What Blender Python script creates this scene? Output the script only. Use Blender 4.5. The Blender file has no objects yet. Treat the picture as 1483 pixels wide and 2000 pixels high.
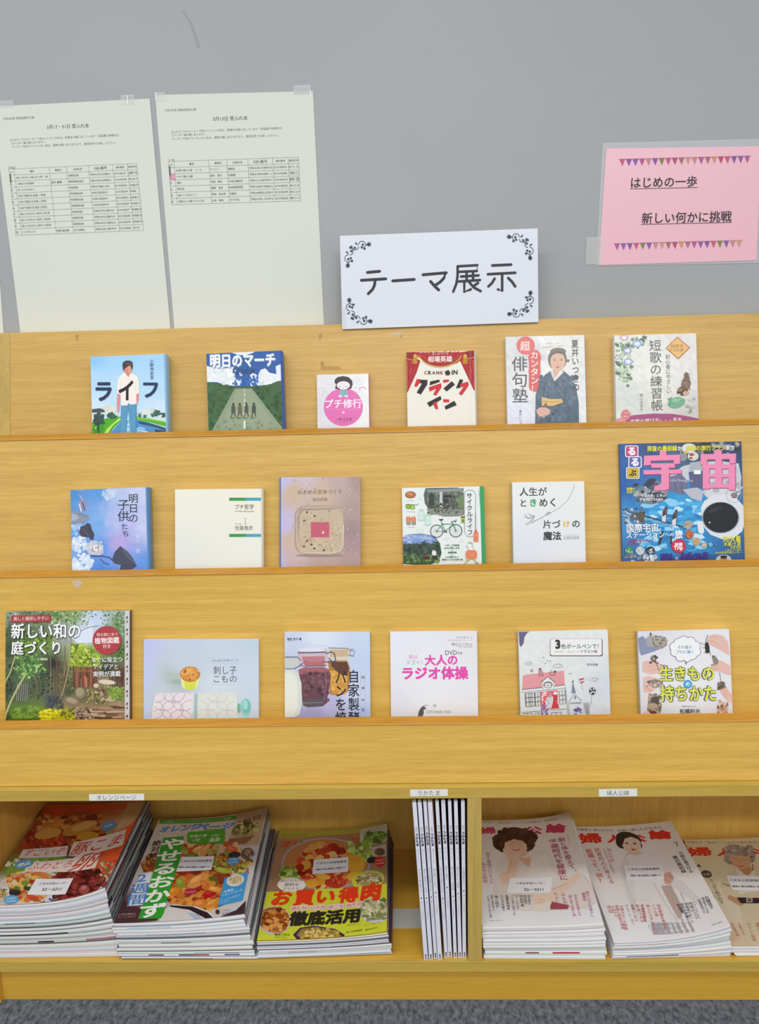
import bpy, bmesh, math, random
from mathutils import Vector, Matrix, noise
from mathutils.geometry import tessellate_polygon
R = random.Random(7)
SC = bpy.context.scene
COL = SC.collection

# ------------------------------------------------------------------ camera
FPX = 1485.0
CAM = Vector((0, 0, 1.01))
_xc = Vector((1, -0.0185, -0.030)).normalized()          # world X seen in camera axes (right, down, forward)
_dc = Vector((0.023, 1, 0.151)); _dc = (_dc - _xc * _dc.dot(_xc)).normalized()
_yc = _xc.cross(_dc)
RIGHT = Vector((_xc.x, _yc.x, -_dc.x)); DOWN = Vector((_xc.y, _yc.y, -_dc.y)); FWD = Vector((_xc.z, _yc.z, -_dc.z))
cam_data = bpy.data.cameras.new('camera'); cam = bpy.data.objects.new('camera', cam_data); COL.objects.link(cam)
cam_data.sensor_fit = 'HORIZONTAL'; cam_data.sensor_width = 36; cam_data.lens = 36 * FPX / 1483
cam_data.clip_start = 0.05
_m = Matrix((RIGHT, -DOWN, -FWD)).transposed().to_4x4(); _m.translation = CAM
cam.matrix_world = _m
SC.camera = cam

# ------------------------------------------------------------------ world, lights, exposure
w = bpy.data.worlds.new('world'); SC.world = w; w.use_nodes = True
w.node_tree.nodes['Background'].inputs[0].default_value = (0.93, 0.96, 1.0, 1)
w.node_tree.nodes['Background'].inputs[1].default_value = 0.62
def area(name, loc, rot, sx, sy, power, col=(1, 1, 1)):
    l = bpy.data.lights.new(name, 'AREA'); l.shape = 'RECTANGLE'; l.size = sx; l.size_y = sy; l.energy = power; l.color = col
    o = bpy.data.objects.new(name, l); o.location = loc; o.rotation_euler = rot; COL.objects.link(o); return o
area('ceiling_tube_light', (-0.7, -0.25, 2.55), (0, 0, 0), 2.4, 0.30, 26, (1.0, 0.97, 0.92))
area('ceiling_tube_light', (0.9, -1.9, 2.55), (0, 0, 0), 2.4, 0.30, 62, (1.0, 0.97, 0.92))
SC.view_settings.view_transform = 'Standard'; SC.view_settings.look = 'None'
SC.view_settings.gamma = 1; SC.view_settings.use_curve_mapping = False
SC.view_settings.exposure = 0.27

# ------------------------------------------------------------------ helpers
def ray(px, py): return (RIGHT * ((px - 741.5) / FPX) + DOWN * ((py - 1000) / FPX) + FWD)
def proj(p):
    q = p - CAM; z = q.dot(FWD)
    return 741.5 + FPX * q.dot(RIGHT) / z, 1000 + FPX * q.dot(DOWN) / z
def hit(px, py, o, n):
    r = ray(px, py); return CAM + r * ((o - CAM).dot(n) / r.dot(n))
def s2l(c):
    return c / 12.92 if c <= 0.04045 else ((c + 0.055) / 1.055) ** 2.4
def rgb(c):
    if isinstance(c, str):
        c = c.lstrip('#'); c = tuple(int(c[i:i + 2], 16) for i in (0, 2, 4))
    return tuple(s2l(max(0, min(255, v)) / 255) for v in c[:3])
def tag(o, label=None, cat=None, group=None, kind=None):
    if label: o['label'] = label
    if cat: o['category'] = cat
    if group: o['group'] = group
    if kind: o['kind'] = kind
    return o
def empty(name, loc=(0, 0, 0)):
    o = bpy.data.objects.new(name, None); o.location = loc; o.empty_display_size = 0.02; COL.objects.link(o); return o
def link(name, me, parent=None):
    o = bpy.data.objects.new(name, me); COL.objects.link(o)
    if parent is not None:
        o.parent = parent; o.matrix_parent_inverse = Matrix.Translation(-parent_loc(parent))
    return o
def parent_loc(p): return Vector(p.location) if p.type == 'EMPTY' else Vector((0, 0, 0))
def mesh_obj(name, verts, faces, mat, parent=None, smooth=False, cols=None):
    me = bpy.data.meshes.new(name); me.from_pydata([tuple(v) for v in verts], [], faces)
    me.materials.append(mat)
    if cols is not None:
        a = me.color_attributes.new('Col', 'FLOAT_COLOR', 'POINT')
        flat = []
        for c in cols: flat += [c[0], c[1], c[2], 1.0]
        a.data.foreach_set('color', flat)
    if smooth: me.polygons.foreach_set('use_smooth', [True] * len(me.polygons))
    me.update()
    return link(name, me, parent)
def prism_x(name, prof, x0, x1, mat, parent=None, bevel=0.0):
    """prof: list of (y,z) outline; extruded along x"""
    n = len(prof)
    vs = [(x0, y, z) for y, z in prof] + [(x1, y, z) for y, z in prof]
    fs = [tuple(range(n)), tuple(range(2 * n - 1, n - 1, -1))] + [(i, i + n, (i + 1) % n + n, (i + 1) % n) for i in range(n)]
    bm = bmesh.new(); V = [bm.verts.new(v) for v in vs]
    for f in fs: bm.faces.new([V[i] for i in f])
    bmesh.ops.recalc_face_normals(bm, faces=bm.faces)
    if bevel: bmesh.ops.bevel(bm, geom=list(bm.edges), offset=bevel, segments=2, affect='EDGES', profile=0.6)
    me = bpy.data.meshes.new(name); bm.to_mesh(me); bm.free(); me.materials.append(mat)
    return link(name, me, parent)
def box(name, x0, x1, y0, y1, z0, z1, mat, parent=None, bevel=0.001):
    return prism_x(name, [(y0, z0), (y1, z0), (y1, z1), (y0, z1)], x0, x1, mat, parent, bevel)

# ------------------------------------------------------------------ materials
def new_mat(name, rough=0.5, spec=0.5):
    m = bpy.data.materials.new(name); m.use_nodes = True
    b = m.node_tree.nodes['Principled BSDF']; b.inputs['Roughness'].default_value = rough
    b.inputs['Specular IOR Level'].default_value = spec
    return m, m.node_tree, b
def wood(name, c0, c1, vertical=False, rough=0.38, seed=0.0):
    m, nt, b = new_mat(name, rough, 0.45); N = nt.nodes; L = nt.links
    tc = N.new('ShaderNodeTexCoord'); mp = N.new('ShaderNodeMapping')
    mp.inputs['Location'].default_value = (seed, seed * 1.7, seed * .3)
    mp.inputs['Scale'].default_value = (60, 60, 1.6) if vertical else (2.2, 60, 85)
    L.new(tc.outputs['Object'], mp.inputs[0])
    n1 = N.new('ShaderNodeTexNoise'); n1.inputs['Scale'].default_value = 1.0; n1.inputs['Detail'].default_value = 6; n1.inputs['Distortion'].default_value = 0.35
    L.new(mp.outputs[0], n1.inputs['Vector'])
    mp2 = N.new('ShaderNodeMapping'); mp2.inputs['Scale'].default_value = (480, 480, 20) if vertical else (22, 300, 520)
    L.new(tc.outputs['Object'], mp2.inputs[0])
    n2 = N.new('ShaderNodeTexNoise'); n2.inputs['Scale'].default_value = 1.0; n2.inputs['Detail'].default_value = 3
    L.new(mp2.outputs[0], n2.inputs['Vector'])
    cr = N.new('ShaderNodeValToRGB'); cr.color_ramp.elements[0].position = 0.34; cr.color_ramp.elements[1].position = 0.68
    cr.color_ramp.elements[0].color = (*rgb(c0), 1); cr.color_ramp.elements[1].color = (*rgb(c1), 1)
    mx = N.new('ShaderNodeMath'); mx.operation = 'MULTIPLY_ADD'; mx.inputs[1].default_value = 0.5
    ad = N.new('ShaderNodeMath'); ad.operation = 'MULTIPLY'; ad.inputs[1].default_value = 0.5
    L.new(n1.outputs[0], ad.inputs[0]); L.new(n2.outputs[0], mx.inputs[0]); L.new(ad.outputs[0], mx.inputs[2])
    L.new(mx.outputs[0], cr.inputs[0]); L.new(cr.outputs[0], b.inputs['Base Color'])
    bp = N.new('ShaderNodeBump'); bp.inputs['Strength'].default_value = 0.08; bp.inputs['Distance'].default_value = 0.0006
    L.new(n2.outputs[0], bp.inputs['Height']); L.new(bp.outputs[0], b.inputs['Normal'])
    return m
def plain(name, c, rough=0.5, spec=0.5, noise_amt=0.0, scale=300):
    m, nt, b = new_mat(name, rough, spec); N = nt.nodes; L = nt.links
    tc = N.new('ShaderNodeTexCoord'); n = N.new('ShaderNodeTexNoise'); n.inputs['Scale'].default_value = scale; n.inputs['Detail'].default_value = 3
    L.new(tc.outputs['Object'], n.inputs['Vector'])
    cr = N.new('ShaderNodeValToRGB'); cl = rgb(c)
    cr.color_ramp.elements[0].position = .3; cr.color_ramp.elements[1].position = .7
    cr.color_ramp.elements[0].color = (*[v * (1 - noise_amt) for v in cl], 1); cr.color_ramp.elements[1].color = (*[min(1, v * (1 + noise_amt)) for v in cl], 1)
    L.new(n.outputs[0], cr.inputs[0]); L.new(cr.outputs[0], b.inputs['Base Color'])
    return m
def printed(name, rough, spec=0.5, sheen=0.0):
    m, nt, b = new_mat(name, rough, spec); N = nt.nodes; L = nt.links
    a = N.new('ShaderNodeAttribute'); a.attribute_name = 'Col'
    L.new(a.outputs['Color'], b.inputs['Base Color'])
    if sheen:
        tc = N.new('ShaderNodeTexCoord'); n = N.new('ShaderNodeTexNoise'); n.inputs['Scale'].default_value = 22; n.inputs['Detail'].default_value = 2
        bp = N.new('ShaderNodeBump'); bp.inputs['Strength'].default_value = sheen; bp.inputs['Distance'].default_value = 0.002
        L.new(tc.outputs['Object'], n.inputs['Vector']); L.new(n.outputs[0], bp.inputs['Height']); L.new(bp.outputs[0], b.inputs['Normal'])
    return m
M_panel = wood('oak_veneer', (192, 151, 74), (216, 177, 98))
M_panel2 = wood('oak_veneer_lit_mid', (198, 156, 74), (224, 184, 100), seed=3.1)  # same oak as the top panel, its brighter lighting painted into the tone
M_panel3 = wood('oak_veneer_lit_low', (201, 158, 68), (226, 184, 90), seed=7.7)  # same oak again, the warmer cast of light lower down painted in
M_nose = wood('oak_lipping', (176, 120, 34), (204, 148, 52), rough=0.25)
M_edge = wood('oak_edge', (184, 154, 66), (206, 174, 84))
M_edgev = wood('oak_edge_upright', (180, 152, 78), (204, 174, 96), vertical=True)
M_inner = wood('oak_carcass', (208, 158, 68), (228, 182, 90), vertical=True)
M_plinth = wood('oak_plinth', (204, 156, 52), (220, 172, 68), seed=5)
M_paper = plain('white_paper', (232, 232, 230), 0.6, 0.3, 0.01)
M_pages = plain('page_block', (232, 230, 224), 0.8, 0.2, 0.03, 500)
M_print = printed('printed_matt', 0.5, 0.35)
M_film = printed('printed_film_covered', 0.3, 0.45, 0.035)
M_gloss = printed('printed_glossy', 0.3, 0.5)
M_tape = None
def film_mat():
    m, nt, b = new_mat('clear_tape', 0.15, 0.6)
    b.inputs['Base Color'].default_value = (0.9, 0.9, 0.9, 1); b.inputs['Alpha'].default_value = 0.22
    return m
M_tape = film_mat()
M_tape_dull = new_mat('frosted_tape', 0.35, 0.5)[0]
M_tape_dull.node_tree.nodes['Principled BSDF'].inputs['Base Color'].default_value = (0.75, 0.76, 0.77, 1)
M_tape_dull.node_tree.nodes['Principled BSDF'].inputs['Alpha'].default_value = 0.4
M_wall, _nt, _b = new_mat('wall_paint', 0.55, 0.35)
_n = _nt.nodes.new('ShaderNodeTexNoise'); _n.inputs['Scale'].default_value = 2.2; _n.inputs['Detail'].default_value = 4
_tc = _nt.nodes.new('ShaderNodeTexCoord'); _nt.links.new(_tc.outputs['Object'], _n.inputs['Vector'])
_c = _nt.nodes.new('ShaderNodeValToRGB'); _c.color_ramp.elements[0].position = .3; _c.color_ramp.elements[1].position = .7
_c.color_ramp.elements[0].color = (*rgb((165, 168, 169)), 1); _c.color_ramp.elements[1].color = (*rgb((170, 172, 174)), 1)
_nt.links.new(_n.outputs[0], _c.inputs[0]); _nt.links.new(_c.outputs[0], _b.inputs['Base Color'])
M_carpet, _nt, _b = new_mat('carpet', 0.95, 0.1)
_tc = _nt.nodes.new('ShaderNodeTexCoord')
_mp = _nt.nodes.new('ShaderNodeMapping'); _mp.inputs['Scale'].default_value = (1, 0.55, 1); _nt.links.new(_tc.outputs['Object'], _mp.inputs[0])
_n = _nt.nodes.new('ShaderNodeTexNoise'); _n.inputs['Scale'].default_value = 130; _n.inputs['Detail'].default_value = 6; _n.inputs['Roughness'].default_value = .7
_nt.links.new(_mp.outputs[0], _n.inputs['Vector'])
_c = _nt.nodes.new('ShaderNodeValToRGB'); _c.color_ramp.elements[0].position = .36; _c.color_ramp.elements[1].position = .72
_c.color_ramp.elements[0].color = (*rgb((64, 69, 78)), 1); _c.color_ramp.elements[1].color = (*rgb((128, 135, 145)), 1)
_nt.links.new(_n.outputs[0], _c.inputs[0]); _nt.links.new(_c.outputs[0], _b.inputs['Base Color'])
_bp = _nt.nodes.new('ShaderNodeBump'); _bp.inputs['Strength'].default_value = .5; _bp.inputs['Distance'].default_value = .003
_nt.links.new(_n.outputs[0], _bp.inputs['Height']); _nt.links.new(_bp.outputs[0], _b.inputs['Normal'])

# ------------------------------------------------------------------ the setting
WALL_Y = 1.48
o = box('wall_back', -2.6, 2.6, WALL_Y, WALL_Y + 0.1, -0.001, 2.6, M_wall, bevel=0); tag(o, 'grey painted wall behind the display rack', kind='structure')
o = box('floor', -2.6, 2.6, -3.0, WALL_Y, -0.05, 0.0, M_carpet, bevel=0); tag(o, 'dark grey mottled carpet floor', kind='structure')

# ------------------------------------------------------------------ display rack
LEAN = math.radians(10)
UPV = Vector((0, math.sin(LEAN), math.cos(LEAN)))         # up along a leaning panel
NRM = Vector((0, -math.cos(LEAN), math.sin(LEAN)))        # out of a leaning panel
def zc(py, d):                                            # height seen at photo row py (centre column) at distance d
    r = ray(741.5, py); return CAM.z + r.z * d / r.y
RX0, RX1 = -0.80, 0.99
A_top = Vector((0, 1.440, zc(631, 1.440)))
B_top = Vector((0, 1.352, zc(845, 1.352)))                # front foot of the lipping
C_top = Vector((0, 1.262, zc(1117, 1.262)))
D_top = Vector((0, 1.168, zc(1416, 1.168)))
D_bot_z = zc(1534, 1.147)
FR = 1.140                                                # front of rail, shelf board and divider
rail_z1, rail_z0 = D_bot_z, zc(1560.5, FR)
floor_z = zc(1878, FR); board_z0 = zc(1899, FR)
rack = empty('display_rack', (0.095, 1.30, 0))
tag(rack, 'oak veneer library display rack with three book ledges over magazine compartments', 'bookshelf')
TH = 0.014
def panel(top, bottom_z, mat, th=TH):
    """leaning board whose front face runs from top down to bottom_z"""
    L = (top.z - bottom_z) / math.cos(LEAN)
    f1 = top - UPV * L; b1 = f1 - NRM * th; b0 = top - NRM * th
    return prism_x('display_panel', [(top.y, top.z), (f1.y, f1.z), (b1.y, b1.z), (b0.y, b0.z)], RX0 + .018, RX1 - .018, mat, rack, 0.0006)
LIP_H = 0.048
ledges = []
def ledge(plane_pt, lip_top, mat):
    """pocket floor between a panel (plane through plane_pt) and the lip in front of it; returns its height along the panel"""
    v = (lip_top - plane_pt).dot(UPV) - LIP_H
    o0 = plane_pt + UPV * v
    gap = (lip_top - plane_pt).dot(NRM) - TH
    a = o0; b = o0 + NRM * gap; c = b - UPV * .010; d = a - UPV * .010
    prism_x('ledge', [(a.y, a.z), (b.y, b.z), (c.y, c.z), (d.y, d.z)], RX0 + .018, RX1 - .018, mat, rack, 0.0)
    return v, gap
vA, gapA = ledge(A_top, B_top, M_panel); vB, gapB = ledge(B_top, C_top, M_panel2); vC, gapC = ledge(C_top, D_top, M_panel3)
panel(A_top, (A_top + UPV * vA).z - .010, M_panel)
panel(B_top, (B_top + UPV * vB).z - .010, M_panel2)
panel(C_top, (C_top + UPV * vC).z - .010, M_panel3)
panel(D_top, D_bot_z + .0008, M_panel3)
def nosing(top, h, mat=M_nose):
    """lipping glued on the top edge: slopes up and back, with a rounded front arris"""
    pts = []
    f = top
    r = 0.0022
    for k in range(5):
        a = k / 4 * math.radians(42)
        pts.append(f + NRM * (r * (math.cos(a)) - r * .2) + UPV * (r * math.sin(a)))
    pts.append(f - NRM * (TH - .002) + UPV * (h))
    pts.append(f - NRM * TH + UPV * (h - .0015))
    pts.append(f - NRM * TH)
    prism_x('lipping', [(p.y, p.z) for p in pts], RX0 + .017, RX1 - .017, mat, rack, 0.0)
nosing(B_top, .0115); nosing(C_top, .0105); nosing(D_top, .0105)
# carcass
box('rail', RX0 + .0, RX1, FR, FR + .020, rail_z0, rail_z1, M_edge, rack)
box('compartment_top', RX0 + .02, RX1 - .02, FR + .020, 1.455, rail_z1 - .018, rail_z1 - .002, M_inner, rack)
box('shelf_board', RX0, RX1, FR, 1.458, board_z0, floor_z, M_edge, rack)
box('shelf_floor_veneer', RX0 + .02, RX1 - .02, FR + .004, 1.456, floor_z - .0005, floor_z + .0004, M_plinth, rack, 0)
box('back_panel', RX0 + .018, RX1 - .018, 1.458, 1.468, board_z0, A_top.z - .02, M_inner, rack)
in_x = hit(95, 1567, Vector((0, 1.457, 0)), Vector((0, 1, 0))).x
pl_x = hit(6, 1948, Vector((0, FR + .01, 0)), Vector((0, 1, 0))).x
box('plinth', pl_x, RX1 - .02, FR + .010, FR + .028, 0.0, board_z0, M_plinth, rack)
dv = hit(914, 1700, Vector((0, FR, 0)), Vector((0, 1, 0))).x; dv1 = hit(941.5, 1700, Vector((0, FR, 0)), Vector((0, 1, 0))).x
box('divider', dv, dv1, FR + .0005, 1.457, floor_z, rail_z0, M_edgev, rack)
# end boards: stepped outline following the panels
def side(x0, x1, lower=True):
    pr = [(FR + .002, 0.0), (FR + .002, rail_z0)] if lower else [(1.468, rail_z0), (FR + .03, rail_z0)]
    d1 = D_top - NRM * (TH + .001)
    if lower: pr += [(d1.y - (d1.z - rail_z0) * math.tan(LEAN), rail_z0)]
    pr += [(d1.y, d1.z)]
    for top in (C_top, B_top):
        t = top - NRM * (TH + .001); f = t + UPV * ((pr[-1][1] + .012 - t.z) / UPV.z)
        pr += [(f.y, f.z), (t.y, t.z)]
    t = A_top - UPV * .001 + NRM * .0012; f = t + UPV * ((pr[-1][1] + .012 - t.z) / UPV.z)
    pr += [(f.y, f.z), (t.y, t.z), (1.468, A_top.z)]
    if lower: pr += [(1.468, 0)]
    return prism_x('end_board', pr, x0, x1, M_edgev, rack, 0.0008)
xl = hit(20, 750, A_top, NRM).x
side(-0.80, xl, False)
box('end_board', -0.80, in_x, FR + .0015, 1.468, 0, rail_z0 - .0003, M_inner, rack)
box('foot_block', in_x, pl_x, FR + .0015, FR + .25, 0, board_z0 - .0003, M_plinth, rack)
side(RX1 - .02, RX1)
box('top_board', RX0, RX1, 1.443, 1.476, A_top.z - .016, A_top.z - .0003, M_edge, rack)

# ------------------------------------------------------------------ printed surfaces (flat print built as coloured geometry)
class Plane:
    """flat sheet: O = top left corner, U to the right, V down the sheet, N towards the reader; size w x h (metres)"""
    lim = 9.0
    def __init__(s, O, U, N, w, h):
        s.O = Vector(O); s.N = Vector(N).normalized(); U = Vector(U); s.U = (U - s.N * U.dot(s.N)).normalized()
        s.V = s.U.cross(s.N)                                   # down
        s.w = w; s.h = h
        if s.V.z > 0 and abs(s.V.z) > .05: s.V = -s.V
    def P(s, a, b, e=0.0): return s.O + s.U * a + s.V * b + s.N * e
    def loc(s, px, py):
        q = hit(px, py, s.O, s.N) - s.O
        return q.dot(s.U), q.dot(s.V)
class Bent(Plane):
    """sheet on a stack; c = (front left, front right, back right, back left) corners, curl bends the right side up"""
    lim = 0.0055
    def __init__(s, c, curl=2.6, sag=0.0, ref=None, zk=(0, 0)):
        s.c = c; s.curl = curl; s.sag = sag; s.ref = ref or c; s.lo = zk
        s.w = ((c[1] - c[0]).length + (c[2] - c[3]).length) / 2; s.h = ((c[3] - c[0]).length + (c[2] - c[1]).length) / 2
    def P(s, a, b, e=0.0):
        u = a / s.w; v = 1 - b / s.h
        fl, fr, br, bl = s.c
        p = (fl * (1 - u) + fr * u) * (1 - v) + (bl * (1 - u) + br * u) * v
        # height comes from the undisturbed stack, so that shifted copies nest
        q = s.ref; y0 = q[0].y * (1 - u) + q[1].y * u; y1 = q[3].y * (1 - u) + q[2].y * u
        vr = (p.y - y0) / (y1 - y0); xl = q[0].x * (1 - vr) + q[3].x * vr; xr = q[1].x * (1 - vr) + q[2].x * vr; ur = (p.x - xl) / (xr - xl)
        l = q[0].z * (1 - vr) + q[3].z * vr; r = q[1].z * (1 - vr) + q[2].z * vr
        p.z = l + (r - l) * max(0.0, ur) ** s.curl + s.lo[0]
        p.z += e
        return p
    def loc(s, px, py):
        a, b = s.w / 2, s.h / 2
        for _ in range(9):
            x, y = proj(s.P(a, b)); d = 1e-4
            xa, ya = proj(s.P(a + d, b)); xb, yb = proj(s.P(a, b + d))
            j = ((xa - x) / d, (xb - x) / d, (ya - y) / d, (yb - y) / d); D = j[0] * j[3] - j[1] * j[2]
            ex, ey = px - x, py - y
            a += (ex * j[3] - j[1] * ey) / D; b += (j[0] * ey - j[2] * ex) / D
            a = max(-.08, min(s.w + .08, a)); b = max(-.08, min(s.h + .08, b))
        return a, b

_fc = bpy.data.curves.new('lettering', 'FONT'); _fo = bpy.data.objects.new('lettering', _fc); COL.objects.link(_fo)
_fc.resolution_u = 2
_gl = {}
def glyphs(txt, bold):
    """triangles of a line of lettering: (verts, tris, x0, x1, y0, y1) in em units; bold = shifted copies of each letter"""
    k = (txt, bold)
    if k not in _gl:
        _fc.body = txt
        me = _fo.evaluated_get(bpy.context.evaluated_depsgraph_get()).to_mesh()
        me.calc_loop_triangles()
        vs = [(v.co.x, v.co.y, 0) for v in me.vertices]; ts = [tuple(t.vertices) for t in me.loop_triangles]
        _fo.evaluated_get(bpy.context.evaluated_depsgraph_get()).to_mesh_clear()
        if not vs: vs = [(0, 0, 0), (1, 0, 0), (0, 1, 0)]; ts = []
        if bold > 0.004:
            m = 4 if bold < .025 else 8; b0, t0 = vs, ts; vs, ts = [], []
            for q in range(m):
                a = (q + .5) / m * 6.2832; i0 = len(vs)
                vs += [(x + bold * math.cos(a), y + bold * math.sin(a), q) for x, y, _ in b0]; ts += [tuple(i0 + i for i in t) for t in t0]
        xs = [v[0] for v in vs]; ys = [v[1] for v in vs]
        _gl[k] = (vs, ts, min(xs), max(xs), min(ys), max(ys))
    return _gl[k]
def clip_poly(pts, w, h):
    for ax, lim, sg in ((0, 0, 1), (0, w, -1), (1, 0, 1), (1, h, -1)):
        out = []; n = len(pts)
        for i in range(n):
            p, q = pts[i], pts[(i + 1) % n]
            dp, dq = (p[ax] - lim) * sg, (q[ax] - lim) * sg
            if dp >= 0: out.append(p)
            if (dp >= 0) != (dq >= 0):
                t = dp / (dp - dq); out.append((p[0] + (q[0] - p[0]) * t, p[1] + (q[1] - p[1]) * t))
        pts = out
        if len(pts) < 3: return []
    return pts
class Art:
    def __init__(s, surf, crop=(0, 0, 1), step=8e-6, base=5e-5, seed=1):
        s.S = surf; s.cx, s.cy, s.k = crop; s.step = step if surf.lim > 1 else 1.1e-5; s.base = base if surf.lim > 1 else 2.6e-4
        s.n = 0; s.v = []; s.f = []; s.c = []; s.r = random.Random(seed); s.clip = True
    def crop(s, x, y, k): s.cx, s.cy, s.k = x, y, k; return s
    def L(s, x, y): return s.S.loc(s.cx + x / s.k, s.cy + y / s.k)
    def e(s): s.n += 1; return s.base + s.step * s.n
    def fan(s, pts, cols, e):
        """metric polygon -> triangles (cut small on a bent sheet)"""
        if s.clip and any(p[0] < 0 or p[1] < 0 or p[0] > s.S.w or p[1] > s.S.h for p in pts):
            pts = clip_poly(pts, s.S.w, s.S.h)
            if len(pts) < 3: return
        if len(pts) > 3:
            tr = tessellate_polygon([[Vector((p[0], p[1], 0)) for p in pts]])
        else: tr = [(0, 1, 2)]
        for t in tr: s.tri([pts[i] for i in t], cols, e, 0)
    def tri(s, p, c, e, d):
        if d < 7:
            l = [math.dist(p[i], p[(i + 1) % 3]) for i in range(3)]; m = max(l)
            if m > s.S.lim:
                i = l.index(m); a, b, q = p[i], p[(i + 1) % 3], p[(i + 2) % 3]; mid = ((a[0] + b[0]) / 2, (a[1] + b[1]) / 2)
                s.tri([a, mid, q], c, e, d + 1); s.tri([mid, b, q], c, e, d + 1); return
        i0 = len(s.v)
        for q in p: s.v.append(s.S.P(q[0], q[1], e)); s.c.append(c)
        s.f.append((i0, i0 + 1, i0 + 2))
    def poly(s, pts, col, e=None):
        s.fan([s.L(*p) for p in pts], rgb(col), s.e() if e is None else e); return s
    def rect(s, x0, y0, x1, y1, col): return s.poly([(x0, y0), (x1, y0), (x1, y1), (x0, y1)], col)
    def rrect(s, x0, y0, x1, y1, r, col):
        pts = []
        for cx, cy, a0 in ((x1 - r, y0 + r, -90), (x1 - r, y1 - r, 0), (x0 + r, y1 - r, 90), (x0 + r, y0 + r, 180)):
            for k in range(5): a = math.radians(a0 + k * 22.5); pts.append((cx + r * math.cos(a), cy + r * math.sin(a)))
        return s.poly(pts, col)
    def ell(s, cx, cy, rx, ry, col, rot=0, n=28, a0=0, a1=360):
        ro = math.radians(rot); pts = []
        for i in range(n + (a1 - a0 < 360)):
            a = math.radians(a0 + (a1 - a0) * i / n); x, y = rx * math.cos(a), ry * math.sin(a)
            pts.append((cx + x * math.cos(ro) - y * math.sin(ro), cy + x * math.sin(ro) + y * math.cos(ro)))
        return s.poly(pts, col)
    def line(s, pts, wd, col, closed=False, taper=1.0):
        P = [s.L(*p) for p in pts]; a = s.L(*pts[0]); b = s.L(pts[0][0] + 10, pts[0][1]); u = math.dist(a, b) / 10 * wd / 2
        if closed: P.append(P[0])
        e = s.e(); c = rgb(col); n = len(P); off = []
        for i in range(n):
            p0 = P[max(0, i - 1)]; p1 = P[min(n - 1, i + 1)]
            if closed and i in (0, n - 1): p0, p1 = P[-2], P[1]
            dx, dy = p1[0] - p0[0], p1[1] - p0[1]; l = math.hypot(dx, dy) or 1
            k = u * (1 + (taper - 1) * i / max(1, n - 1)); off.append((-dy / l * k, dx / l * k))
        for i in range(n - 1):
            a, b, o, q = P[i], P[i + 1], off[i], off[i + 1]
            s.fan([(a[0] + o[0], a[1] + o[1]), (b[0] + q[0], b[1] + q[1]), (b[0] - q[0], b[1] - q[1]), (a[0] - o[0], a[1] - o[1])], c, e + (i % 2) * 2e-6)
        return s
    def ring(s, cx, cy, rx, ry, wd, col, n=28, a0=0, a1=360, rot=0):
        ro = math.radians(rot); pts = []
        for i in range(n + 1 if a1 - a0 < 360 else n):
            a = math.radians(a0 + (a1 - a0) * i / n); x, y = rx * math.cos(a), ry * math.sin(a)
            pts.append((cx + x * math.cos(ro) - y * math.sin(ro), cy + x * math.sin(ro) + y * math.cos(ro)))
        return s.line(pts, wd, col, closed=(a1 - a0 >= 360))
    def place(s, g, org, ux, uy, col, e):
        vs, ts = g[0], g[1]
        m = [(org[0] + x * ux[0] + y * uy[0], org[1] + x * ux[1] + y * uy[1]) for x, y, _ in vs]
        hq = [e + v[2] * 3e-6 for v in vs]; c = rgb(col); w, h = s.S.w, s.S.h
        inside = all(0 <= q[0] <= w and 0 <= q[1] <= h for q in m)
        if s.S.lim > 1 and (inside or not s.clip):
            i0 = len(s.v); s.v += [s.S.P(q[0], q[1], z) for q, z in zip(m, hq)]; s.c += [c] * len(m)
            s.f += [tuple(i0 + i for i in t) for t in ts]
        else:
            for t in ts: s.fan([m[i] for i in t], c, hq[t[0]])
    def text(s, txt, x0, y0, x1, y1, col, bold=0.0, asp=1.0, slant=0.0):
        """one line, from the middle of its left end to the middle of its right end; asp stretches the height"""
        g = glyphs(txt, bold); a, b = s.L(x0, y0), s.L(x1, y1)
        W = g[3] - g[2]; k = math.dist(a, b) / max(W, 1e-6); d = ((b[0] - a[0]) / math.dist(a, b), (b[1] - a[1]) / math.dist(a, b))
        ux = (d[0] * k, d[1] * k); uy = (d[1] * k * asp + slant * ux[0], -d[0] * k * asp + slant * ux[1])
        ym = (g[4] + g[5]) / 2
        s.place(g, (a[0] - ux[0] * g[2] - uy[0] * ym, a[1] - ux[1] * g[2] - uy[1] * ym), ux, uy, col, s.e()); s.n += 3 if bold > .004 else 0; return s
    def vtext(s, txt, x0, y0, x1, y1, col, bold=0.0, asp=1.0):
        """one column, from top middle to bottom middle; asp stretches the width of each character"""
        a, b = s.L(x0, y0), s.L(x1, y1); T = math.dist(a, b); n = len(txt); e = s.e()
        d = ((b[0] - a[0]) / T, (b[1] - a[1]) / T); em = T / n
        for i, ch in enumerate(txt):
            if ch == ' ': continue
            rot = ch in 'ー〜'
            g = glyphs(ch, bold); k = em * 1.0
            cx, cy = a[0] + d[0] * em * (i + .5), a[1] + d[1] * em * (i + .5)
            ux = (d[1] * k * asp, -d[0] * k * asp); uy = (-d[0] * k, -d[1] * k)
            if rot: ux, uy = (d[0] * k, d[1] * k), (d[1] * k * asp, -d[0] * k * asp)
            xm, ym = 0.5 if not rot else (g[2] + g[3]) / 2, 0.38
            if ch.isascii(): xm = (g[2] + g[3]) / 2
            if ch in '、。': xm, ym = -0.1, 0.0
            if rot: ym = (g[4] + g[5]) / 2
            s.place(g, (cx - ux[0] * xm - uy[0] * ym, cy - ux[1] * xm - uy[1] * ym), ux, uy, col, e)
        s.n += 3 if bold > .004 else 0
        return s
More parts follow.
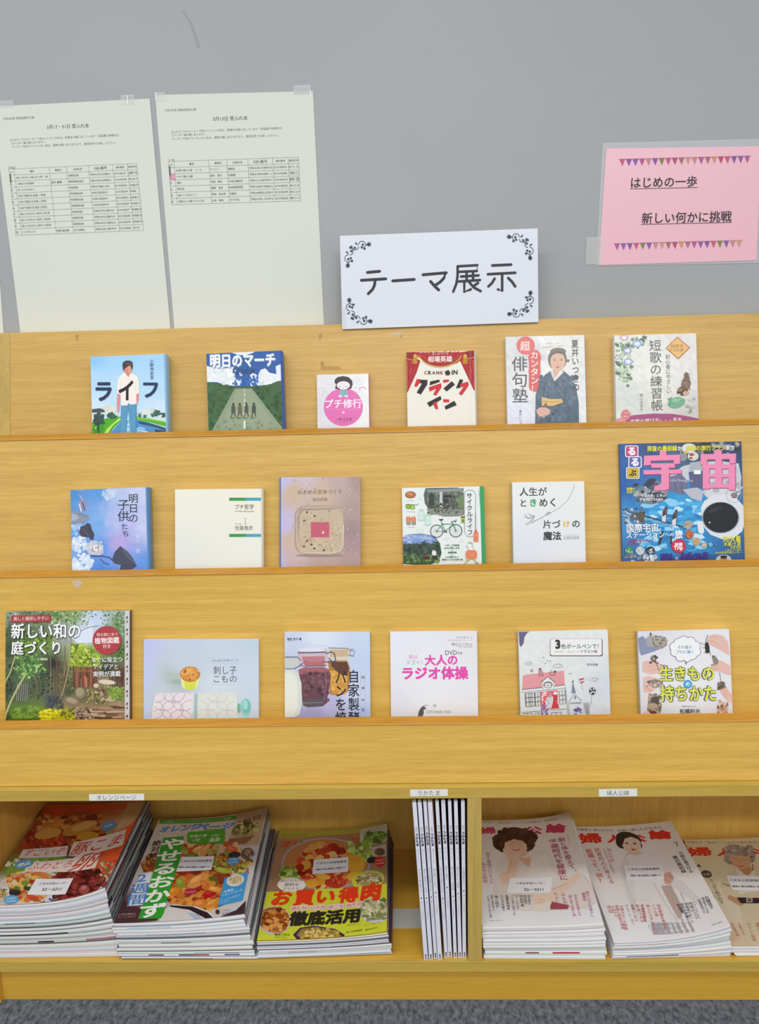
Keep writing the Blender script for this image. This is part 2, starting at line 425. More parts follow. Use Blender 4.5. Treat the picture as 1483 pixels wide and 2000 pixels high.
    def field(s, ctrl, n=40, amp=0.0, sc=20.0, power=3.0, patch=None, sharp=0, gain=.12):
        """colours blended between control points ((x, y, colour) in picture units) over the whole sheet or the box patch"""
        C = [(s.L(x, y), rgb(c)) for x, y, c in ctrl]; e = s.e(); w, h = s.S.w, s.S.h
        a0, b0, a1, b1 = 0, 0, w, h
        if patch:
            p, q = s.L(patch[0], patch[1]), s.L(patch[2], patch[3]); a0, b0, a1, b1 = max(0, p[0]), max(0, p[1]), min(w, q[0]), min(h, q[1])
        m = max(2, int(n * (b1 - b0) / (a1 - a0))); i0 = len(s.v)
        for j in range(m + 1):
            for i in range(n + 1):
                a, b = a0 + (a1 - a0) * i / n, b0 + (b1 - b0) * j / m
                nx = noise.noise(Vector((a / w * sc, b / w * sc, s.n * 3.1))) * amp
                aa = a + nx * w * .03; bb = b + noise.noise(Vector((a / w * sc + 9, b / w * sc, s.n))) * amp * w * .03
                W = 0; t = [0, 0, 0]
                for (cx, cy), c in C:
                    k = 1 / ((aa - cx) ** 2 + (bb - cy) ** 2 + 1e-7) ** (power / 2 * (2 if sharp else 1)); W += k
                    for z in range(3): t[z] += c[z] * k
                g = 1 + nx * gain
                s.v.append(s.S.P(a, b, e)); s.c.append(tuple(max(0, x / W * g) for x in t))
        for j in range(m):
            for i in range(n):
                q = i0 + j * (n + 1) + i; s.f.append((q, q + n + 1, q + n + 2, q + 1))
        return s
    def dabs(s, x0, y0, x1, y1, n, size, pal, jit=14, asp=1.0, shape=None, dens=None):
        """small irregular patches of colour scattered in a box (or in the ellipse that fills it)"""
        s.n += 1; e0 = s.base + s.step * s.n; s.n += 5; r = s.r
        for _ in range(n):
            while True:
                x, y = r.uniform(x0, x1), r.uniform(y0, y1)
                if shape is None or ((x - (x0 + x1) / 2) / (x1 - x0) * 2) ** 2 + ((y - (y0 + y1) / 2) / (y1 - y0) * 2) ** 2 < 1: break
            c = r.choice(pal)
            if isinstance(c, str): c = tuple(int(c.lstrip('#')[i:i + 2], 16) for i in (0, 2, 4))
            j = r.uniform(-jit, jit); c = tuple(v + j for v in c); z = size * r.uniform(.5, 1.3); a = r.uniform(0, 6.28) if asp == 1 else r.uniform(-.25, .25); m = r.choice((5, 6, 7))
            pts = []
            for k in range(m):
                t = k / m * 6.283; q = z * r.uniform(.65, 1.1); px, py = q * math.cos(t) * asp, q * math.sin(t)
                pts.append((x + px * math.cos(a) - py * math.sin(a), y + px * math.sin(a) + py * math.cos(a)))
            s.poly(pts, c, e0 + r.random() * s.step * 5)
        return s
    def build(s, name, mat, parent):
        s.S.top = s.base + s.step * s.n
        return mesh_obj(name, s.v, s.f, mat, parent, cols=s.c)

# ------------------------------------------------------------------ a book leaning in a pocket
GAPB = 0.0009                                            # air behind a leaning book
def frame_on(plane_pt, t, quad):
    """flat frame for a cover at height t above a panel, from four picture corners (tl, tr, br, bl)"""
    o = plane_pt + NRM * t
    q = [hit(x, y, o, NRM) for x, y in quad]
    U = (q[1] - q[0]).normalized(); w = ((q[1] - q[0]).length + (q[2] - q[3]).length) / 2
    U = ((q[1] - q[0]).normalized() + (q[2] - q[3]).normalized()).normalized()
    L = (q[3] - q[0]).normalized() + (q[2] - q[1]).normalized(); L.normalize()
    V = U.cross(NRM)
    if V.z > 0: V = -V
    # share the skew between both directions
    V = (V + L).normalized(); U = (-V.cross(NRM)); U = U if U.x > 0 else -U
    return q[0], U, w
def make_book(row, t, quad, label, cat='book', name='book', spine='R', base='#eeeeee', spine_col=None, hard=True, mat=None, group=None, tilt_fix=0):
    pt, vf = ((A_top, vA), (B_top, vB), (C_top, vC))[row]
    O, U, w = frame_on(pt, t, quad)
    S = Plane(O, U, NRM, w, 0.3)
    # height: the lower corner rests on the ledge
    foot = pt + UPV * vf
    hs = []
    for a in (0, w):
        p = S.P(a, 0); hs.append((p - foot).dot(UPV) / -S.V.dot(UPV))
    h = min(hs) - .0008; S.h = h
    t -= GAPB
    root = empty(name, S.P(w / 2, h, -t)); tag(root, label, cat, group)
    ct = 0.0022 if hard else 0.0006
    sg = 1 if spine == 'R' else -1
    # cover shell: profile in (a, n) run down the sheet
    xs, xf = (w, 0.0) if spine == 'R' else (0.0, w)
    rr = min(t * .42, .006) if hard else min(t * .3, .0015)
    def arc(cx, cn, r, a0, a1, m=5):
        return [(cx + sg * r * math.cos(math.radians(a0 + (a1 - a0) * k / m)), cn + r * math.sin(math.radians(a0 + (a1 - a0) * k / m))) for k in range(m + 1)]
    outer = [(xf, 0.0)] + arc(xs - sg * (rr - rr * .6), -rr, rr, 90, 0) + arc(xs - sg * (rr - rr * .6), -t + rr, rr, 0, -90) + [(xf, -t)]
    rin = max(rr - ct, .0002)
    inner = [(xf, -t + ct)] + arc(xs - sg * (rr - rr * .6), -t + rr, rin, -90, 0) + arc(xs - sg * (rr - rr * .6), -rr, rin, 0, 90) + [(xf, -ct)]
    prof = outer + inner; n = len(prof)
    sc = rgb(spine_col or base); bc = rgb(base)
    v = []; c = []
    for b in (0, h):
        for i, (a, e) in enumerate(prof):
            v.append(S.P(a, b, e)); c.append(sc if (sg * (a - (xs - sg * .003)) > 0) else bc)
    f = [(i, (i + 1) % n, (i + 1) % n + n, i + n) for i in range(n)]
    m = len(outer)
    for off in (0, n):
        for i in range(m - 1):
            q = (off + i, off + i + 1, off + n - 2 - i, off + n - 1 - i); f.append(q if off else q[::-1])
    cov = mesh_obj('cover', v, f, mat or M_film, root, cols=c)
    bm = bmesh.new(); bm.from_mesh(cov.data); bmesh.ops.recalc_face_normals(bm, faces=bm.faces); bm.to_mesh(cov.data); bm.free()
    ins = .003 if hard else .0003
    a0, a1 = (ins, w - rr) if spine == 'R' else (rr, w - ins)
    pv = [S.P(a, b, e) for b in (ins, h - ins) for a, e in ((a0, -ct - .0002), (a1, -ct - .0002), (a1, -t + ct + .0002), (a0, -t + ct + .0002))]
    mesh_obj('pages', pv, [(0, 1, 2, 3), (7, 6, 5, 4), (0, 4, 5, 1), (1, 5, 6, 2), (2, 6, 7, 3), (3, 7, 4, 0)], M_pages, root)
    S.cover = cov
    return root, S

# ------------------------------------------------------------------ first row
# 1 young man in a white shirt by a river
rt, S = make_book(0, .028, [(176.7, 697), (318, 693.5), (327, 845), (181, 848)], 'light blue hardcover with a faceless man in a white shirt by a river', base='#a9d2ee', spine_col='#8fc0e2')
A = Art(S, (150, 640, 3.2956), seed=11)
A.field([(100, 190, '#8cc8f4'), (300, 190, '#a4d4f8'), (540, 190, '#a6d4f6'), (100, 330, '#b4dcf6'), (300, 400, '#bfe2f8'), (540, 400, '#b6dcf6'), (100, 520, '#d2e8f6'), (540, 520, '#cfe6f6')], 14)
A.rect(180, 498, 215, 545, '#d9dccb').rect(160, 515, 182, 550, '#c9d2c6').rect(215, 512, 250, 560, '#dfe3d6').rect(245, 528, 270, 560, '#cdd8d2')
A.rect(420, 530, 470, 560, '#dfe5da').rect(470, 515, 500, 565, '#d2dcd6').rect(495, 528, 540, 560, '#c7d4d2').rect(380, 545, 420, 560, '#bcc9c6')
A.poly([(98, 525), (150, 518), (178, 532), (180, 545), (98, 548)], '#46555a').poly([(98, 548), (175, 545), (178, 575), (98, 600)], '#e4ebe6').rect(105, 556, 130, 562, '#51605e').rect(140, 554, 168, 560, '#51605e')
A.rect(530, 548, 570, 560, '#4b5962').rect(528, 560, 580, 580, '#dde5e4')
A.poly([(98, 610), (160, 590), (230, 575), (290, 572), (285, 600), (235, 650), (210, 690), (98, 700)], '#4fae23')
A.poly([(98, 650), (140, 620), (180, 610), (165, 690), (98, 700)], '#3f9a24')
A.poly([(275, 580), (232, 618), (195, 650), (170, 692), (196, 692), (215, 655), (240, 622), (290, 588)], '#c8e468')
A.poly([(385, 570), (470, 582), (585, 615), (585, 640), (500, 618), (420, 598), (380, 588)], '#56b52c').poly([(390, 575), (480, 585), (585, 605), (585, 612), (470, 592), (385, 582)], '#9edc4a')
A.poly([(380, 590), (430, 602), (520, 628), (590, 650), (600, 700), (200, 700), (240, 650), (285, 602)], '#4f94cc')
A.poly([(395, 600), (440, 606), (540, 635), (590, 655), (590, 668), (500, 640), (400, 618)], '#31506e')
A.poly([(330, 600), (352, 600), (372, 640), (360, 700), (318, 700), (322, 640)], '#8ec6f0').poly([(380, 640), (440, 660), (500, 690), (500, 700), (370, 700)], '#8fcaf4').poly([(500, 655), (600, 668), (600, 700), (520, 700)], '#203a66')
A.line([(326, 622), (350, 622)], 5, '#ffffff').line([(324, 655), (352, 655)], 6, '#e8f5ff').line([(400, 640), (440, 652)], 5, '#cfeaff').line([(420, 665), (470, 676)], 5, '#cfeaff')
for x, y, q, c in ((140, 580, 30, '#3a5550'), (125, 600, 26, '#344c48'), (155, 600, 25, '#3a5550'), (220, 565, 20, '#35594a'), (240, 572, 16, '#3d6350'), (515, 552, 19, '#41615a'), (490, 562, 12, '#4c6e5c'), (405, 568, 12, '#45685c'), (440, 570, 11, '#4d7460'), (560, 566, 14, '#3f5e5c')):
    A.dabs(x - q, y - q, x + q, y + q, 14, q * .42, [c], 10, shape='e').ell(x, y, q * .8, q * .8, c, n=9)
A.line([(140, 610), (140, 690)], 7, '#2c3c38').line([(140, 650), (120, 635)], 4, '#2c3c38').line([(118, 650), (128, 640)], 5, '#e8f6c8')
# figure
A.poly([(262, 425), (282, 425), (280, 470), (277, 505), (274, 542), (264, 544), (258, 500)], '#e58f92').poly([(384, 425), (400, 425), (398, 462), (388, 500), (378, 488)], '#e2888c')
A.poly([(286, 495), (384, 488), (386, 560), (382, 692), (346, 692), (338, 585), (333, 530), (322, 600), (316, 692), (282, 692), (284, 570)], '#5a9cc2').line([(384, 500), (383, 690)], 4, '#417fa6').line([(334, 500), (333, 535)], 3, '#3c7194')
A.poly([(308, 288), (345, 290), (372, 303), (396, 320), (402, 360), (402, 424), (384, 428), (386, 490), (350, 496), (334, 484), (326, 500), (288, 502), (282, 428), (262, 424), (262, 370), (270, 325), (285, 308)], '#f4efe6')
A.line([(283, 350), (285, 420)], 2, '#d6cfc4').line([(380, 350), (382, 420)], 2, '#d6cfc4').line([(333, 318), (334, 484)], 2, '#d3cabf')
A.poly([(312, 280), (346, 280), (348, 296), (333, 318), (318, 300)], '#d98f80')
A.poly([(302, 245), (352, 243), (356, 268), (348, 288), (334, 300), (320, 298), (306, 284)], '#e3a08c').poly([(306, 270), (330, 262), (335, 298), (320, 298), (306, 284)], '#d88a7c')
A.poly([(298, 268), (295, 238), (300, 222), (318, 212), (345, 213), (360, 224), (362, 250), (356, 276), (351, 262), (346, 244), (330, 250), (316, 262), (308, 268), (306, 282)], '#4b3a38').line([(318, 232), (350, 236)], 4, '#8a6458')
A.text('ラ', 122, 412, 226, 412, '#23355a', .035, 1.1).text('イ', 270, 404, 366, 404, '#2a2426', .035, 1.28).text('フ', 428, 402, 524, 402, '#23355a', .035, 1.0)
A.vtext('小野寺史宜', 483, 202, 485, 332, '#2e4668', .0, .95)
A.build('cover_print', M_film, S.cover)
# 2 road between hills
rt, S = make_book(0, .028, [(403, 691), (546, 687), (555, 840), (409, 843.5)], 'hardcover with four people walking down a green country road under blue sky', base='#3a5aa6', spine_col='#3c5fae')
A = Art(S, (150, 640, 3.2956), seed=12)
A.rect(800, 100, 1400, 700, '#2f5fa6')
for pts in ([(836, 245), (870, 255), (900, 240), (960, 262), (1010, 250), (1000, 300), (1020, 330), (1060, 345), (1050, 372), (980, 374), (900, 350), (836, 350)], [(1120, 372), (1130, 345), (1165, 340), (1170, 300), (1185, 270), (1215, 262), (1240, 290), (1290, 300), (1400, 250), (1400, 372)], [(930, 150), (1000, 162), (1040, 176), (1090, 178), (1140, 160), (1145, 150)], [(1280, 250), (1300, 240), (1400, 200), (1400, 330), (1290, 330)], [(836, 150), (930, 150), (900, 166), (836, 168)]):
    A.poly(pts, '#e9edf0')
A.dabs(840, 255, 1060, 365, 34, 13, ['#e6ebef', '#dfe6ea', '#f4f6f6']).dabs(1125, 290, 1320, 368, 34, 12, ['#e6ebef', '#dfe6ea', '#f4f6f6'])
A.dabs(1000, 310, 1170, 372, 34, 10, ['#3f74b8', '#3a6db2'])
A.poly([(836, 350), (880, 355), (940, 368), (1000, 378), (1180, 376), (1240, 366), (1290, 345), (1400, 330), (1400, 700), (836, 700)], '#41663c')
A.dabs(845, 365, 1000, 640, 90, 16, ['#3c5f38', '#486d40', '#365634'], 6).dabs(1150, 380, 1330, 620, 90, 16, ['#355832', '#3f6239', '#2e4e2c'], 6)
A.poly([(1018, 392), (1128, 392), (1320, 640), (1330, 700), (850, 700), (872, 660)], '#8f9e80').poly([(1040, 392), (1110, 392), (1230, 560), (1280, 690), (920, 690), (960, 560)], '#98a488')
A.dabs(880, 600, 1300, 690, 60, 13, ['#879876', '#93a284', '#808f72'], 4)
for y0, y1, x, q in ((395, 412, 1080, 2.5), (422, 445, 1080, 3), (458, 480, 1081, 4), (490, 530, 1081, 5), (545, 580, 1081, 6), (600, 650, 1081, 8)): A.line([(x, y0), (x, y1)], q * 1.6, '#e6e9dc')
for x, y, c in ((1008, 530, '#4e5a4e'), (1050, 530, '#6a6252'), (1092, 528, '#545a50'), (1140, 528, '#49504e')):
    A.poly([(x - 13, y - 20), (x - 5, y - 33), (x + 7, y - 33), (x + 14, y - 18), (x + 13, y + 22), (x - 12, y + 22)], c).ell(x, y - 38, 7, 8, '#3f3f38').line([(x - 5, y + 20), (x - 16, y + 50)], 7, '#585a4a').line([(x + 6, y + 20), (x + 14, y + 44)], 7, '#4c5044').ell(x - 8, y + 52, 18, 5, '#6e7a5e')
A.text('明日のマーチ', 862, 222, 1282, 212, '#8aa2c4', .05, 1.3).text('明日のマーチ', 858, 217, 1278, 207, '#f2f5f8', .036, 1.3)
A.text('石田衣良', 1002, 284, 1146, 281, '#3c4c5c', .0, 1.05)
A.build('cover_print', M_film, S.cover)
# 3 pink circle, small square book
rt, S = make_book(0, .012, [(619, 732), (720, 730), (722, 837), (621, 838.5)], 'small white book with a seated child drawn over a pink circle', hard=False, spine='R', base='#e9e9ec', spine_col='#c87088')
A = Art(S, (580, 640, 3.7075), seed=13)
A.rect(0, 0, 900, 900, '#e8e8eb')
A.field([(150, 350, '#e4e4e8'), (515, 340, '#eeeef0'), (150, 600, '#dcdde4'), (515, 720, '#f0f0f0'), (180, 720, '#e2e2e8')], 10, .5)
for cx, cy, r_ in ((180, 460, 24), (205, 480, 20), (430, 380, 22), (448, 395, 20), (440, 450, 20)): A.ring(cx, cy, r_, r_, 2, '#b9bac6')
A.ell(337, 575, 142, 138, '#e36fb6')
A.ring(478, 452, 26, 20, 6, '#e88aa8', a0=180, a1=340)
A.poly([(285, 412), (272, 395), (276, 375), (295, 358), (335, 350), (375, 358), (400, 382), (405, 408), (395, 440), (372, 448), (300, 448), (276, 440)], '#352c34')
A.ell(337, 418, 48, 30, '#f4e6e8').poly([(300, 398), (330, 380), (360, 384), (380, 400), (372, 372), (335, 358), (305, 372)], '#352c34')
A.line([(300, 428), (322, 428)], 2.5, '#7d5b62').line([(352, 428), (374, 428)], 2.5, '#7d5b62').ell(337, 438, 4, 2, '#d66a7c')
A.poly([(318, 448), (356, 448), (366, 480), (360, 498), (314, 498), (308, 480)], '#7fb9bd').line([(330, 452), (326, 492)], 3, '#5d979b').line([(345, 452), (350, 492)], 3, '#5d979b').ell(315, 496, 14, 7, '#f1e5e6').ell(358, 496, 14, 7, '#f1e5e6')
A.text('プチ修行', 204, 552, 470, 548, '#fdf3f8', .02, 1.0).line([(210, 592), (468, 588)], 1.5, '#f3bfdc')
A.text('中', 330, 615, 345, 615, '#ffffff', .05).ell(337, 628, 4, 3, '#8c9cb0')
A.text('小栗 左多里', 282, 664, 400, 664, '#79395e', .0, 1.1)
A.line([(310, 684), (365, 684)], 3, '#b4648f')
A.build('cover_print', M_film, S.cover)
# 4 stage curtain
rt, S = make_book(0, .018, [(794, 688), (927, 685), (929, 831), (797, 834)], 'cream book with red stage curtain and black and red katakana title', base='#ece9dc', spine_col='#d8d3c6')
A = Art(S, (580, 640, 3.7075), seed=14)
A.rect(700, 100, 1400, 900, '#edeadd')
A.poly([(790, 170), (895, 240), (870, 320), (802, 470), (780, 470)], '#b0262d').poly([(1290, 160), (1180, 235), (1210, 300), (1282, 455), (1300, 455)], '#b0262d')
for k in range(5): A.line([(800 + k * 18, 240), (800 + k * 8, 440 - k * 50)], 6, '#8c1a22' if k % 2 else '#cf4a48')
for k in range(5): A.line([(1276 - k * 16, 235), (1286 - k * 9, 430 - k * 50)], 6, '#8c1a22' if k % 2 else '#cf4a48')
A.poly([(790, 170), (860, 176), (900, 180), (1200, 176), (1290, 160), (1215, 215), (1160, 258), (1095, 276), (1035, 280), (980, 274), (925, 252), (880, 215), (840, 200)], '#b22c30')
for k in range(7): A.ring(1040, 120, 190 - k * 22, 150 - k * 18, 5, ('#97222a', '#c4443f')[k % 2], a0=25, a1=155)
A.ring(1038, 150, 168, 132, 7, '#c8962e', a0=22, a1=158).ring(1038, 154, 168, 132, 3, '#e6bf5c', a0=25, a1=155)
for k in range(26): a = math.radians(38 + k * 4.1); A.line([(1038 + 166 * math.cos(a), 154 + 130 * math.sin(a)), (1038 + 166 * math.cos(a), 164 + 130 * math.sin(a))], 3, '#b8862c')
A.poly([(792, 182), (850, 180), (870, 215), (800, 240)], '#8f2028').poly([(1225, 176), (1285, 170), (1285, 235), (1215, 212)], '#8f2028')
A.ring(830, 190, 50, 42, 6, '#cb9a34', a0=20, a1=130).ring(1255, 180, 48, 42, 6, '#cb9a34', a0=40, a1=150)
for x in (857, 1219): A.poly([(x - 12, 200), (x + 12, 200), (x + 17, 262), (x - 17, 262)], '#c8922c').ell(x, 204, 12, 12, '#dcae4c').line([(x - 6, 222), (x - 9, 262)], 2, '#8e6118').line([(x + 6, 222), (x + 9, 262)], 2, '#8e6118')
A.text('あいば ひでお', 980, 190, 1098, 188, '#f3d9d4').text('相場英雄', 950, 229, 1125, 226, '#fdf4ee', .02, 1.05)
x = 922
for ch, c in zip('CRANK', ('#b8292e', '#1f1c1e', '#1f1c1e', '#1f1c1e', '#b8292e')):
    A.text(ch, x, 327, x + 22, 326, c, .03, 1.0, .12); x += 29
A.poly([(1072, 322), (1100, 308), (1112, 325), (1104, 345), (1080, 345)], '#2a272a').poly([(1070, 318), (1096, 306), (1098, 312), (1073, 325)], '#4a4548')
A.text('IN', 1122, 324, 1164, 322, '#1f1c1e', .03, 1.0, .12)
K, Rd = '#262225', '#d02c38'
# paper-cut katakana
A.poly([(868, 372), (898, 374), (890, 400), (868, 428), (850, 425)], Rd).poly([(893, 378), (945, 378), (945, 410), (898, 484), (868, 470), (906, 405), (890, 400)], K)
A.poly([(965, 390), (1032, 376), (1035, 392), (962, 418)], K).poly([(955, 432), (1045, 402), (1048, 432), (1008, 492), (988, 484), (1010, 440), (962, 462)], Rd)
A.poly([(1058, 378), (1102, 375), (1102, 390), (1062, 400)], Rd).poly([(1062, 440), (1122, 388), (1145, 412), (1085, 462)], K)
A.poly([(1180, 374), (1205, 378), (1182, 436), (1152, 440)], K).poly([(1185, 408), (1240, 390), (1245, 418), (1195, 490), (1172, 478), (1210, 425), (1180, 434)], Rd)
A.poly([(942, 545), (1040, 494), (1048, 518), (962, 574)], K).poly([(985, 545), (1012, 535), (1024, 588), (1004, 590)], Rd)
A.poly([(1060, 518), (1104, 520), (1102, 540), (1062, 540)], Rd).poly([(1070, 570), (1140, 530), (1158, 560), (1078, 594)], K)
A.rect(1257, 170, 1258, 720, '#dcd8ca')
A.build('cover_print', M_print, S.cover)
# 5 woman in kimono
rt, S = make_book(0, .014, [(988, 658), (1143, 656), (1146, 824), (993, 829)], 'white book with a woman in blue kimono and red round seal lettering', base='#e4e5e3', spine='R', spine_col='#8a6a5a', hard=False)
A = Art(S, (960, 620, 2.8356), seed=15)
A.rect(0, 0, 900, 900, '#e2e4e4')
A.field([(90, 110, '#d3d6d8'), (300, 130, '#e9eae6'), (515, 110, '#dfe0dc'), (100, 580, '#dce0ee'), (515, 580, '#e4e6e6'), (300, 300, '#e6e6e2'), (240, 200, '#c9cccb')], 24, 1.4, 60)
A.ell(190, 156, 51, 50, '#d8605f').ell(190, 156, 45, 44, '#dd6a68').text('超', 160, 158, 214, 157, '#f6dcd8', .02)
A.rrect(208, 180, 272, 412, 30, '#d65c5b').ell(240, 225, 36, 40, '#d65c5b').ell(240, 300, 34, 40, '#d65c5b').ell(240, 375, 33, 38, '#d65c5b')
A.vtext('カンタン！', 238, 185, 240, 418, '#f8e2de', .02)
A.vtext('俳句塾', 156, 214, 160, 476, '#4a4b50', .008, 1.05)
A.vtext('夏井いつき', 161, 512, 162, 600, '#55555a', .0)
A.text('大事なことは', 300, 146, 374, 142, '#c99a96').text('俳句が教えてくれた', 284, 166, 396, 158, '#cc9490')
A.poly([(340, 290), (395, 290), (440, 330), (470, 390), (484, 470), (486, 590), (242, 590), (244, 520), (245, 430), (270, 350), (300, 315)], '#4c6275')
A.dabs(260, 330, 470, 580, 150, 14, ['#4c6275', '#566c7e', '#43586a', '#5e7384'], 8)
A.poly([(330, 285), (400, 280), (392, 305), (350, 355), (330, 310)], '#e0e3e2').poly([(338, 290), (385, 288), (350, 340)], '#d8aa94')
A.ell(366, 232, 52, 62, '#6b6863').ell(370, 188, 44, 20, '#77736c').ell(425, 240, 8, 9, '#7a6f68')
A.ell(368, 245, 41, 56, '#ddb49c').poly([(328, 225), (335, 195), (368, 183), (405, 192), (412, 225), (398, 205), (365, 198), (340, 208)], '#66615c')
A.line([(343, 232), (358, 230)], 3, '#57453e').line([(379, 230), (395, 231)], 3, '#57453e').ell(351, 238, 5, 2.4, '#3f322e').ell(388, 238, 5, 2.4, '#3f322e').line([(369, 240), (366, 256), (372, 258)], 2, '#b98870').poly([(350, 270), (368, 268), (386, 271), (368, 282)], '#b95850').line([(354, 272), (383, 272)], 2, '#f3e6e0')
A.line([(332, 300), (352, 350), (400, 300)], 7, '#c9d0d4').line([(352, 352), (400, 420)], 4, '#36495a').line([(300, 330), (288, 440)], 3, '#384c5c').line([(430, 340), (402, 470), (340, 520)], 3, '#384c5c')
A.poly([(278, 440), (330, 452), (390, 452), (400, 470), (340, 490), (280, 490)], '#dcb673').line([(280, 468), (395, 466)], 3, '#b98a45').ell(300, 484, 9, 6, '#6c5534').line([(300, 462), (306, 484)], 2.5, '#8a5a3a')
A.poly([(250, 512), (270, 498), (300, 498), (326, 512), (325, 532), (290, 556), (262, 550), (250, 530)], '#dcae9e').line([(262, 520), (300, 540)], 2, '#b98474').line([(275, 506), (316, 526)], 2, '#b98474')
A.line([(242, 520), (268, 552), (330, 540)], 3, '#3c5060')
A.vtext('夏井いつきの', 462, 122, 470, 410, '#454548', .01, .86)
A.build('cover_print', M_film, S.cover)
# 6 morning glories and puppy
rt, S = make_book(0, .016, [(1200, 655), (1359, 652), (1366, 821), (1205, 823)], 'pale book with morning glories, orange diamond and a puppy with green fan', base='#dfe0da', spine='R', hard=False)
A = Art(S, (960, 620, 2.8356), seed=16)
A.field([(690, 100, '#e0e2da'), (1120, 100, '#dddcd8'), (690, 570, '#dfe4da'), (1140, 560, '#cfc9c4'), (900, 300, '#e6e7e0'), (760, 450, '#d4d8d2'), (1080, 250, '#e2dfdc')], 26, 1.5, 60)
r_ = random.Random(3)
A.dabs(690, 140, 780, 350, 70, 12, ['#8fae82', '#6f946a', '#a9c09c', '#bccab4'], 8).dabs(780, 110, 850, 170, 22, 10, ['#8fa98a', '#b8c6b2', '#6d8a72'], 8)
for x, y, q, c in ((736, 112, 24, '#d895a6'), (808, 146, 26, '#8fa3cc'), (754, 184, 24, '#9097c2'), (758, 245, 26, '#8fa0cc'), (698, 222, 14, '#7c70a8')):
    A.ell(x, y, q, q * .72, c).ell(x, y, q * .6, q * .42, '#dfe2ee')
    for k in range(5): a = k * 1.257; A.line([(x, y), (x + q * .9 * math.cos(a), y + q * .65 * math.sin(a))], 2.5, '#eef0f4')
for x, y in ((696, 152), (704, 262), (698, 250), (850, 110), (838, 124), (756, 155), (760, 318), (700, 310)): A.poly([(x - 15, y - 4), (x - 5, y - 12), (x + 2, y - 3), (x + 14, y - 10), (x + 8, y + 4), (x + 12, y + 12), (x - 4, y + 6)], '#4c6454')
A.line([(740, 335), (775, 338)], 7, '#5d7a60').ell(742, 352, 20, 6, '#9cbc8c').ell(756, 378, 9, 8, '#6f7a70').line([(750, 260), (758, 300), (752, 360)], 2.5, '#88a07c')
A.poly([(965, 170), (1030, 106), (1102, 168), (1036, 232)], '#b5762f').poly([(972, 170), (1030, 113), (1094, 168), (1035, 225)], '#e8b56c').text('30日の', 992, 160, 1062, 158, '#5b4024', .0, 1.0).text('ドリル式', 990, 182, 1064, 180, '#5b4024', .01, 1.0)
A.vtext('短歌の練習帳', 906, 122, 918, 520, '#54554f', -.004, 1.02)
A.vtext('初心者にやさしい', 976, 204, 984, 424, '#66645e', .0, .95)
A.vtext('横山未来子', 830, 420, 832, 520, '#a59c90')
A.dabs(1066, 306, 1092, 352, 20, 9, ['#75604c', '#8a735c'], 6).ell(1078, 370, 26, 34, '#816a54', 15).ell(1060, 408, 30, 26, '#6d4a34').ell(1048, 416, 20, 16, '#3f2c24').ell(1045, 402, 14, 9, '#a0714e').ell(1078, 420, 18, 12, '#c9a88a').ell(1040, 428, 8, 5, '#e6d5c4').poly([(1072, 320), (1084, 303), (1092, 322), (1086, 340), (1074, 338)], '#6d5743').dabs(1058, 345, 1100, 400, 24, 6, ['#6d5946', '#9a8268'])
A.ell(1025, 472, 48, 30, '#6fae8a', -12).poly([(975, 452), (1000, 440), (1000, 470), (982, 492), (990, 470)], '#5fa07c').ell(1020, 462, 22, 12, '#8cc4a0').line([(985, 480), (1075, 455)], 2, '#4f8e6c').ell(1044, 454, 6, 3, '#d8c14c').line([(978, 478), (988, 488)], 4, '#4d7c5c')
A.dabs(1080, 450, 1120, 530, 18, 8, ['#a8b6a2', '#c4cabc', '#8d9c94']).ell(1122, 452, 8, 8, '#9aa6c4')
A.poly([(690, 566), (730, 552), (800, 540), (900, 532), (1000, 534), (1090, 548), (1155, 562), (1155, 640), (690, 640)], '#a5487e')
A.ell(744, 540, 26, 30, '#d77a82').text('一日一首', 727, 528, 762, 526, '#f6dcd8').text('添削付', 730, 550, 758, 549, '#f6dcd8').ell(718, 572, 26, 16, '#e8909a')
A.text('言葉の選び方', 768, 578, 930, 570, '#f4dfe8', .02).text('・・・見本', 935, 570, 1055, 566, '#f4dfe8', .02)
A.build('cover_print', M_film, S.cover)

# ------------------------------------------------------------------ second row
rt, S = make_book(1, .026, [(137.5, 957), (284, 951.5), (289, 1113), (141, 1117)], 'blue hardcover with a graduation cap and trophies thrown into the sky', base='#6a9cd6', spine_col='#5c8fc8')
A = Art(S, (100, 900, 3.2239), seed=21)
A.field([(120, 190, '#4f8fd2'), (300, 190, '#5a9ade'), (420, 190, '#b8c8ec'), (560, 190, '#c8cfee'), (130, 400, '#5a9be0'), (300, 400, '#7db0ea'), (400, 380, '#b6c0ee'), (430, 520, '#b9a8e2'), (600, 400, '#c4cdf0'), (130, 680, '#7fb0ea'), (300, 680, '#5a8fe0'), (450, 640, '#6a9ae8'), (600, 670, '#5f96e4'), (300, 550, '#5f9be8')], 30, .8, 14)
A.dabs(325, 175, 395, 240, 30, 14, ['#cdd9f0', '#b9ccec'], 8, shape='e').dabs(135, 480, 225, 570, 40, 16, ['#dde8f8', '#c4d8f4', '#eef4fc'], 6, shape='e').dabs(125, 590, 260, 700, 55, 18, ['#e8f0fb', '#d4e2f6'], 6, shape='e').dabs(130, 350, 200, 480, 20, 14, ['#a9caf0', '#90baec'])
A.ell(395, 375, 15, 15, '#b3bcf0').ell(500, 400, 20, 18, '#c3bbf0').ell(455, 585, 14, 14, '#8fb0ee')
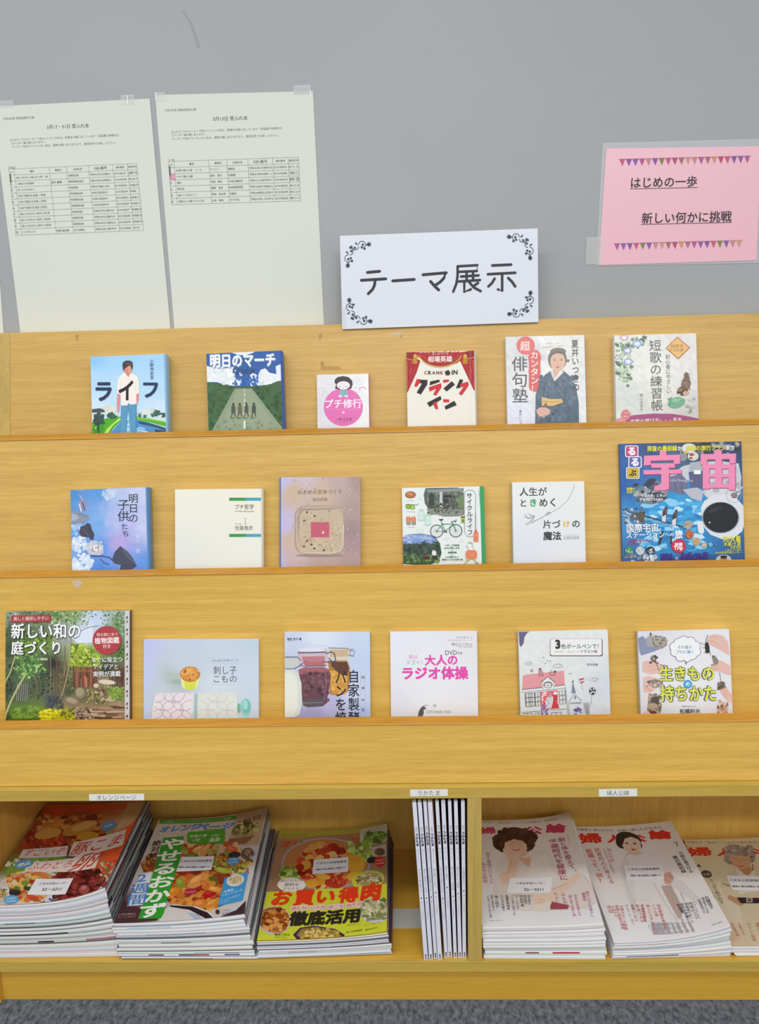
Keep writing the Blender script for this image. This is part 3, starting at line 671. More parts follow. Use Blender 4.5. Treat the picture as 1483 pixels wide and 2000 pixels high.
A.poly([(172, 262), (205, 240), (225, 262), (215, 310), (195, 322), (178, 300)], '#8b96b8').line([(178, 270), (190, 320)], 7, '#e9ecf4').line([(195, 250), (212, 312)], 6, '#3c4664').line([(205, 262), (218, 300)], 4, '#d88a8a').line([(178, 210), (196, 262)], 3, '#c06a78').line([(180, 215), (200, 255)], 3, '#e8e8f0').line([(160, 190), (210, 182)], 1.5, '#dfe8f8')
A.poly([(128, 312), (170, 322), (236, 345), (238, 372), (200, 392), (160, 398), (128, 400)], '#8d94a8').poly([(128, 330), (160, 340), (180, 360), (150, 375), (128, 380)], '#a8b4cc').line([(165, 330), (230, 352)], 4, '#6f7486')
A.poly([(185, 415), (215, 405), (228, 390), (248, 400), (258, 435), (272, 462), (266, 500), (246, 496), (240, 482), (192, 478), (176, 455)], '#474a58').line([(200, 425), (235, 470)], 3, '#6a6e7e').line([(225, 395), (252, 460)], 3, '#30323e')
A.poly([(225, 522), (268, 500), (310, 512), (328, 545), (330, 580), (300, 595), (240, 590), (220, 556)], '#c3c6d6').dabs(225, 505, 330, 590, 26, 10, ['#d8dae4', '#aeb2c6', '#e4c8cc']).poly([(252, 540), (285, 530), (318, 548), (308, 570), (262, 568)], '#e6e6ec').line([(258, 540), (262, 566), (275, 570)], 4, '#3c3c48').line([(295, 535), (300, 568)], 4, '#3c3c48').line([(275, 548), (294, 546)], 4, '#3c3c48')
A.line([(250, 600), (320, 600), (370, 610), (395, 635)], 7, '#3a4a78').line([(308, 615), (335, 645), (368, 652)], 5, '#3a4a78')
A.poly([(385, 620), (400, 575), (436, 536), (480, 570), (515, 610), (540, 662), (505, 685), (430, 690), (440, 655), (396, 645)], '#4a4d62').poly([(436, 536), (515, 610), (540, 662), (470, 600)], '#5a5e74').line([(440, 655), (532, 664)], 3, '#343648')
A.vtext('明日の', 517, 205, 520, 392, '#2d2d38', -.01, 1.05).vtext('子供', 455, 240, 457, 385, '#2d2d38', -.01, 1.1).vtext('たち', 458, 392, 474, 480, '#2d2d38', -.005, 1.0)
A.vtext('有川 浩', 546, 462, 546, 582, '#e6ecf8', .0, 1.0)
A.build('cover_print', M_film, S.cover)
# 8 cream with green bands
rt, S = make_book(1, .018, [(342, 956), (510, 954), (510, 1110), (342, 1112)], 'plain cream book with two green and blue bands at the right edge', base='#eceadb', spine_col='#e4e2d2', hard=True)
A = Art(S, (100, 900, 3.2239), seed=22)
A.field([(780, 180, '#eeecdc'), (1320, 180, '#eeebdb'), (780, 680, '#e4e6e0'), (1320, 680, '#e9eadf')], 8)
for y in (242, 470):
    A.rect(1121, y - 10, 1226, y + 10, '#3f9a4c').rect(1226, y - 10, 1345, y + 10, '#4aa6bc')
A.text('プチ哲学', 1158, 290, 1276, 290, '#3c4440', .01, 1.1).text('La Petite Philosophie', 1158, 319, 1278, 320, '#54605a', .01)
A.vtext('中公文庫', 1224, 360, 1224, 402, '#54605a').text('文と絵', 1162, 397, 1196, 397, '#54605a').text('佐藤雅彦', 1158, 423, 1270, 423, '#3c4440', .0, 1.1)
A.build('cover_print', M_print, S.cover)
# 9 beige cloth
rt, S = make_book(1, .013, [(549, 932), (706, 932), (704, 1107), (550.5, 1109)], 'beige felt-textured book with a rounded square and small pink rectangle', base='#b9a7a0', spine='L', spine_col='#5d78b0', hard=True)
A = Art(S, (520, 900, 3.2239), seed=23)
A.field([(100, 110, '#c3bfe4'), (112, 400, '#c4bce0'), (105, 660, '#c2bbe0'), (250, 110, '#cdbcc4'), (450, 130, '#c0aaa6'), (590, 110, '#ad9490'), (170, 200, '#cdb49c'), (350, 200, '#cfb69e'), (560, 300, '#b39a94'), (160, 500, '#ceb4a4'), (350, 650, '#bfa69a'), (590, 500, '#ab9096'), (590, 660, '#b49c98'), (540, 440, '#a58c8c'), (160, 640, '#ccb4b0')], 60, .9, 60)
A.dabs(160, 110, 590, 660, 260, 5, ['#c9b29f', '#b9a296', '#d6c4b2', '#a98f8a', '#cdb8ae'], 6)
A.ell(335, 596, 150, 10, '#9f8884').rrect(178, 282, 492, 590, 68, '#b39d8c')
A.rrect(190, 290, 486, 582, 62, '#c9b49a').dabs(205, 300, 470, 570, 200, 8, ['#c4ae94', '#cfbca0', '#bba78f', '#d6c6aa', '#b09a86'], 5)
A.poly([(215, 300), (460, 296), (430, 306), (235, 314), (212, 340), (205, 520), (195, 360)], '#a8968c').line([(230, 578), (400, 584), (470, 566), (484, 530), (488, 400)], 4, '#e6dcc4')
A.rect(282, 386, 398, 482, '#c85f74').dabs(286, 390, 394, 478, 90, 4, ['#d07084', '#c05a70', '#cc6a7c'], 4).poly([(354, 448), (362, 442), (366, 455), (358, 460), (352, 456)], '#f0e4d8')
for x, y in ((258, 324), (306, 348), (240, 378), (258, 504), (285, 528), (238, 540), (304, 552), (364, 563)): A.ell(x, y, 7, 7, '#6f625a').ell(x - 1, y - 1, 4, 4, '#544a44')
A.line([(290, 488), (280, 512), (286, 524)], 1.5, '#8d6a60')
A.text('おまめの豆本づくり', 200, 197, 474, 194, '#7a685c', .0, 1.0, .15).text('柴田尚美', 292, 245, 386, 242, '#93806f', .0)
A.build('cover_print', M_print, S.cover)
# 10 bicycle
rt, S = make_book(1, .012, [(785, 953), (944, 950), (948, 1102), (788, 1105)], 'white and green cycling book with a green bicycle and two round photographs', base='#e8eeea', spine='R', spine_col='#2fa06a', hard=False)
A = Art(S, (520, 900, 3.2239), seed=24)
A.rect(800, 100, 1500, 700, '#e6ecea').poly([(1344, 150), (1400, 150), (1400, 700), (1360, 700)], '#2fa264').vtext('自転車生活', 1344, 186, 1350, 280, '#4d7c66')
A.n += 1; A0 = [(1004, 172), (1210, 168), (1245, 200), (1246, 340), (1210, 350), (1120, 352), (1040, 330), (1000, 270), (992, 215)]
A.poly(A0, '#5d6460').dabs(1015, 180, 1235, 335, 130, 12, ['#4a5450', '#7c827c', '#5f6e5c', '#39403c', '#8c8e84', '#6a7a58'], 10)
A.poly([(1010, 182), (1240, 172), (1240, 192), (1020, 200)], '#8d9492').rect(1093, 196, 1110, 332, '#c9ccc8').rect(1120, 215, 1170, 232, '#2c3230').rect(1115, 240, 1150, 300, '#343c3a').rect(1025, 210, 1058, 300, '#39423c').rect(1160, 240, 1185, 290, '#585850').ell(1225, 262, 18, 40, '#6f8a50').ell(1040, 290, 24, 10, '#454a44').poly([(1010, 300), (1240, 305), (1240, 345), (1120, 352), (1040, 330)], '#8b8d86').dabs(1060, 270, 1220, 330, 60, 7, ['#363c34', '#5a6a48', '#7a7c74'], 8)
A.ring(1080, 312, 14, 14, 2.5, '#2c2c2c').ring(1120, 314, 14, 14, 2.5, '#2c2c2c').line([(1080, 312), (1095, 290), (1120, 314)], 2.5, '#2c2c2c')
A.poly([(862, 478), (900, 462), (980, 458), (1060, 474), (1095, 520), (1105, 580), (1090, 630), (1040, 652), (960, 656), (862, 650)], '#3d5238')
A.poly([(862, 490), (900, 466), (980, 460), (1055, 476), (1080, 510), (1000, 500), (940, 520), (862, 530)], '#7f9cd2').dabs(868, 470, 1060, 520, 30, 10, ['#8fa8da', '#6a86c0', '#a8badf'], 6, 2)
A.dabs(868, 525, 1090, 590, 80, 12, ['#3c4a52', '#30463a', '#4a5c4c', '#26382c'], 8).dabs(868, 590, 1090, 645, 80, 10, ['#5d8448', '#4a6e3a', '#749a58', '#3a5a32'], 8)
A.rect(990, 598, 1028, 622, '#4c2a26').rect(1046, 598, 1080, 620, '#34302c').line([(985, 598), (1085, 596)], 3, '#8c7a68').ell(1058, 580, 14, 16, '#e8ecec').ell(1052, 568, 7, 6, '#d9c8b8').line([(900, 610), (920, 596), (935, 612)], 2, '#7cb06a')
A.ell(909, 214, 33, 21, '#b56a40').ell(905, 210, 22, 12, '#d98d5c').line([(890, 222), (910, 205), (936, 214)], 2, '#6e3c24').line([(884, 210), (920, 228)], 2, '#6e3c24').ring(909, 214, 33, 21, 2, '#5e3a2a')
A.line([(888, 250), (930, 250)], 2, '#9aa6a0').line([(886, 320), (940, 322)], 2, '#9aa6a0').line([(892, 418), (938, 420)], 2, '#9aa6a0')
A.ell(896, 288, 17, 15, '#8fb83c').ell(922, 292, 15, 14, '#a6cc54').line([(880, 275), (915, 276), (955, 278), (960, 268)], 3, '#50642c').ring(896, 288, 17, 15, 2, '#50642c').ring(922, 292, 15, 14, 2, '#50642c')
for x in (897, 929): A.poly([(x - 15, 360), (x - 10, 346), (x - 2, 358), (x + 5, 345), (x + 13, 360), (x + 11, 404), (x - 10, 404)], '#e08a58').rect(x - 9, 386, x + 10, 404, '#8a9a98').line([(x - 15, 360), (x - 10, 404)], 2, '#5c4438').line([(x + 13, 360), (x + 11, 404)], 2, '#5c4438')
for x, y in ((978, 345), (1018, 375)): A.rrect(x - 18, y - 32, x + 18, y + 32, 8, '#b5d6cc').rrect(x - 14, y - 26, x + 14, y + 26, 6, '#d4e8e0').rect(x - 12, y - 42, x + 10, y - 34, '#b5d6cc').line([(x - 14, y), (x + 14, y)], 2, '#a3cabe')
A.line([(955, 240), (972, 225), (985, 245), (955, 240)], 2, '#cddad6').line([(1120, 488), (1140, 505), (1150, 486), (1122, 488)], 2, '#cddad6').line([(1215, 505), (1232, 488), (1245, 505), (1218, 512)], 2, '#cddad6').ring(970, 440, 22, 10, 1.5, '#cddad6')
for x, y in ((1074, 443), (1194, 440)):
    A.ring(x, y, 39, 39, 4.5, '#3c3a3c', n=36)
    for k in range(12): a = k * .5236; A.line([(x, y), (x + 37 * math.cos(a), y + 37 * math.sin(a))], 1, '#9a9c9c')
    A.ell(x, y, 4, 4, '#3c3a3c')
G = '#2f8f62'
A.line([(1104, 388), (1128, 444), (1178, 398), (1110, 398)], 6, G).line([(1128, 444), (1074, 443), (1112, 396)], 4, G).line([(1168, 385), (1180, 402), (1194, 440)], 5, G).line([(1104, 388), (1100, 372)], 3, '#55504e').poly([(1084, 368), (1116, 366), (1114, 374), (1098, 376)], '#3a3634').line([(1164, 384), (1190, 378), (1198, 368), (1196, 382), (1184, 388)], 4, '#4a4644').ell(1128, 444, 9, 9, '#6c6a68').line([(1128, 444), (1142, 452)], 3, '#4a4644')
A.line([(1248, 212), (1252, 196), (1268, 185), (1296, 185), (1312, 196), (1320, 214), (1316, 452), (1304, 474), (1284, 480), (1264, 474), (1250, 452)], 2, '#4a5350', closed=True).vtext('サイクルライフ', 1280, 200, 1284, 470, '#36403c', .008, 1.0)
A.line([(1320, 330), (1322, 440)], 1.5, '#8a4a3c').rrect(1306, 448, 1337, 510, 6, '#e2835c').rect(1313, 434, 1328, 448, '#c86a4a').line([(1308, 470), (1335, 470)], 2, '#f4c4a8')
A.rrect(1228, 356, 1251, 392, 5, '#a8b84c').rect(1226, 350, 1252, 358, '#5a4a34').line([(1236, 335), (1240, 352)], 2, '#d06a3c').ell(1240, 378, 8, 8, '#5f8a3a')
for t, y, x0, x1 in (('スポーツ自転車', 532, 1127, 1217), ('62人が楽しみ方', 549, 1122, 1219), ('走', 565, 1168, 1176), ('基礎知識', 577, 1146, 1199), ('×', 592, 1168, 1176), ('心が弾みたい', 606, 1132, 1212), ('愛車といける日帰り旅', 622, 1108, 1238)):
    A.text(t, x0, y, x1, y - 1, '#2e6a52', .03, .85)
A.ell(1282, 530, 16, 15, '#f2efe6').poly([(1268, 528), (1272, 512), (1288, 508), (1302, 520), (1296, 530), (1280, 522)], '#b0bca4').poly([(1275, 545), (1300, 545), (1310, 580), (1285, 582)], '#eef1ee').rrect(1256, 562, 1328, 620, 18, '#e58a60').ring(1292, 590, 26, 22, 2, '#c4603c').line([(1262, 530), (1270, 552), (1285, 560)], 4, '#f0e0d0').poly([(1262, 612), (1250, 650), (1285, 622)], '#b3c08c').poly([(1300, 618), (1326, 648), (1318, 622)], '#b3c08c').line([(1244, 650), (1264, 654)], 5, '#4a4440').line([(1320, 648), (1334, 640)], 5, '#4a4440').line([(1258, 536), (1275, 552)], 1.5, '#4a4440').line([(1296, 534), (1308, 560)], 1.5, '#4a4440')
A.build('cover_print', M_film, S.cover)
# 11 white tidying book
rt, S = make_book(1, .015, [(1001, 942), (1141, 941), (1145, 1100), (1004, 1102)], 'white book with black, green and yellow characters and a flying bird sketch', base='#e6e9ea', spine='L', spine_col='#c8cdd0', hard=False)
A = Art(S, (960, 840, 2.8356), seed=25)
A.field([(115, 295, '#e9ebe9'), (520, 290, '#e8eae8'), (120, 735, '#dde2ec'), (520, 730, '#e2e6ea')], 8)
D = '#3c3e42'
A.text('人生が', 156, 342, 308, 340, D, .02, 1.0)
A.text('と', 162, 404, 194, 404, D, .02).text('き', 214, 402, 250, 402, '#32a05e', .03).text('めく', 266, 402, 355, 400, D, .02)
A.text('片づ', 286, 522, 383, 521, D, .02).text('け', 400, 521, 434, 520, '#e0b22e', .03).text('の', 448, 520, 490, 520, D, .02)
A.text('魔法', 287, 586, 387, 585, D, .03).text('近藤麻理恵', 398, 597, 487, 597, '#a2a6aa').text('こんどうまりえ', 398, 582, 486, 582, '#b9bcc0')
A.line([(461, 300), (450, 340), (425, 385), (385, 425), (340, 452), (325, 462)], 1.6, '#70767a').line([(325, 455), (285, 482), (250, 500), (215, 508), (240, 480), (205, 462)], 2, '#585c60').line([(182, 480), (215, 488), (242, 472), (225, 498), (190, 524), (220, 516), (246, 500)], 2, '#585c60').line([(186, 466), (200, 488), (235, 492), (210, 470), (240, 482)], 2, '#585c60').line([(300, 470), (318, 452), (326, 456), (312, 474)], 2, '#585c60')
A.build('cover_print', M_print, S.cover)
# 12 space guide
rt, S = make_book(1, .008, [(1211, 867), (1447, 863.5), (1457, 1096), (1217, 1098.5)], 'large blue space guide with pink title characters and a white-suited astronaut', 'magazine', 'guidebook', base='#2c5f9c', spine='L', hard=False, mat=M_gloss)
A = Art(S, (960, 840, 2.8356), seed=26)
A.field([(720, 80, '#24549a'), (900, 80, '#2b4c80'), (1100, 80, '#3a4450'), (1370, 80, '#28406c'), (720, 300, '#1f5ea8'), (850, 260, '#2f6cb0'), (1000, 180, '#4a6a8e'), (720, 500, '#3c8cc8'), (950, 420, '#2f9ad8'), (1100, 440, '#36a2dc'), (900, 600, '#2c86c8'), (1100, 650, '#2f84c4'), (1390, 500, '#2a6aa8'), (1380, 700, '#2c5c98'), (740, 700, '#2e74b4')], 50, 1.2, 14)
A.dabs(830, 380, 1180, 660, 120, 14, ['#4ab0e2', '#2a8ccc', '#8fd0f0', '#2580c0', '#bfe4f6'], 6, 2.6)
A.dabs(1040, 74, 1370, 140, 50, 15, ['#33383e', '#5a6068', '#8e9498', '#23282e', '#a8a49c'], 10)
A.ell(1095, 100, 40, 26, '#dcdcd4').ell(1118, 145, 30, 24, '#d8d8d0').ell(1110, 136, 14, 8, '#b8322c').ell(1106, 155, 10, 6, '#b8322c').ell(1078, 125, 12, 8, '#c8b23c').ell(1200, 120, 26, 18, '#3a3e44').rect(1225, 80, 1330, 98, '#9aa0a4')
# suit
A.poly([(985, 255), (1060, 200), (1140, 180), (1260, 170), (1370, 185), (1385, 260), (1380, 340), (1300, 372), (1240, 370), (1180, 395), (1165, 430), (1175, 520), (1230, 575), (1290, 600), (1330, 560), (1398, 540), (1398, 420), (1360, 380), (1385, 340)], '#c9ccd2')
A.poly([(985, 260), (1050, 240), (1085, 280), (1082, 345), (1060, 360), (990, 335)], '#6e7290').poly([(1092, 232), (1170, 222), (1180, 262), (1178, 322), (1102, 316)], '#585e86').poly([(1060, 330), (1140, 318), (1175, 340), (1165, 395), (1110, 380)], '#b8bcc8')
A.poly([(1100, 180), (1180, 170), (1176, 225), (1094, 232)], '#aeb2bc').rect(1122, 222, 1160, 244, '#f4f4f4').ell(1060, 150, 26, 22, '#8e9296').line([(1010, 275), (1025, 338)], 3, '#42465e').line([(1050, 262), (1058, 350)], 3, '#42465e').text('Lyla Navigator', 990, 278, 1120, 282, '#c8ccd8')
A.ell(1262, 340, 90, 50, '#bfc2c8').ell(1265, 350, 80, 40, '#d4d6da').dabs(1190, 270, 1380, 340, 40, 12, ['#d6d8dc', '#9a9ea6', '#b4b8be'], 5, 1.6)
A.poly([(1160, 430), (1180, 392), (1230, 360), (1300, 358), (1360, 380), (1395, 420), (1400, 520), (1390, 560), (1340, 600), (1280, 605), (1215, 580), (1172, 530)], '#dde1e6').ell(1270, 485, 104, 88, '#9aa3b4').ell(1270, 484, 98, 84, '#15181f').ell(1209, 512, 4, 4, '#ffffff').ell(1240, 440, 40, 12, '#2a3040', -20)
A.poly([(1140, 512), (1168, 502), (1180, 560), (1168, 578), (1146, 566)], '#e2e4e8').ring(1342, 360, 42, 42, 3, '#9eb4cc').ell(1345, 362, 18, 16, '#8a6a6a').line([(1310, 395), (1370, 330)], 2, '#b8c8da')
# hand and glove left
A.poly([(800, 330), (850, 300), (905, 275), (935, 285), (960, 320), (985, 350), (960, 390), (900, 412), (830, 405), (795, 380)], '#6f7d8e').dabs(800, 300, 975, 400, 46, 12, ['#8e9aa8', '#4c5868', '#aab2bc', '#39424e'], 8, 1.6).ell(880, 290, 34, 18, '#33384a', -30).ell(930, 365, 44, 22, '#3d4656', 10)
# station
A.line([(726, 440), (1062, 536)], 8, '#39424e').line([(726, 452), (1040, 545)], 3, '#c4ccd4').rect(770, 455, 830, 500, '#5a6470').dabs(740, 430, 850, 520, 40, 9, ['#c8ced4', '#5c6874', '#343c46', '#9aa6b0'], 8)
for x, y in ((962, 460), (1018, 478)):
    A.poly([(x - 12, y - 10), (x + 6, y - 42), (x + 14, y - 30), (x + 4, y + 50), (x - 18, y + 44)], '#3c3438').poly([(x - 16, y + 20), (x + 6, y + 8), (x + 3, y + 50), (x - 18, y + 44)], '#d6dade').poly([(x - 2, y - 18), (x + 10, y - 32), (x + 6, y + 10)], '#7a5a50')
A.poly([(940, 560), (955, 560), (936, 636), (922, 632)], '#3a3438').poly([(990, 560), (1003, 565), (1000, 632), (990, 630)], '#48383a')
A.line([(728, 470), (760, 480), (762, 520)], 5, '#d0d6dc').ell(830, 480, 18, 30, '#5c5240')
# pink title
P, PS = '#f08cb4', '#a84a78'
def uchu(c, o, bw):
    A.rect(932 + o, 112 + o, 968 + o, 140 + o, c).poly([(845 + o, 142 + o), (1045 + o, 136 + o), (1044 + o, 186 + o), (1008 + o, 188 + o), (1010 + o, 166 + o), (882 + o, 170 + o), (882 + o, 192 + o), (843 + o, 196 + o)], c)
    A.rect(885 + o, 184 + o, 1015 + o, 208 + o, c).poly([(842 + o, 222 + o), (1052 + o, 218 + o), (1052 + o, 240 + o), (842 + o, 246 + o)], c).poly([(940 + o, 205 + o), (982 + o, 204 + o), (984 + o, 325 + o), (958 + o, 334 + o), (900 + o, 334 + o), (905 + o, 306 + o), (940 + o, 306 + o)], c)
    A.rect(1232 + o, 110 + o, 1274 + o, 134 + o, c).poly([(1158 + o, 134 + o), (1354 + o, 130 + o), (1352 + o, 184 + o), (1318 + o, 186 + o), (1318 + o, 160 + o), (1194 + o, 163 + o), (1194 + o, 190 + o), (1158 + o, 192 + o)], c)
    A.rect(1170 + o, 190 + o, 1348 + o, 214 + o, c).rect(1170 + o, 190 + o, 1206 + o, 326 + o, c).rect(1314 + o, 190 + o, 1350 + o, 332 + o, c).rect(1240 + o, 160 + o, 1276 + o, 310 + o, c).rect(1180 + o, 244 + o, 1340 + o, 262 + o, c).rect(1175 + o, 298 + o, 1348 + o, 320 + o, c)
uchu(PS, 4, 0); uchu(P, 0, 0)
for c, x, y, ch in (('#c83c78', 777, 118, 'る'), ('#5a62b4', 795, 178, 'る'), ('#d8b42c', 783, 238, 'ぶ')):
    A.rrect(x - 37, y - 32, x + 37, y + 32, 10, '#f2f2f4').rrect(x - 32, y - 28, x + 32, y + 28, 8, '#2a2438' if ch == 'ぶ' else c)
    if ch == 'ぶ': A.rrect(x - 30, y - 26, x + 30, y + 26, 7, c)
    A.text(ch, x - 21, y, x + 21, y, '#2a2438' if ch == 'ぶ' else '#f6f4f6', .05)
Y = '#e6e028'
A.text('探査の最前線', 862, 103, 1028, 101, Y, .03, 1.15).text('から', 1031, 101, 1074, 100, '#f4f4f0', .03, 1.1).text('未来の旅行プラン', 1078, 100, 1296, 98, Y, .03, 1.15).text('まで', 1300, 98, 1346, 97, '#f4f4f0', .03, 1.1)
A.text('話題の', 748, 326, 796, 326, Y, .03).text('注目ツアー', 748, 343, 830, 343, Y, .03)
A.text('「宇宙兄弟」に学ぶ！', 822, 364, 970, 362, '#f4f4f4', .02).text('宇宙飛行士Q&A', 820, 385, 950, 383, '#f4f4f4', .02)
A.text('国際宇宙', 748, 544, 924, 540, '#3a6a9c', .07, 1.1).text('国際宇宙', 748, 543, 924, 539, '#f6f8fa', .02, 1.1).text('ステーション', 748, 583, 958, 578, '#f6f8fa', .02, 1.15).text('への', 960, 580, 1010, 578, '#f6f8fa', .02, .9).text('旅', 1014, 578, 1058, 577, '#f6f8fa', .03, 1.15)
A.line([(759, 604), (759, 636)], 3, '#c43c70').text('全国宇宙スポット', 766, 612, 897, 610, '#b82e66', .02).text('カタログ', 766, 629, 830, 628, '#b82e66', .02)
A.ell(1036, 642, 39, 38, '#c8284a').poly([(1040, 675), (1048, 688), (1058, 668)], '#c8284a').text('妄想', 1014, 634, 1058, 633, '#fdf0f2', .04).text('Trip', 1008, 656, 1060, 655, '#fdf0f2', .04)
A.text('月/火星', 1280, 604, 1380, 602, Y, .03, 1.2).text('木星/土星', 1284, 632, 1380, 630, Y, .02, 1.1).text('金星/海星', 1322, 650, 1380, 649, Y, .01).text('１月日ふり返り', 1292, 665, 1382, 664, Y, .01).text('JAXA筑波宇宙センター', 1238, 680, 1384, 678, Y, .01)
for x, y, q, c in ((1088, 525, 24, '#b4a490'), (1096, 578, 23, '#c0603c'), (1134, 616, 21, '#c8a478'), (1176, 636, 14, '#cbb890'), (1212, 634, 12, '#7ab4d0'), (1242, 630, 11, '#4a78c0')):
    A.ell(x, y, q, q, c).dabs(x - q * .8, y - q * .6, x + q * .8, y + q * .6, 9, q * .25, [c], 24, 1.8, 'e')
A.line([(1155, 642), (1198, 630)], 2.5, '#e2d6b0')
for x, c in ((762, '#3a8a4c'), (822, '#c8ccd0'), (880, '#2c3038')): A.ell(x, 668, 24, 24, c).dabs(x - 18, 655, x + 18, 685, 10, 7, [c, '#8aa8c0', '#d8dcdc'], 16, shape='e')
A.dabs(740, 690, 850, 730, 20, 12, ['#8892a0', '#5a6474', '#c0c8d0']).dabs(840, 690, 910, 730, 16, 12, ['#e0e6ec', '#a8b8c8'])
A.text('脱', 932, 722, 1008, 722, '#3c2e86', .06, 1.1).ell(1024, 708, 13, 13, '#7d98c8').ring(1024, 708, 13, 13, 3, '#2c2e6c').text('地球', 1042, 722, 1210, 720, '#3c2e86', .06, 1.1)
A.rect(1196, 690, 1390, 760, '#2c5c98').ell(1284, 722, 44, 32, '#c8ccd0').ell(1284, 724, 20, 26, '#b07c5c').ell(1284, 702, 20, 9, '#2a221e')
A.vtext('監修・林公代', 1360, 200, 1364, 300, '#d8dce4')
A.build('cover_print', M_gloss, S.cover)

# ------------------------------------------------------------------ third row
# 13 garden
rt, S = make_book(2, .008, [(11, 1194), (249, 1190), (252, 1411), (3, 1415.5)], 'garden book with a photograph of a Japanese garden and white title characters', base='#5b3a34', spine='R', spine_col='#5e3c34', hard=False, mat=M_gloss)
A = Art(S, (0, 1160, 5.4926), seed=31)
A.field([(70, 200, '#9aa494'), (300, 220, '#7c8c60'), (600, 200, '#6c8a4c'), (800, 220, '#86a264'), (1000, 230, '#c8d6ee'), (1200, 200, '#a8bcae'), (1340, 220, '#94a888'), (950, 320, '#d4e0f6'), (920, 470, '#dfe6f8'), (1050, 300, '#c8d8f0'), (1280, 320, '#6a8c50'), (700, 420, '#a8b0b4'), (450, 380, '#6c7660'), (150, 400, '#4c5a40'), (100, 600, '#3c4a30'), (300, 560, '#5a7c30'), (500, 500, '#6a8a34'), (620, 480, '#9aa08c'), (850, 600, '#9cb436'), (1000, 620, '#86a43c'), (1280, 620, '#5c7c38'), (300, 800, '#6a8c4c'), (150, 850, '#4e6644'), (450, 850, '#3c4a34'), (570, 750, '#2e2a22'), (650, 850, '#5a4e3c'), (850, 760, '#a4b02c'), (900, 900, '#7c4c38'), (1150, 800, '#3c3c30'), (1300, 880, '#5c3c30'), (70, 1050, '#3a4232'), (230, 1050, '#4e5648'), (400, 1000, '#4c5a3c'), (550, 1150, '#4c5060'), (750, 1050, '#4a5434'), (760, 1150, '#8c7c5c'), (900, 1100, '#6a6440'), (1050, 1080, '#7c6c44'), (1250, 1060, '#74883c'), (1150, 950, '#9a8870'), (300, 1280, '#5c7c24'), (150, 1250, '#587a28'), (480, 1240, '#6a7c30'), (60, 1330, '#42522a'), (380, 1340, '#4c6a1c'), (560, 1330, '#dcd01c'), (700, 1320, '#a8a020'), (900, 1250, '#a08060'), (1050, 1300, '#9a7a5c'), (1250, 1240, '#b09070'), (1300, 1340, '#94704c'), (850, 1360, '#7c624c')], 90, .9, 40)
for b, n, z, pal in (((70, 190, 560, 470), 160, 13, ['#7f9a58', '#4c6038', '#a8b8a0', '#3a4a34', '#c8d0cc', '#5c6c50']), ((560, 180, 960, 330), 130, 13, ['#7fa04c', '#4c6c34', '#a8c080', '#5c7a40', '#c4d4b8']), ((960, 170, 1340, 250), 60, 9, ['#5c7a4c', '#4c6a44', '#c4d4e4', '#3f5a38']), ((1080, 250, 1345, 430), 90, 11, ['#5f8248', '#42603a', '#b4c8c8', '#78965c']), ((220, 460, 560, 620), 80, 16, ['#7ca032', '#94b43c', '#4e6a2c', '#5c8030']), ((760, 540, 1080, 780), 190, 15, ['#b4c83c', '#94ae2c', '#d0dc50', '#6a8824', '#5a7428']), ((1150, 560, 1345, 680), 60, 13, ['#54743a', '#6a8c44', '#3c5430']), ((150, 640, 500, 900), 150, 16, ['#7fb454', '#5c9440', '#a0cc74', '#3e5c34', '#486c44']), ((50, 640, 160, 1100), 70, 14, ['#3c4c34', '#55684c', '#26301f']), ((330, 850, 560, 1120), 110, 13, ['#3e4e38', '#506444', '#2a3626', '#5a6c4c']), ((640, 780, 800, 1060), 70, 12, ['#4c5c34', '#34402a', '#6c8c44', '#8a7c54'])):
    A.dabs(*b, n, z, pal, 8)
A.poly([(770, 470), (900, 380), (1000, 352), (1010, 520), (830, 530)], '#dde5f6')
for x in range(790, 1040, 24): A.line([(x, 780), (x + 4, 1000)], 16, ('#7c4434', '#8a4c3a', '#5e3428')[(x // 24) % 3])
A.rect(835, 820, 985, 832, '#a4603c').line([(828, 800), (824, 1000)], 7, '#b88c6c').line([(978, 810), (972, 1010)], 6, '#b08868').line([(872, 900), (872, 1000)], 4, '#c4a088').poly([(898, 870), (940, 900), (940, 1000), (915, 1000)], '#c07448')
for x in range(1180, 1340, 26): A.line([(x, 890), (x, 1000)], 14, ('#54342c', '#6a4436')[(x // 26) % 2])
for k in range(6): A.line([(190 + k * 22, 960 + (k % 2) * 6), (180 + k * 22, 1150)], 5, '#b4b4ac')
for x0, y0, x1, y1, wd, c in ((545, 680, 540, 1080, 9, '#8a7c64'), (610, 700, 625, 1160, 12, '#6c5440'), (700, 560, 680, 1000, 9, '#786850'), (760, 470, 740, 800, 12, '#a89880'), (740, 800, 640, 1180, 13, '#a89470'), (700, 720, 690, 900, 12, '#8a7656'), (376, 830, 400, 1080, 6, '#9a7c60'), (580, 850, 590, 1140, 8, '#7c5840'), (620, 560, 570, 620, 7, '#5c5444')): A.line([(x0, y0), ((x0 + x1) / 2 + 6, (y0 + y1) / 2), (x1, y1)], wd, c)
A.line([(170, 660), (110, 850), (60, 940), (50, 1010)], 15, '#b4b07c').line([(280, 860), (210, 980), (130, 1130), (70, 1280), (45, 1390)], 22, '#a4a66c').line([(275, 860), (200, 980), (120, 1140), (66, 1280)], 8, '#c8c890').line([(870, 400), (940, 360), (1060, 340)], 4, '#5c5c48')
A.ell(330, 1290, 215, 105, '#65862c').dabs(140, 1200, 520, 1380, 150, 20, ['#6c8e2e', '#7c9c38', '#587824', '#8aa040'], 6, 1.6, 'e').poly([(100, 1340), (440, 1330), (600, 1385), (60, 1400)], '#4c6c1e')
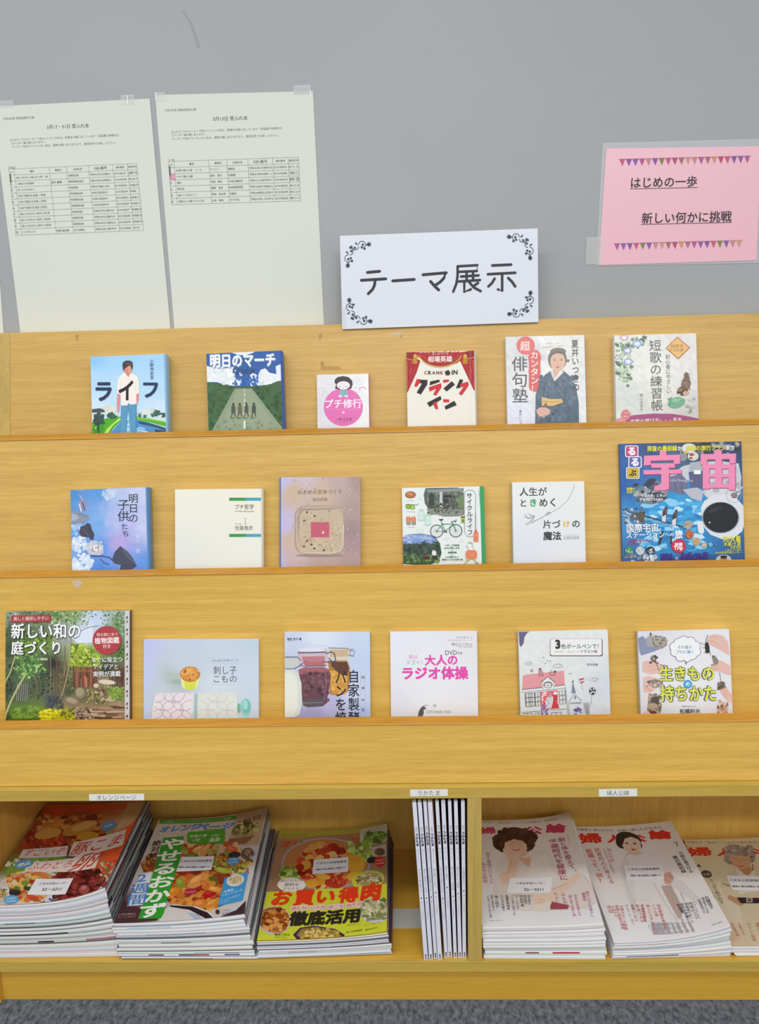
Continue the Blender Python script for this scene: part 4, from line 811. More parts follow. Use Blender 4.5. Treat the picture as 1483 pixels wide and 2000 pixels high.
A.ell(865, 1062, 56, 62, '#8e8062').ell(855, 1050, 40, 45, '#a49674').ell(780, 1150, 78, 42, '#8e7c60', 15).ell(770, 1140, 60, 28, '#a8967a', 15).ell(1010, 1100, 60, 42, '#9c8c50').ell(1150, 945, 92, 26, '#dcd0ba', 5).ell(1035, 982, 30, 24, '#d8c4a8').ell(1085, 1050, 52, 50, '#7c5c44').ell(1100, 1130, 28, 20, '#c0a080').ell(1195, 1130, 50, 26, '#b8a888').ell(1240, 1060, 80, 66, '#7c9438').dabs(1170, 1000, 1330, 1130, 70, 12, ['#8aa83c', '#a4bc58', '#5c7430'], 8)
A.dabs(930, 990, 1180, 1180, 90, 14, ['#a08c64', '#6c5c40', '#c4b494', '#4a4030', '#8c9040'], 10)
for k in range(46):
    y = 1190 + R.random() * 190; x = 800 + R.random() * 480
    A.poly([(x, y), (x + 60 + R.random() * 160, y - 4), (x + 90 + R.random() * 160, y + 10), (x + 20, y + 16)], R.choice(['#b89878', '#8c6c50', '#d0b498', '#5c4434', '#a88464', '#74583f', '#c8a888']))
A.dabs(780, 1220, 980, 1380, 80, 14, ['#c8b4a0', '#8c7464', '#4c3c34', '#a8947c'], 8)
A.dabs(440, 1240, 660, 1380, 120, 16, ['#e0d41c', '#f0e430', '#c8bc18', '#a8a41c'], 8, 1.5).dabs(640, 1230, 800, 1370, 80, 13, ['#8c9020', '#b4b02c', '#5c6420', '#d0c428'], 8, 1.5)
A.dabs(500, 1100, 680, 1220, 40, 18, ['#50545c', '#3e4248', '#5c6066'], 5)
W = '#fafbfa'
A.poly([(125, 232), (548, 222), (550, 298), (127, 304)], '#a83c3c').text('美しく維持しやすい', 152, 265, 525, 258, '#f8ece8', .0, 1.1)
A.text('新しい和の', 128, 400, 868, 398, '#3a4438', .05, 1.12).text('新しい和の', 125, 397, 866, 395, W, .022, 1.12)
A.text('庭づくり', 128, 580, 655, 578, '#3a4438', .05, 1.08).text('庭づくり', 125, 577, 652, 575, W, .022, 1.08)
A.text('正木 覚 著', 402, 700, 516, 698, '#e4e4dc', .01)
A.ell(1152, 496, 154, 154, '#b23c40').text('和の庭に合う', 1042, 436, 1265, 430, '#f8e8e4').text('植物図鑑', 1020, 502, 1284, 492, '#fcf4f0', .02, 1.05).text('付き', 1108, 562, 1190, 558, '#f8e8e4', .01)
A.text('すぐに役立つ', 990, 706, 1318, 700, W, .01, 1.05).text('アイデアと', 1010, 780, 1270, 776, W, .01, 1.05).text('実例が満載', 1004, 858, 1300, 852, W, .01, 1.05)
A.rect(1344, 150, 1395, 1420, '#d4cfd0')
for k in range(26): A.poly([(1362 + (k % 3) * 4, 240 + k * 44), (1380, 236 + k * 44), (1376, 262 + k * 44), (1358, 270 + k * 44)], ('#5c4c48', '#8c6c5c', '#d8d4d4')[k % 3])
A.build('cover_print', M_gloss, S.cover)
# 14 sashiko
rt, S = make_book(2, .008, [(281, 1249), (504, 1246.5), (503, 1405), (277, 1410)], 'pale blue-grey landscape-format craft book with a muffin and stitched cloths', base='#c6d0e0', spine='L', hard=False)
A = Art(S, (260, 1210, 5.4926), seed=32)
A.field([(120, 230, '#c3c8ee'), (600, 225, '#c5d2e4'), (1320, 215, '#c3d3e2'), (110, 600, '#c4cdf0'), (500, 450, '#c8d2de'), (900, 350, '#c9d5e2'), (1320, 600, '#cad8e6'), (420, 640, '#b4c2bc'), (100, 1090, '#c2d0ea'), (1320, 1070, '#ccd8e4'), (900, 720, '#d4dde6'), (300, 740, '#c4cfdc')], 24)
A.ell(440, 660, 90, 34, '#b5c2bf', 8).ell(470, 665, 60, 30, '#a8b6ae')
A.poly([(505, 600), (720, 600), (690, 720), (660, 745), (610, 756), (560, 748), (530, 722)], '#d9e052').poly([(505, 610), (540, 650), (560, 745), (530, 722)], '#e9eeb0').poly([(720, 610), (685, 650), (660, 745), (690, 720)], '#e4eaa0').line([(570, 680), (580, 750)], 4, '#c6cc3c').line([(630, 685), (628, 752)], 4, '#c6cc3c').line([(660, 675), (652, 745)], 3, '#c6cc3c')
A.ell(612, 586, 109, 84, '#c87f3f').ell(612, 580, 98, 72, '#dd9a4a').dabs(515, 510, 710, 660, 90, 12, ['#e4a854', '#c87a3c', '#eeb868', '#b8682f', '#d89048'], 6, shape='e').poly([(545, 540), (575, 535), (570, 578), (552, 575)], '#a85c34').dabs(560, 520, 660, 580, 20, 10, ['#f0c070', '#e8b060'])
A.text('はじめての手づくり', 850, 440, 1128, 438, '#6c7c90', -.005).line([(848, 475), (1130, 473)], 1.5, '#a8b8c8').line([(848, 697), (1130, 695)], 1.5, '#a8b8c8').line([(780, 405), (796, 412)], 2, '#8c98a8').line([(812, 416), (826, 414)], 2, '#8c98a8')
A.text('刺し子', 862, 545, 1112, 542, '#55606e', .0, 1.1).text('こもの', 866, 638, 1112, 634, '#55606e', .0, 1.0)
A.poly([(230, 790), (180, 1100), (200, 1100), (245, 800)], '#a9bcb4').poly([(640, 795), (690, 800), (690, 1100), (636, 1100)], '#cfdde0').poly([(660, 800), (690, 800), (688, 1100), (650, 1100)], '#a9bfc0')
A.poly([(236, 788), (650, 784), (640, 940), (630, 1100), (188, 1100), (210, 940)], '#e8dfe4').poly([(695, 790), (1112, 784), (1120, 940), (1122, 1100), (690, 1100)], '#dee3de')
for cx, cy, r_, c, lim in ((332, 878, 118, '#9c6070', 640), (540, 878, 118, '#7c5470', 640), (214, 966, 118, '#9c6474', 640), (420, 970, 118, '#905468', 640), (628, 966, 118, '#8c6078', 640), (300, 1062, 118, '#b04868', 640), (512, 1068, 118, '#a04864', 640), (440, 790, 118, '#74546c', 640), (240, 790, 118, '#8c6478', 640)):
    pts = [(cx + r_ * math.cos(t * .2618), cy + r_ * .86 * math.sin(t * .2618)) for t in range(25)]
    run = []
    for p in pts + [(9999, 0)]:
        if 215 - (p[1] - 940) * .12 < p[0] < lim and p[1] > 788: run.append(p)
        else:
            if len(run) > 1: A.line(run, 3.2, c)
            run = []
for cx, cy in ((804, 880), (1012, 880), (905, 970), (795, 1060), (1010, 1065), (905, 790), (1115, 970), (700, 970)):
    run = []
    for p in [(cx + 116 * math.cos(t * .2618), cy + 100 * math.sin(t * .2618)) for t in range(25)] + [(9999, 0)]:
        if 696 < p[0] < 1112 and p[1] > 790: run.append(p)
        else:
            if len(run) > 1: A.line(run, 2.6, '#bfb8b4' if cy < 1000 else '#d0a49c')
            run = []
A.ell(1135, 950, 18, 55, '#7cb896').poly([(1180, 1000), (1235, 1000), (1240, 1100), (1170, 1100)], '#a8dcd8').ell(1210, 935, 58, 88, '#94d2cc').ell(1216, 930, 44, 72, '#7cc0b8').ell(1205, 915, 26, 52, '#a4dcd6')
A.build('cover_print', M_print, S.cover)
# 15 yeast jars
rt, S = make_book(2, .010, [(556, 1235), (721, 1233), (721, 1402), (554, 1404)], 'baking book with clip-top glass jars of dark fruit and vertical black lettering', base='#d7dcea', spine='R', hard=False)
A = Art(S, (540, 1210, 3.6171), seed=33)
A.field([(60, 100, '#c9d4ec'), (300, 100, '#dce4f4'), (640, 90, '#c8d8ee'), (60, 200, '#ccd4ea'), (620, 300, '#c4d4ee'), (400, 620, '#b9b4d8'), (640, 680, '#b4c4e8'), (250, 670, '#a8a4cc'), (560, 520, '#cdd4ec'), (60, 260, '#c0c8e0')], 20)
A.text('堀田 芳子 著', 76, 139, 178, 138, '#3c424c', .03, 1.1).line([(80, 155), (125, 155)], 2, '#9098a8')
A.line([(215, 180), (250, 176), (290, 186), (360, 190)], 2, '#a8b4c8')
A.poly([(365, 205), (520, 200), (530, 255), (500, 290), (372, 285)], '#d9cfc0').poly([(375, 215), (510, 212), (500, 260), (380, 265)], '#cbb294')
A.poly([(362, 290), (500, 290), (520, 340), (512, 500), (480, 530), (400, 535), (375, 520), (380, 400)], '#b07a30').poly([(372, 360), (505, 365), (498, 500), (470, 522), (405, 526), (388, 500)], '#d8a24a').poly([(385, 300), (500, 300), (512, 345), (500, 400), (440, 380), (390, 330)], '#5f3c30').dabs(395, 380, 490, 520, 30, 14, ['#e0ae5c', '#cc9440', '#b88034'], 6)
A.line([(368, 200), (500, 204), (540, 225)], 5, '#5c6884').line([(500, 250), (548, 262)], 5, '#7c88a0').ring(535, 232, 16, 24, 4, '#6c7894')
A.poly([(150, 210), (352, 205), (362, 230), (365, 300), (340, 340), (170, 345), (152, 300)], '#cdb8c4').poly([(180, 262), (340, 258), (345, 300), (190, 305)], '#c07c84').poly([(195, 300), (335, 295), (345, 330), (200, 332)], '#b86c70').ell(250, 215, 100, 14, '#dfe0ee')
A.poly([(155, 355), (200, 340), (330, 335), (372, 352), (385, 400), (375, 480), (352, 590), (330, 612), (220, 620), (188, 605), (178, 500), (172, 440)], '#6c4250').poly([(158, 358), (200, 342), (330, 338), (370, 352), (372, 378), (260, 370), (160, 392)], '#a4606a').dabs(190, 380, 362, 590, 110, 17, ['#5c3a48', '#4a2f3c', '#7c5058', '#6a464c', '#855c60'], 7).poly([(185, 560), (355, 555), (335, 610), (220, 620), (190, 605)], '#5c5056').line([(345, 380), (350, 480), (335, 570)], 7, '#8c6470').line([(190, 590), (330, 585)], 5, '#8a8690')
A.line([(152, 235), (352, 230)], 8, '#4c5674').line([(60, 265), (150, 265), (175, 290)], 6, '#4c5878').line([(58, 345), (120, 350), (160, 330), (210, 290), (210, 340), (170, 320)], 7, '#5c6c90').line([(350, 240), (390, 228), (410, 240), (420, 290), (395, 300), (370, 270)], 7, '#3c465c').line([(330, 300), (420, 300)], 6, '#4c5468').line([(215, 330), (355, 325)], 6, '#566080')
A.poly([(58, 275), (150, 268), (160, 290), (155, 330), (120, 345), (58, 345)], '#c9ccc8').poly([(50, 355), (120, 350), (158, 390), (178, 450), (180, 600), (165, 670), (130, 690), (50, 692)], '#d8dcd4').poly([(50, 380), (105, 372), (140, 410), (150, 480), (150, 620), (120, 680), (50, 686)], '#e7e8dc')
A.vtext('自家製酵', 546, 352, 548, 745, '#1d2130', .012, .85)
A.vtext('パンを焼', 456, 362, 455, 742, '#1a1c22', .012, .9)
A.vtext('四季おり', 613, 375, 613, 678, '#3c4458', .03, .9) if False else None
for ch, y in zip('四季おり', (408, 484, 566, 638)): A.text(ch, 604, y, 621, y, '#3c4458', .02)
A.line([(594, 360), (594, 690)], 1.5, '#b0bcd4').line([(626, 360), (626, 690)], 1.5, '#b0bcd4')
A.build('cover_print', M_gloss, S.cover)
# 16 radio gymnastics
rt, S = make_book(2, .008, [(762, 1234), (930, 1233), (934, 1401), (763, 1402)], 'white exercise book with bright pink title lettering', base='#e6e6ea', spine='R', hard=False)
A = Art(S, (540, 1210, 3.6171), seed=34)
A.field([(810, 90, '#e6e8f2'), (1410, 90, '#e4e4e8'), (810, 690, '#dfe0ea'), (1420, 690, '#e6e6ea'), (1100, 400, '#e9eaef')], 10)
PK = '#e44cae'
A.text('中 村 格 子', 1270, 127, 1364, 127, '#8c8e94').text('著', 1372, 129, 1382, 129, '#8c8e94').text('整形外科医師・医学博士・スポーツドクター', 1212, 146, 1386, 146, '#a4a4aa', .01).text('秋山エリカ', 1240, 174, 1354, 174, '#6e7076', .01).text('監修', 1360, 177, 1384, 177, '#6e7076').text('東京女子体育大学教授', 1286, 193, 1386, 193, '#a4a4aa', .01)
A.text('DVD', 1194, 235, 1276, 234, '#3f4246', .0, 1.1).text('付き', 1280, 238, 1314, 237, '#3f4246', .02)
A.text('実は', 934, 264, 998, 263, '#e88cc8', .0).text('スゴイ！', 916, 302, 1030, 302, '#a8a4ac', -.005)
A.text('大人の', 1048, 288, 1280, 284, PK, .035, 1.0).text('ラジオ体操', 888, 380, 1356, 376, PK, .042, .98)
A.line([(985, 225), (985, 180)], 1, '#e4cce0').line([(960, 228), (940, 190)], 1, '#e4cce0').line([(1010, 228), (1030, 190)], 1, '#e4cce0')
A.poly([(1002, 690), (1008, 645), (1025, 618), (1045, 610), (1052, 625), (1040, 640), (1042, 660), (1030, 690)], '#56585e').line([(1035, 615), (1050, 606), (1070, 605)], 3, '#56585e').ell(1050, 628, 8, 7, '#6a6a70').line([(1008, 650), (1002, 690)], 6, '#6a6c72')
A.ell(1119, 608, 10, 9, '#a8a8ac').line([(1112, 600), (1126, 616)], 1.5, '#d8d8dc').text('OTONA NO', 1060, 652, 1234, 652, '#8e9096', -.008, .85).text('RADIO TAISO', 1060, 694, 1250, 694, '#8e9096', -.008, .85)
A.build('cover_print', M_print, S.cover)
# 17 ball-point pen drawings
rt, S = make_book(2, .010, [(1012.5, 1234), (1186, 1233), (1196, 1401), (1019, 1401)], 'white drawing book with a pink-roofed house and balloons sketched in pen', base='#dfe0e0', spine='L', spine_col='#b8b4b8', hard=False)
A = Art(S, (990, 1210, 3.0081), seed=35)
A.field([(75, 75, '#e4e6e4'), (590, 75, '#e2e6e6'), (90, 570, '#dcdedc'), (620, 570, '#d6dade'), (560, 440, '#d4dae0'), (350, 300, '#e0e4e4')], 26, .8, 50)
A.poly([(70, 68), (140, 68), (118, 82), (104, 105), (100, 140), (84, 162), (75, 150)], '#6e6488')
A.rrect(254, 114, 564, 216, 10, '#4c4c50').rrect(256, 112, 560, 212, 12, '#c49a8c').rrect(258, 114, 558, 210, 11, '#eceeec')
A.text('3', 285, 146, 316, 145, '#3a3a3e', .06, 1.05).text('色ボールペンで！', 320, 158, 540, 156, '#3a3a3e', .012, 1.05).text('かんたん　ちょこっと', 284, 189, 426, 188, '#6c6c70', .0).text('イラスト帖', 432, 188, 533, 187, '#3a3a3e', .02, 1.0).text('坂本奈緒', 471, 264, 536, 265, '#5c5c62', .01)
Bk = '#45454a'
A.poly([(95, 328), (120, 322), (336, 300), (342, 384), (90, 412)], '#e4a0a4')
for k in range(9): A.line([(94, 336 + k * 9), (338, 308 + k * 9)], 1.2, '#d0787e')
A.line([(90, 412), (342, 384)], 3, Bk).line([(88, 428), (344, 404)], 2, Bk)
A.poly([(204, 368), (240, 338), (282, 368), (280, 406), (212, 412)], '#e6e6e6').line([(200, 372), (240, 336), (284, 370)], 4, Bk).line([(212, 372), (214, 410)], 2, Bk).line([(276, 370), (278, 404)], 2, Bk).ell(243, 384, 26, 20, '#5a5a60').ell(243, 386, 21, 15, '#e2e4e4').line([(243, 366), (243, 404)], 2, Bk).line([(222, 386), (266, 386)], 2, Bk)
A.poly([(200, 425), (300, 415), (306, 520), (205, 530)], '#d8606c').dabs(205, 420, 300, 520, 40, 7, ['#f0d4d4', '#e88c94', '#c84858'])
for k in range(5):
    for j in range(6): A.ell(212 + k * 22, 432 + j * 15, 3, 3, '#f6e4e4')
A.poly([(240, 455), (270, 450), (280, 480), (265, 520), (225, 522), (228, 480)], '#cfd0d4').poly([(275, 440), (298, 440), (292, 480), (310, 520), (262, 524), (272, 480)], '#c83c48').ell(255, 448, 12, 10, '#a8a4b0').ell(286, 432, 12, 10, '#e8e0e0').line([(240, 470), (250, 500)], 2, Bk)
for x0, y0, x1, y1 in ((107, 434, 148, 512), (112, 434, 162, 512), (166, 428, 196, 510), (308, 420, 342, 498)):
    A.line([(x0, y0), (x1, y0 - 4), (x1 + 4, y1 - 4), (x0 + 5, y1)], 3, Bk, closed=True)
    for k in (1, 2): A.line([(x0 + 2, y0 + (y1 - y0) * k / 3), (x1 + 2, y0 - 4 + (y1 - y0) * k / 3)], 2.5, Bk)
    A.line([((x0 + x1) / 2, y0), ((x0 + x1) / 2 + 5, y1)], 2.5, Bk)
A.line([(90, 545), (352, 524)], 2, Bk)
for x0, y0, x1, y1 in ((98, 552, 150, 600), (170, 548, 205, 600), (262, 546, 320, 600)):
    A.line([(x0, y0), (x1, y0 - 3), (x1 + 3, y1), (x0 + 2, y1)], 3, Bk, closed=True).line([(x0, y0 + 22), (x1, y0 + 20)], 2.5, Bk).line([((x0 + x1) / 2, y0), ((x0 + x1) / 2, y1)], 2.5, Bk)
A.dabs(205, 500, 240, 572, 36, 6, ['#7c6cb0', '#a08cc8', '#9c5c9c', '#b8b0d8'], 8)
A.line([(344, 392), (362, 570)], 2, Bk).line([(364, 480), (368, 570)], 1.5, Bk)
A.line([(388, 355), (389, 402)], 3, Bk).line([(382, 365), (395, 364)], 3, Bk).poly([(386, 380), (392, 380), (404, 430), (382, 432)], '#8488a8').line([(382, 432), (388, 380), (404, 430)], 2, Bk).line([(366, 480), (398, 434), (440, 478)], 2.5, '#6c6c7c').line([(372, 490), (438, 484)], 2, '#6c6c7c').ell(402, 457, 5, 11, '#8c8c98').line([(400, 545), (398, 570)], 2, '#6c6c8c')
for k in range(6): A.ell(378 + k * 11, 491, 2.5, 5, '#8080a0')
A.ell(440, 356, 16, 17, '#e8e0e0').poly([(426, 348), (452, 342), (455, 350), (427, 360)], '#c8444c').poly([(428, 368), (454, 358), (448, 370), (438, 374)], '#c8444c').line([(440, 374), (446, 410)], 1.3, Bk)
A.ell(503, 420, 19, 22, '#3c3c42').line([(500, 442), (494, 490), (486, 520)], 1.3, Bk)
for x, y in ((494, 410), (510, 408), (502, 424), (514, 426), (494, 432)): A.ell(x, y, 5, 5, '#e4e6e6')
for k in range(6): A.line([(450 + k * 6, 488), (470 + k * 3, 556)], 1.3, '#74747c').line([(450, 490 + k * 11), (486 - k, 488 + k * 11)], 1.3, '#74747c')
A.dabs(395, 515, 440, 568, 30, 5, ['#6a6cac', '#9490c8', '#c8c4e0', '#5c5890'], 8).ell(406, 530, 12, 9, '#5c609c').ell(428, 528, 12, 9, '#6c6ca4')
for x, y, q in ((125, 258, 22), (300, 272, 30), (512, 352, 26)): A.ring(x, y, q, q * .38, 1.5, '#a0a4a8').ring(x + 6, y - 4, q * .6, q * .3, 1.2, '#a8acb0')
A.poly([(185, 300), (208, 296), (216, 320), (204, 330), (190, 326)], '#c09090').ell(195, 290, 8, 6, '#7a5c64').line([(192, 320), (190, 330)], 2, Bk).line([(208, 318), (214, 332)], 2, Bk).ell(147, 299, 6, 9, '#b08c98').ring(268, 316, 16, 10, 2, Bk).line([(255, 304), (262, 296)], 2, Bk).ell(284, 304, 6, 5, Bk)
for x, y in ((216, 222), (240, 241), (228, 256), (256, 243)): A.ell(x, y, 3, 3, '#6c6c70')
A.line([(364, 315), (382, 318)], 2, Bk)
A.build('cover_print', M_print, S.cover)
# 18 how to hold small animals
rt, S = make_book(2, .012, [(1246, 1234), (1424, 1233), (1436, 1401), (1256, 1401)], 'white animal-handling book with yellow-green title and hands holding small creatures', base='#e4e4e8', spine='L', spine_col='#b8b4b0', hard=False)
A = Art(S, (990, 1210, 3.0081), seed=36)
A.field([(775, 80, '#dcdce4'), (1300, 80, '#e6e6ea'), (800, 570, '#d8d8de'), (1330, 570, '#e0e0e6'), (1050, 350, '#ebebef')], 10)
sk, sk2 = '#e4bcb0', '#cf9a8c'
A.poly([(770, 110), (800, 96), (830, 130), (900, 150), (900, 175), (860, 190), (790, 212), (780, 190)], '#8c94b0').poly([(815, 120), (845, 95), (905, 95), (940, 112), (944, 150), (915, 172), (880, 170), (835, 155)], '#9a948c').ell(905, 130, 32, 28, '#a8a094').ell(858, 120, 30, 26, '#8a8480').ell(846, 88, 8, 12, '#7c7874').dabs(825, 92, 940, 165, 50, 8, ['#b4aca0', '#78746c', '#948c84', '#c4bcb0'], 6, shape='e').ell(915, 122, 4, 4, '#2c2824').ell(885, 118, 4, 4, '#2c2824').ell(942, 125, 5, 6, '#d89c94').ell(836, 130, 22, 30, '#a8a4ac')
A.poly([(795, 250), (830, 240), (880, 250), (930, 275), (945, 300), (900, 318), (850, 322), (800, 310)], sk).line([(840, 300), (905, 290)], 2.5, sk2).line([(830, 278), (890, 262)], 2.5, sk2).dabs(838, 215, 890, 255, 24, 8, ['#6c6054', '#8c8074', '#3c342c'], 6).line([(845, 215), (880, 260), (895, 300)], 4, '#6a5c50').line([(880, 225), (890, 215)], 3, '#4a4038').line([(900, 265), (945, 272)], 3, '#5c5048')
A.poly([(800, 345), (830, 332), (870, 340), (910, 355), (915, 372), (870, 410), (850, 425), (805, 430)], sk).poly([(830, 360), (870, 350), (915, 360), (918, 380), (870, 395), (835, 388)], '#8c7a74').dabs(820, 355, 915, 400, 30, 8, ['#a89890', '#6c5c58', '#c4a8a0', '#d8c4bc'], 6).line([(805, 385), (850, 415)], 3, sk2).line([(812, 400), (850, 425)], 3, sk2)
A.poly([(832, 470), (836, 432), (850, 440), (880, 432), (890, 450), (895, 480), (912, 500), (905, 545), (880, 570), (820, 570), (826, 520)], '#8a7c6c').dabs(835, 440, 905, 565, 80, 9, ['#a89884', '#6c6054', '#c4b49c', '#584c42', '#94826c'], 6).ell(870, 475, 26, 20, '#55504e').ell(858, 510, 30, 20, '#b09c84').ell(845, 530, 4, 4, '#2c2420').ell(878, 526, 4, 4, '#2c2420').ell(860, 545, 22, 8, '#6c3c34').poly([(805, 545), (830, 535), (850, 560), (840, 572), (800, 572)], sk)
A.poly([(1175, 120), (1190, 95), (1230, 85), (1270, 95), (1300, 130), (1310, 210), (1280, 195), (1250, 175), (1200, 150), (1180, 140)], sk).line([(1190, 100), (1230, 100)], 3, sk2).line([(1185, 125), (1220, 130), (1250, 150)], 3, sk2).poly([(1165, 140), (1180, 130), (1192, 160), (1190, 195), (1172, 200), (1165, 170)], '#35302e').line([(1140, 135), (1165, 150), (1175, 105), (1182, 90)], 3, '#35302e').line([(1152, 165), (1170, 165)], 3, '#35302e').line([(1160, 195), (1175, 180)], 3, '#35302e').line([(1190, 175), (1198, 210)], 3, '#35302e')
A.poly([(1198, 265), (1225, 245), (1260, 240), (1310, 270), (1318, 325), (1290, 320), (1250, 305), (1205, 300)], sk).line([(1200, 270), (1240, 275)], 3, sk2).line([(1205, 290), (1245, 292)], 3, sk2).poly([(1205, 215), (1225, 212), (1245, 240), (1240, 262), (1215, 258)], '#8c8880').ell(1212, 216, 6, 7, '#6c6862').line([(1240, 260), (1200, 268)], 5, '#7c7870').line([(1250, 310), (1258, 360)], 3, '#5c6878')
A.poly([(1240, 370), (1258, 358), (1278, 375), (1300, 410), (1335, 460), (1325, 490), (1290, 470), (1258, 430), (1245, 400)], sk).line([(1262, 390), (1300, 440)], 3, sk2).line([(1255, 400), (1290, 455)], 3, sk2).poly([(1238, 390), (1252, 365), (1268, 362), (1282, 372), (1280, 395), (1255, 412), (1236, 415)], '#6c6254').dabs(1240, 366, 1280, 408, 16, 6, ['#8c8070', '#4c443a'])
A.poly([(1240, 500), (1258, 476), (1275, 488), (1292, 520), (1305, 572), (1240, 572)], '#c8a084').dabs(1240, 485, 1300, 570, 50, 8, ['#d8b498', '#a87c60', '#e4cab4', '#8c6448'], 6).ell(1252, 478, 8, 7, '#c89880').ell(1258, 510, 4, 4, '#3c2c24').poly([(1240, 555), (1300, 548), (1310, 572), (1236, 572)], sk)
cl = [(1048, 148, 90, 62)] 
for x, y, q in ((985, 160, 26), (990, 190, 26), (1008, 138, 26), (1040, 128, 30), (1080, 132, 28), (1110, 155, 26), (1112, 188, 26), (1090, 210, 24), (1060, 222, 24), (1020, 218, 26)): A.ell(x, y, q + 2.5, q + 2.5, '#4a4a50')
A.poly([(1045, 235), (1052, 266), (1066, 236)], '#4a4a50').poly([(1049, 232), (1053, 256), (1062, 234)], '#f0f2f2')
for x, y, q in ((985, 160, 26), (990, 190, 26), (1008, 138, 26), (1040, 128, 30), (1080, 132, 28), (1110, 155, 26), (1112, 188, 26), (1090, 210, 24), (1060, 222, 24), (1020, 218, 26)): A.ell(x, y, q, q, '#f0f2f2')
A.ell(1050, 178, 66, 48, '#f0f2f2').text('その道の', 1004, 162, 1086, 161, '#5a8ab8', .015).text('プロに聞く', 996, 190, 1096, 190, '#5a8ab8', .015)
for c, b, d in (('#4c5440', .07, 0), ('#dfe45a', .025, 0)):
    A.text('生きもの', 896, 316, 1220, 314, c, b, 1.12).text('持ちかた', 900, 434, 1232, 432, c, b, 1.18)
A.ell(1063, 379, 25, 25, '#3ca4d8').text('の', 1050, 379, 1076, 379, '#f4fafc', .03)
A.text('篤虫あつめのカリスマ', 1030, 509, 1112, 509, '#6a6a70', .01).text('松橋利光', 1016, 538, 1136, 538, '#3c3e44', .012, 1.05).text('カメラマン・プロ直伝', 1024, 566, 1128, 566, '#a0a0a8')
A.build('cover_print', M_print, S.cover)

# ------------------------------------------------------------------ sheets and signs above the rack
WN = Vector((0, -1, 0))
def sheet(name, label, cat, quad, y, mat, th=0.0003, curl=0.0, parent=None):
    """thin sheet hung flat, from picture corners tl, tr, br, bl on the plane at distance y"""
    o = Vector((0, y, 0)); q = [hit(a, b, o, WN) for a, b in quad]
    if parent is None:
        root = empty(name, (q[2] + q[3]) / 2); tag(root, label, cat); pn = 'sheet'
    else: root = parent; pn = name
    vs = []; fs = []; n = 10
    for j in range(n + 1):
        for i in range(n + 1):
            u, v = i / n, j / n
            p = (q[0] * (1 - u) + q[1] * u) * (1 - v) + (q[3] * (1 - u) + q[2] * u) * v
            vs.append(p)
    m = len(vs); vs += [p - WN * th for p in vs]
    for j in range(n):
        for i in range(n):
            a = j * (n + 1) + i; fs.append((a, a + n + 1, a + n + 2, a + 1)); fs.append((m + a, m + a + 1, m + a + n + 2, m + a + n + 1))
    rim = [i for i in range(n + 1)] + [(j + 1) * (n + 1) - 1 for j in range(1, n + 1)] + [n * (n + 1) + i for i in range(n - 1, -1, -1)] + [j * (n + 1) for j in range(n - 1, 0, -1)]
    for k in range(len(rim)): a, b = rim[k], rim[(k + 1) % len(rim)]; fs.append((a, b, b + m, a + m))
    ob = mesh_obj(pn, vs, fs, mat, root)
    U = ((q[1] - q[0]).normalized() + (q[2] - q[3]).normalized()).normalized()
    S = Plane(q[0], U, WN, (q[1] - q[0]).length, (q[3] - q[0]).length)
    return root, S, ob
M_sheet = plain('greenish_white_paper', (221, 224, 214), 0.7, 0.2, 0.012, 900)
M_sign = plain('glossy_sign_paper', (226, 231, 240), 0.35, 0.4, 0.008, 400)
root, S, ob = sheet('printed_notice', 'sliver of a white notice at the far left edge of the photo', 'notice', [(-300, 234), (-24, 222), (7.5, 656), (-270, 664)], WALL_Y - .0008, M_sheet)
D = '#5c605c'; LN = '#686c68'
def bil(c, u, v):
    return tuple((c[0][k] * (1 - u) + c[1][k] * u) * (1 - v) + (c[3][k] * (1 - u) + c[2][k] * u) * v for k in (0, 1))
def table(A, c, cols, rows, cells, skip=0):
    n = rows
    for r_ in range(n + 1): A.line([bil(c, 0, r_ / n), bil(c, 1, r_ / n)], 2.2, LN)
    for x in cols: A.line([bil(c, x, 0), bil(c, x, 1)], 2.2, LN)
    for r_, row in enumerate(cells):
        for k, t in enumerate(row):
            if not t: continue
            a, b = cols[k], cols[k + 1]; v = (r_ + .5) / n
            full = math.dist(bil(c, a, v), bil(c, b, v)); em = 20; w = min(full * .9, len(t) * em * (.56 if t.isascii() else .98)) / full * (b - a)
            x0 = (a + b) / 2 - w / 2 if r_ == 0 else a + (b - a) * .04
            p, q = bil(c, x0, v), bil(c, x0 + w, v); A.text(t, *p, *q, D, .0 if r_ else .0)
root, S, ob = sheet('printed_notice', 'white notice with a ten-row book table and heading for 17 to 31 March', 'notice', [(-15, 208), (292.5, 192.5), (334, 652), (41, 659)], WALL_Y - .0012, M_sheet)
A = Art(S, (0, 190, 4.7839), seed=41); A.clip = False
A.text('令和6年度 寄贈図書受付簿', 28, 202, 318, 188, D).text('3月17・31日 受入れ本', 438, 278, 832, 264, '#4c504e', .012)
A.text('No.がピンクのマーカーで色のついている本は、新着本の棚に出しています（児童書の新着本は、', 96, 400, 1118, 352, D).text('カウンター横の棚にあります）。', 106, 432, 432, 416, D).text('マーカーで色のついていない本は、通常の棚にありますので、請求記号でお探しください。', 112, 464, 1084, 424, D)
A.text('【児童】', 82, 659, 140, 656, D)
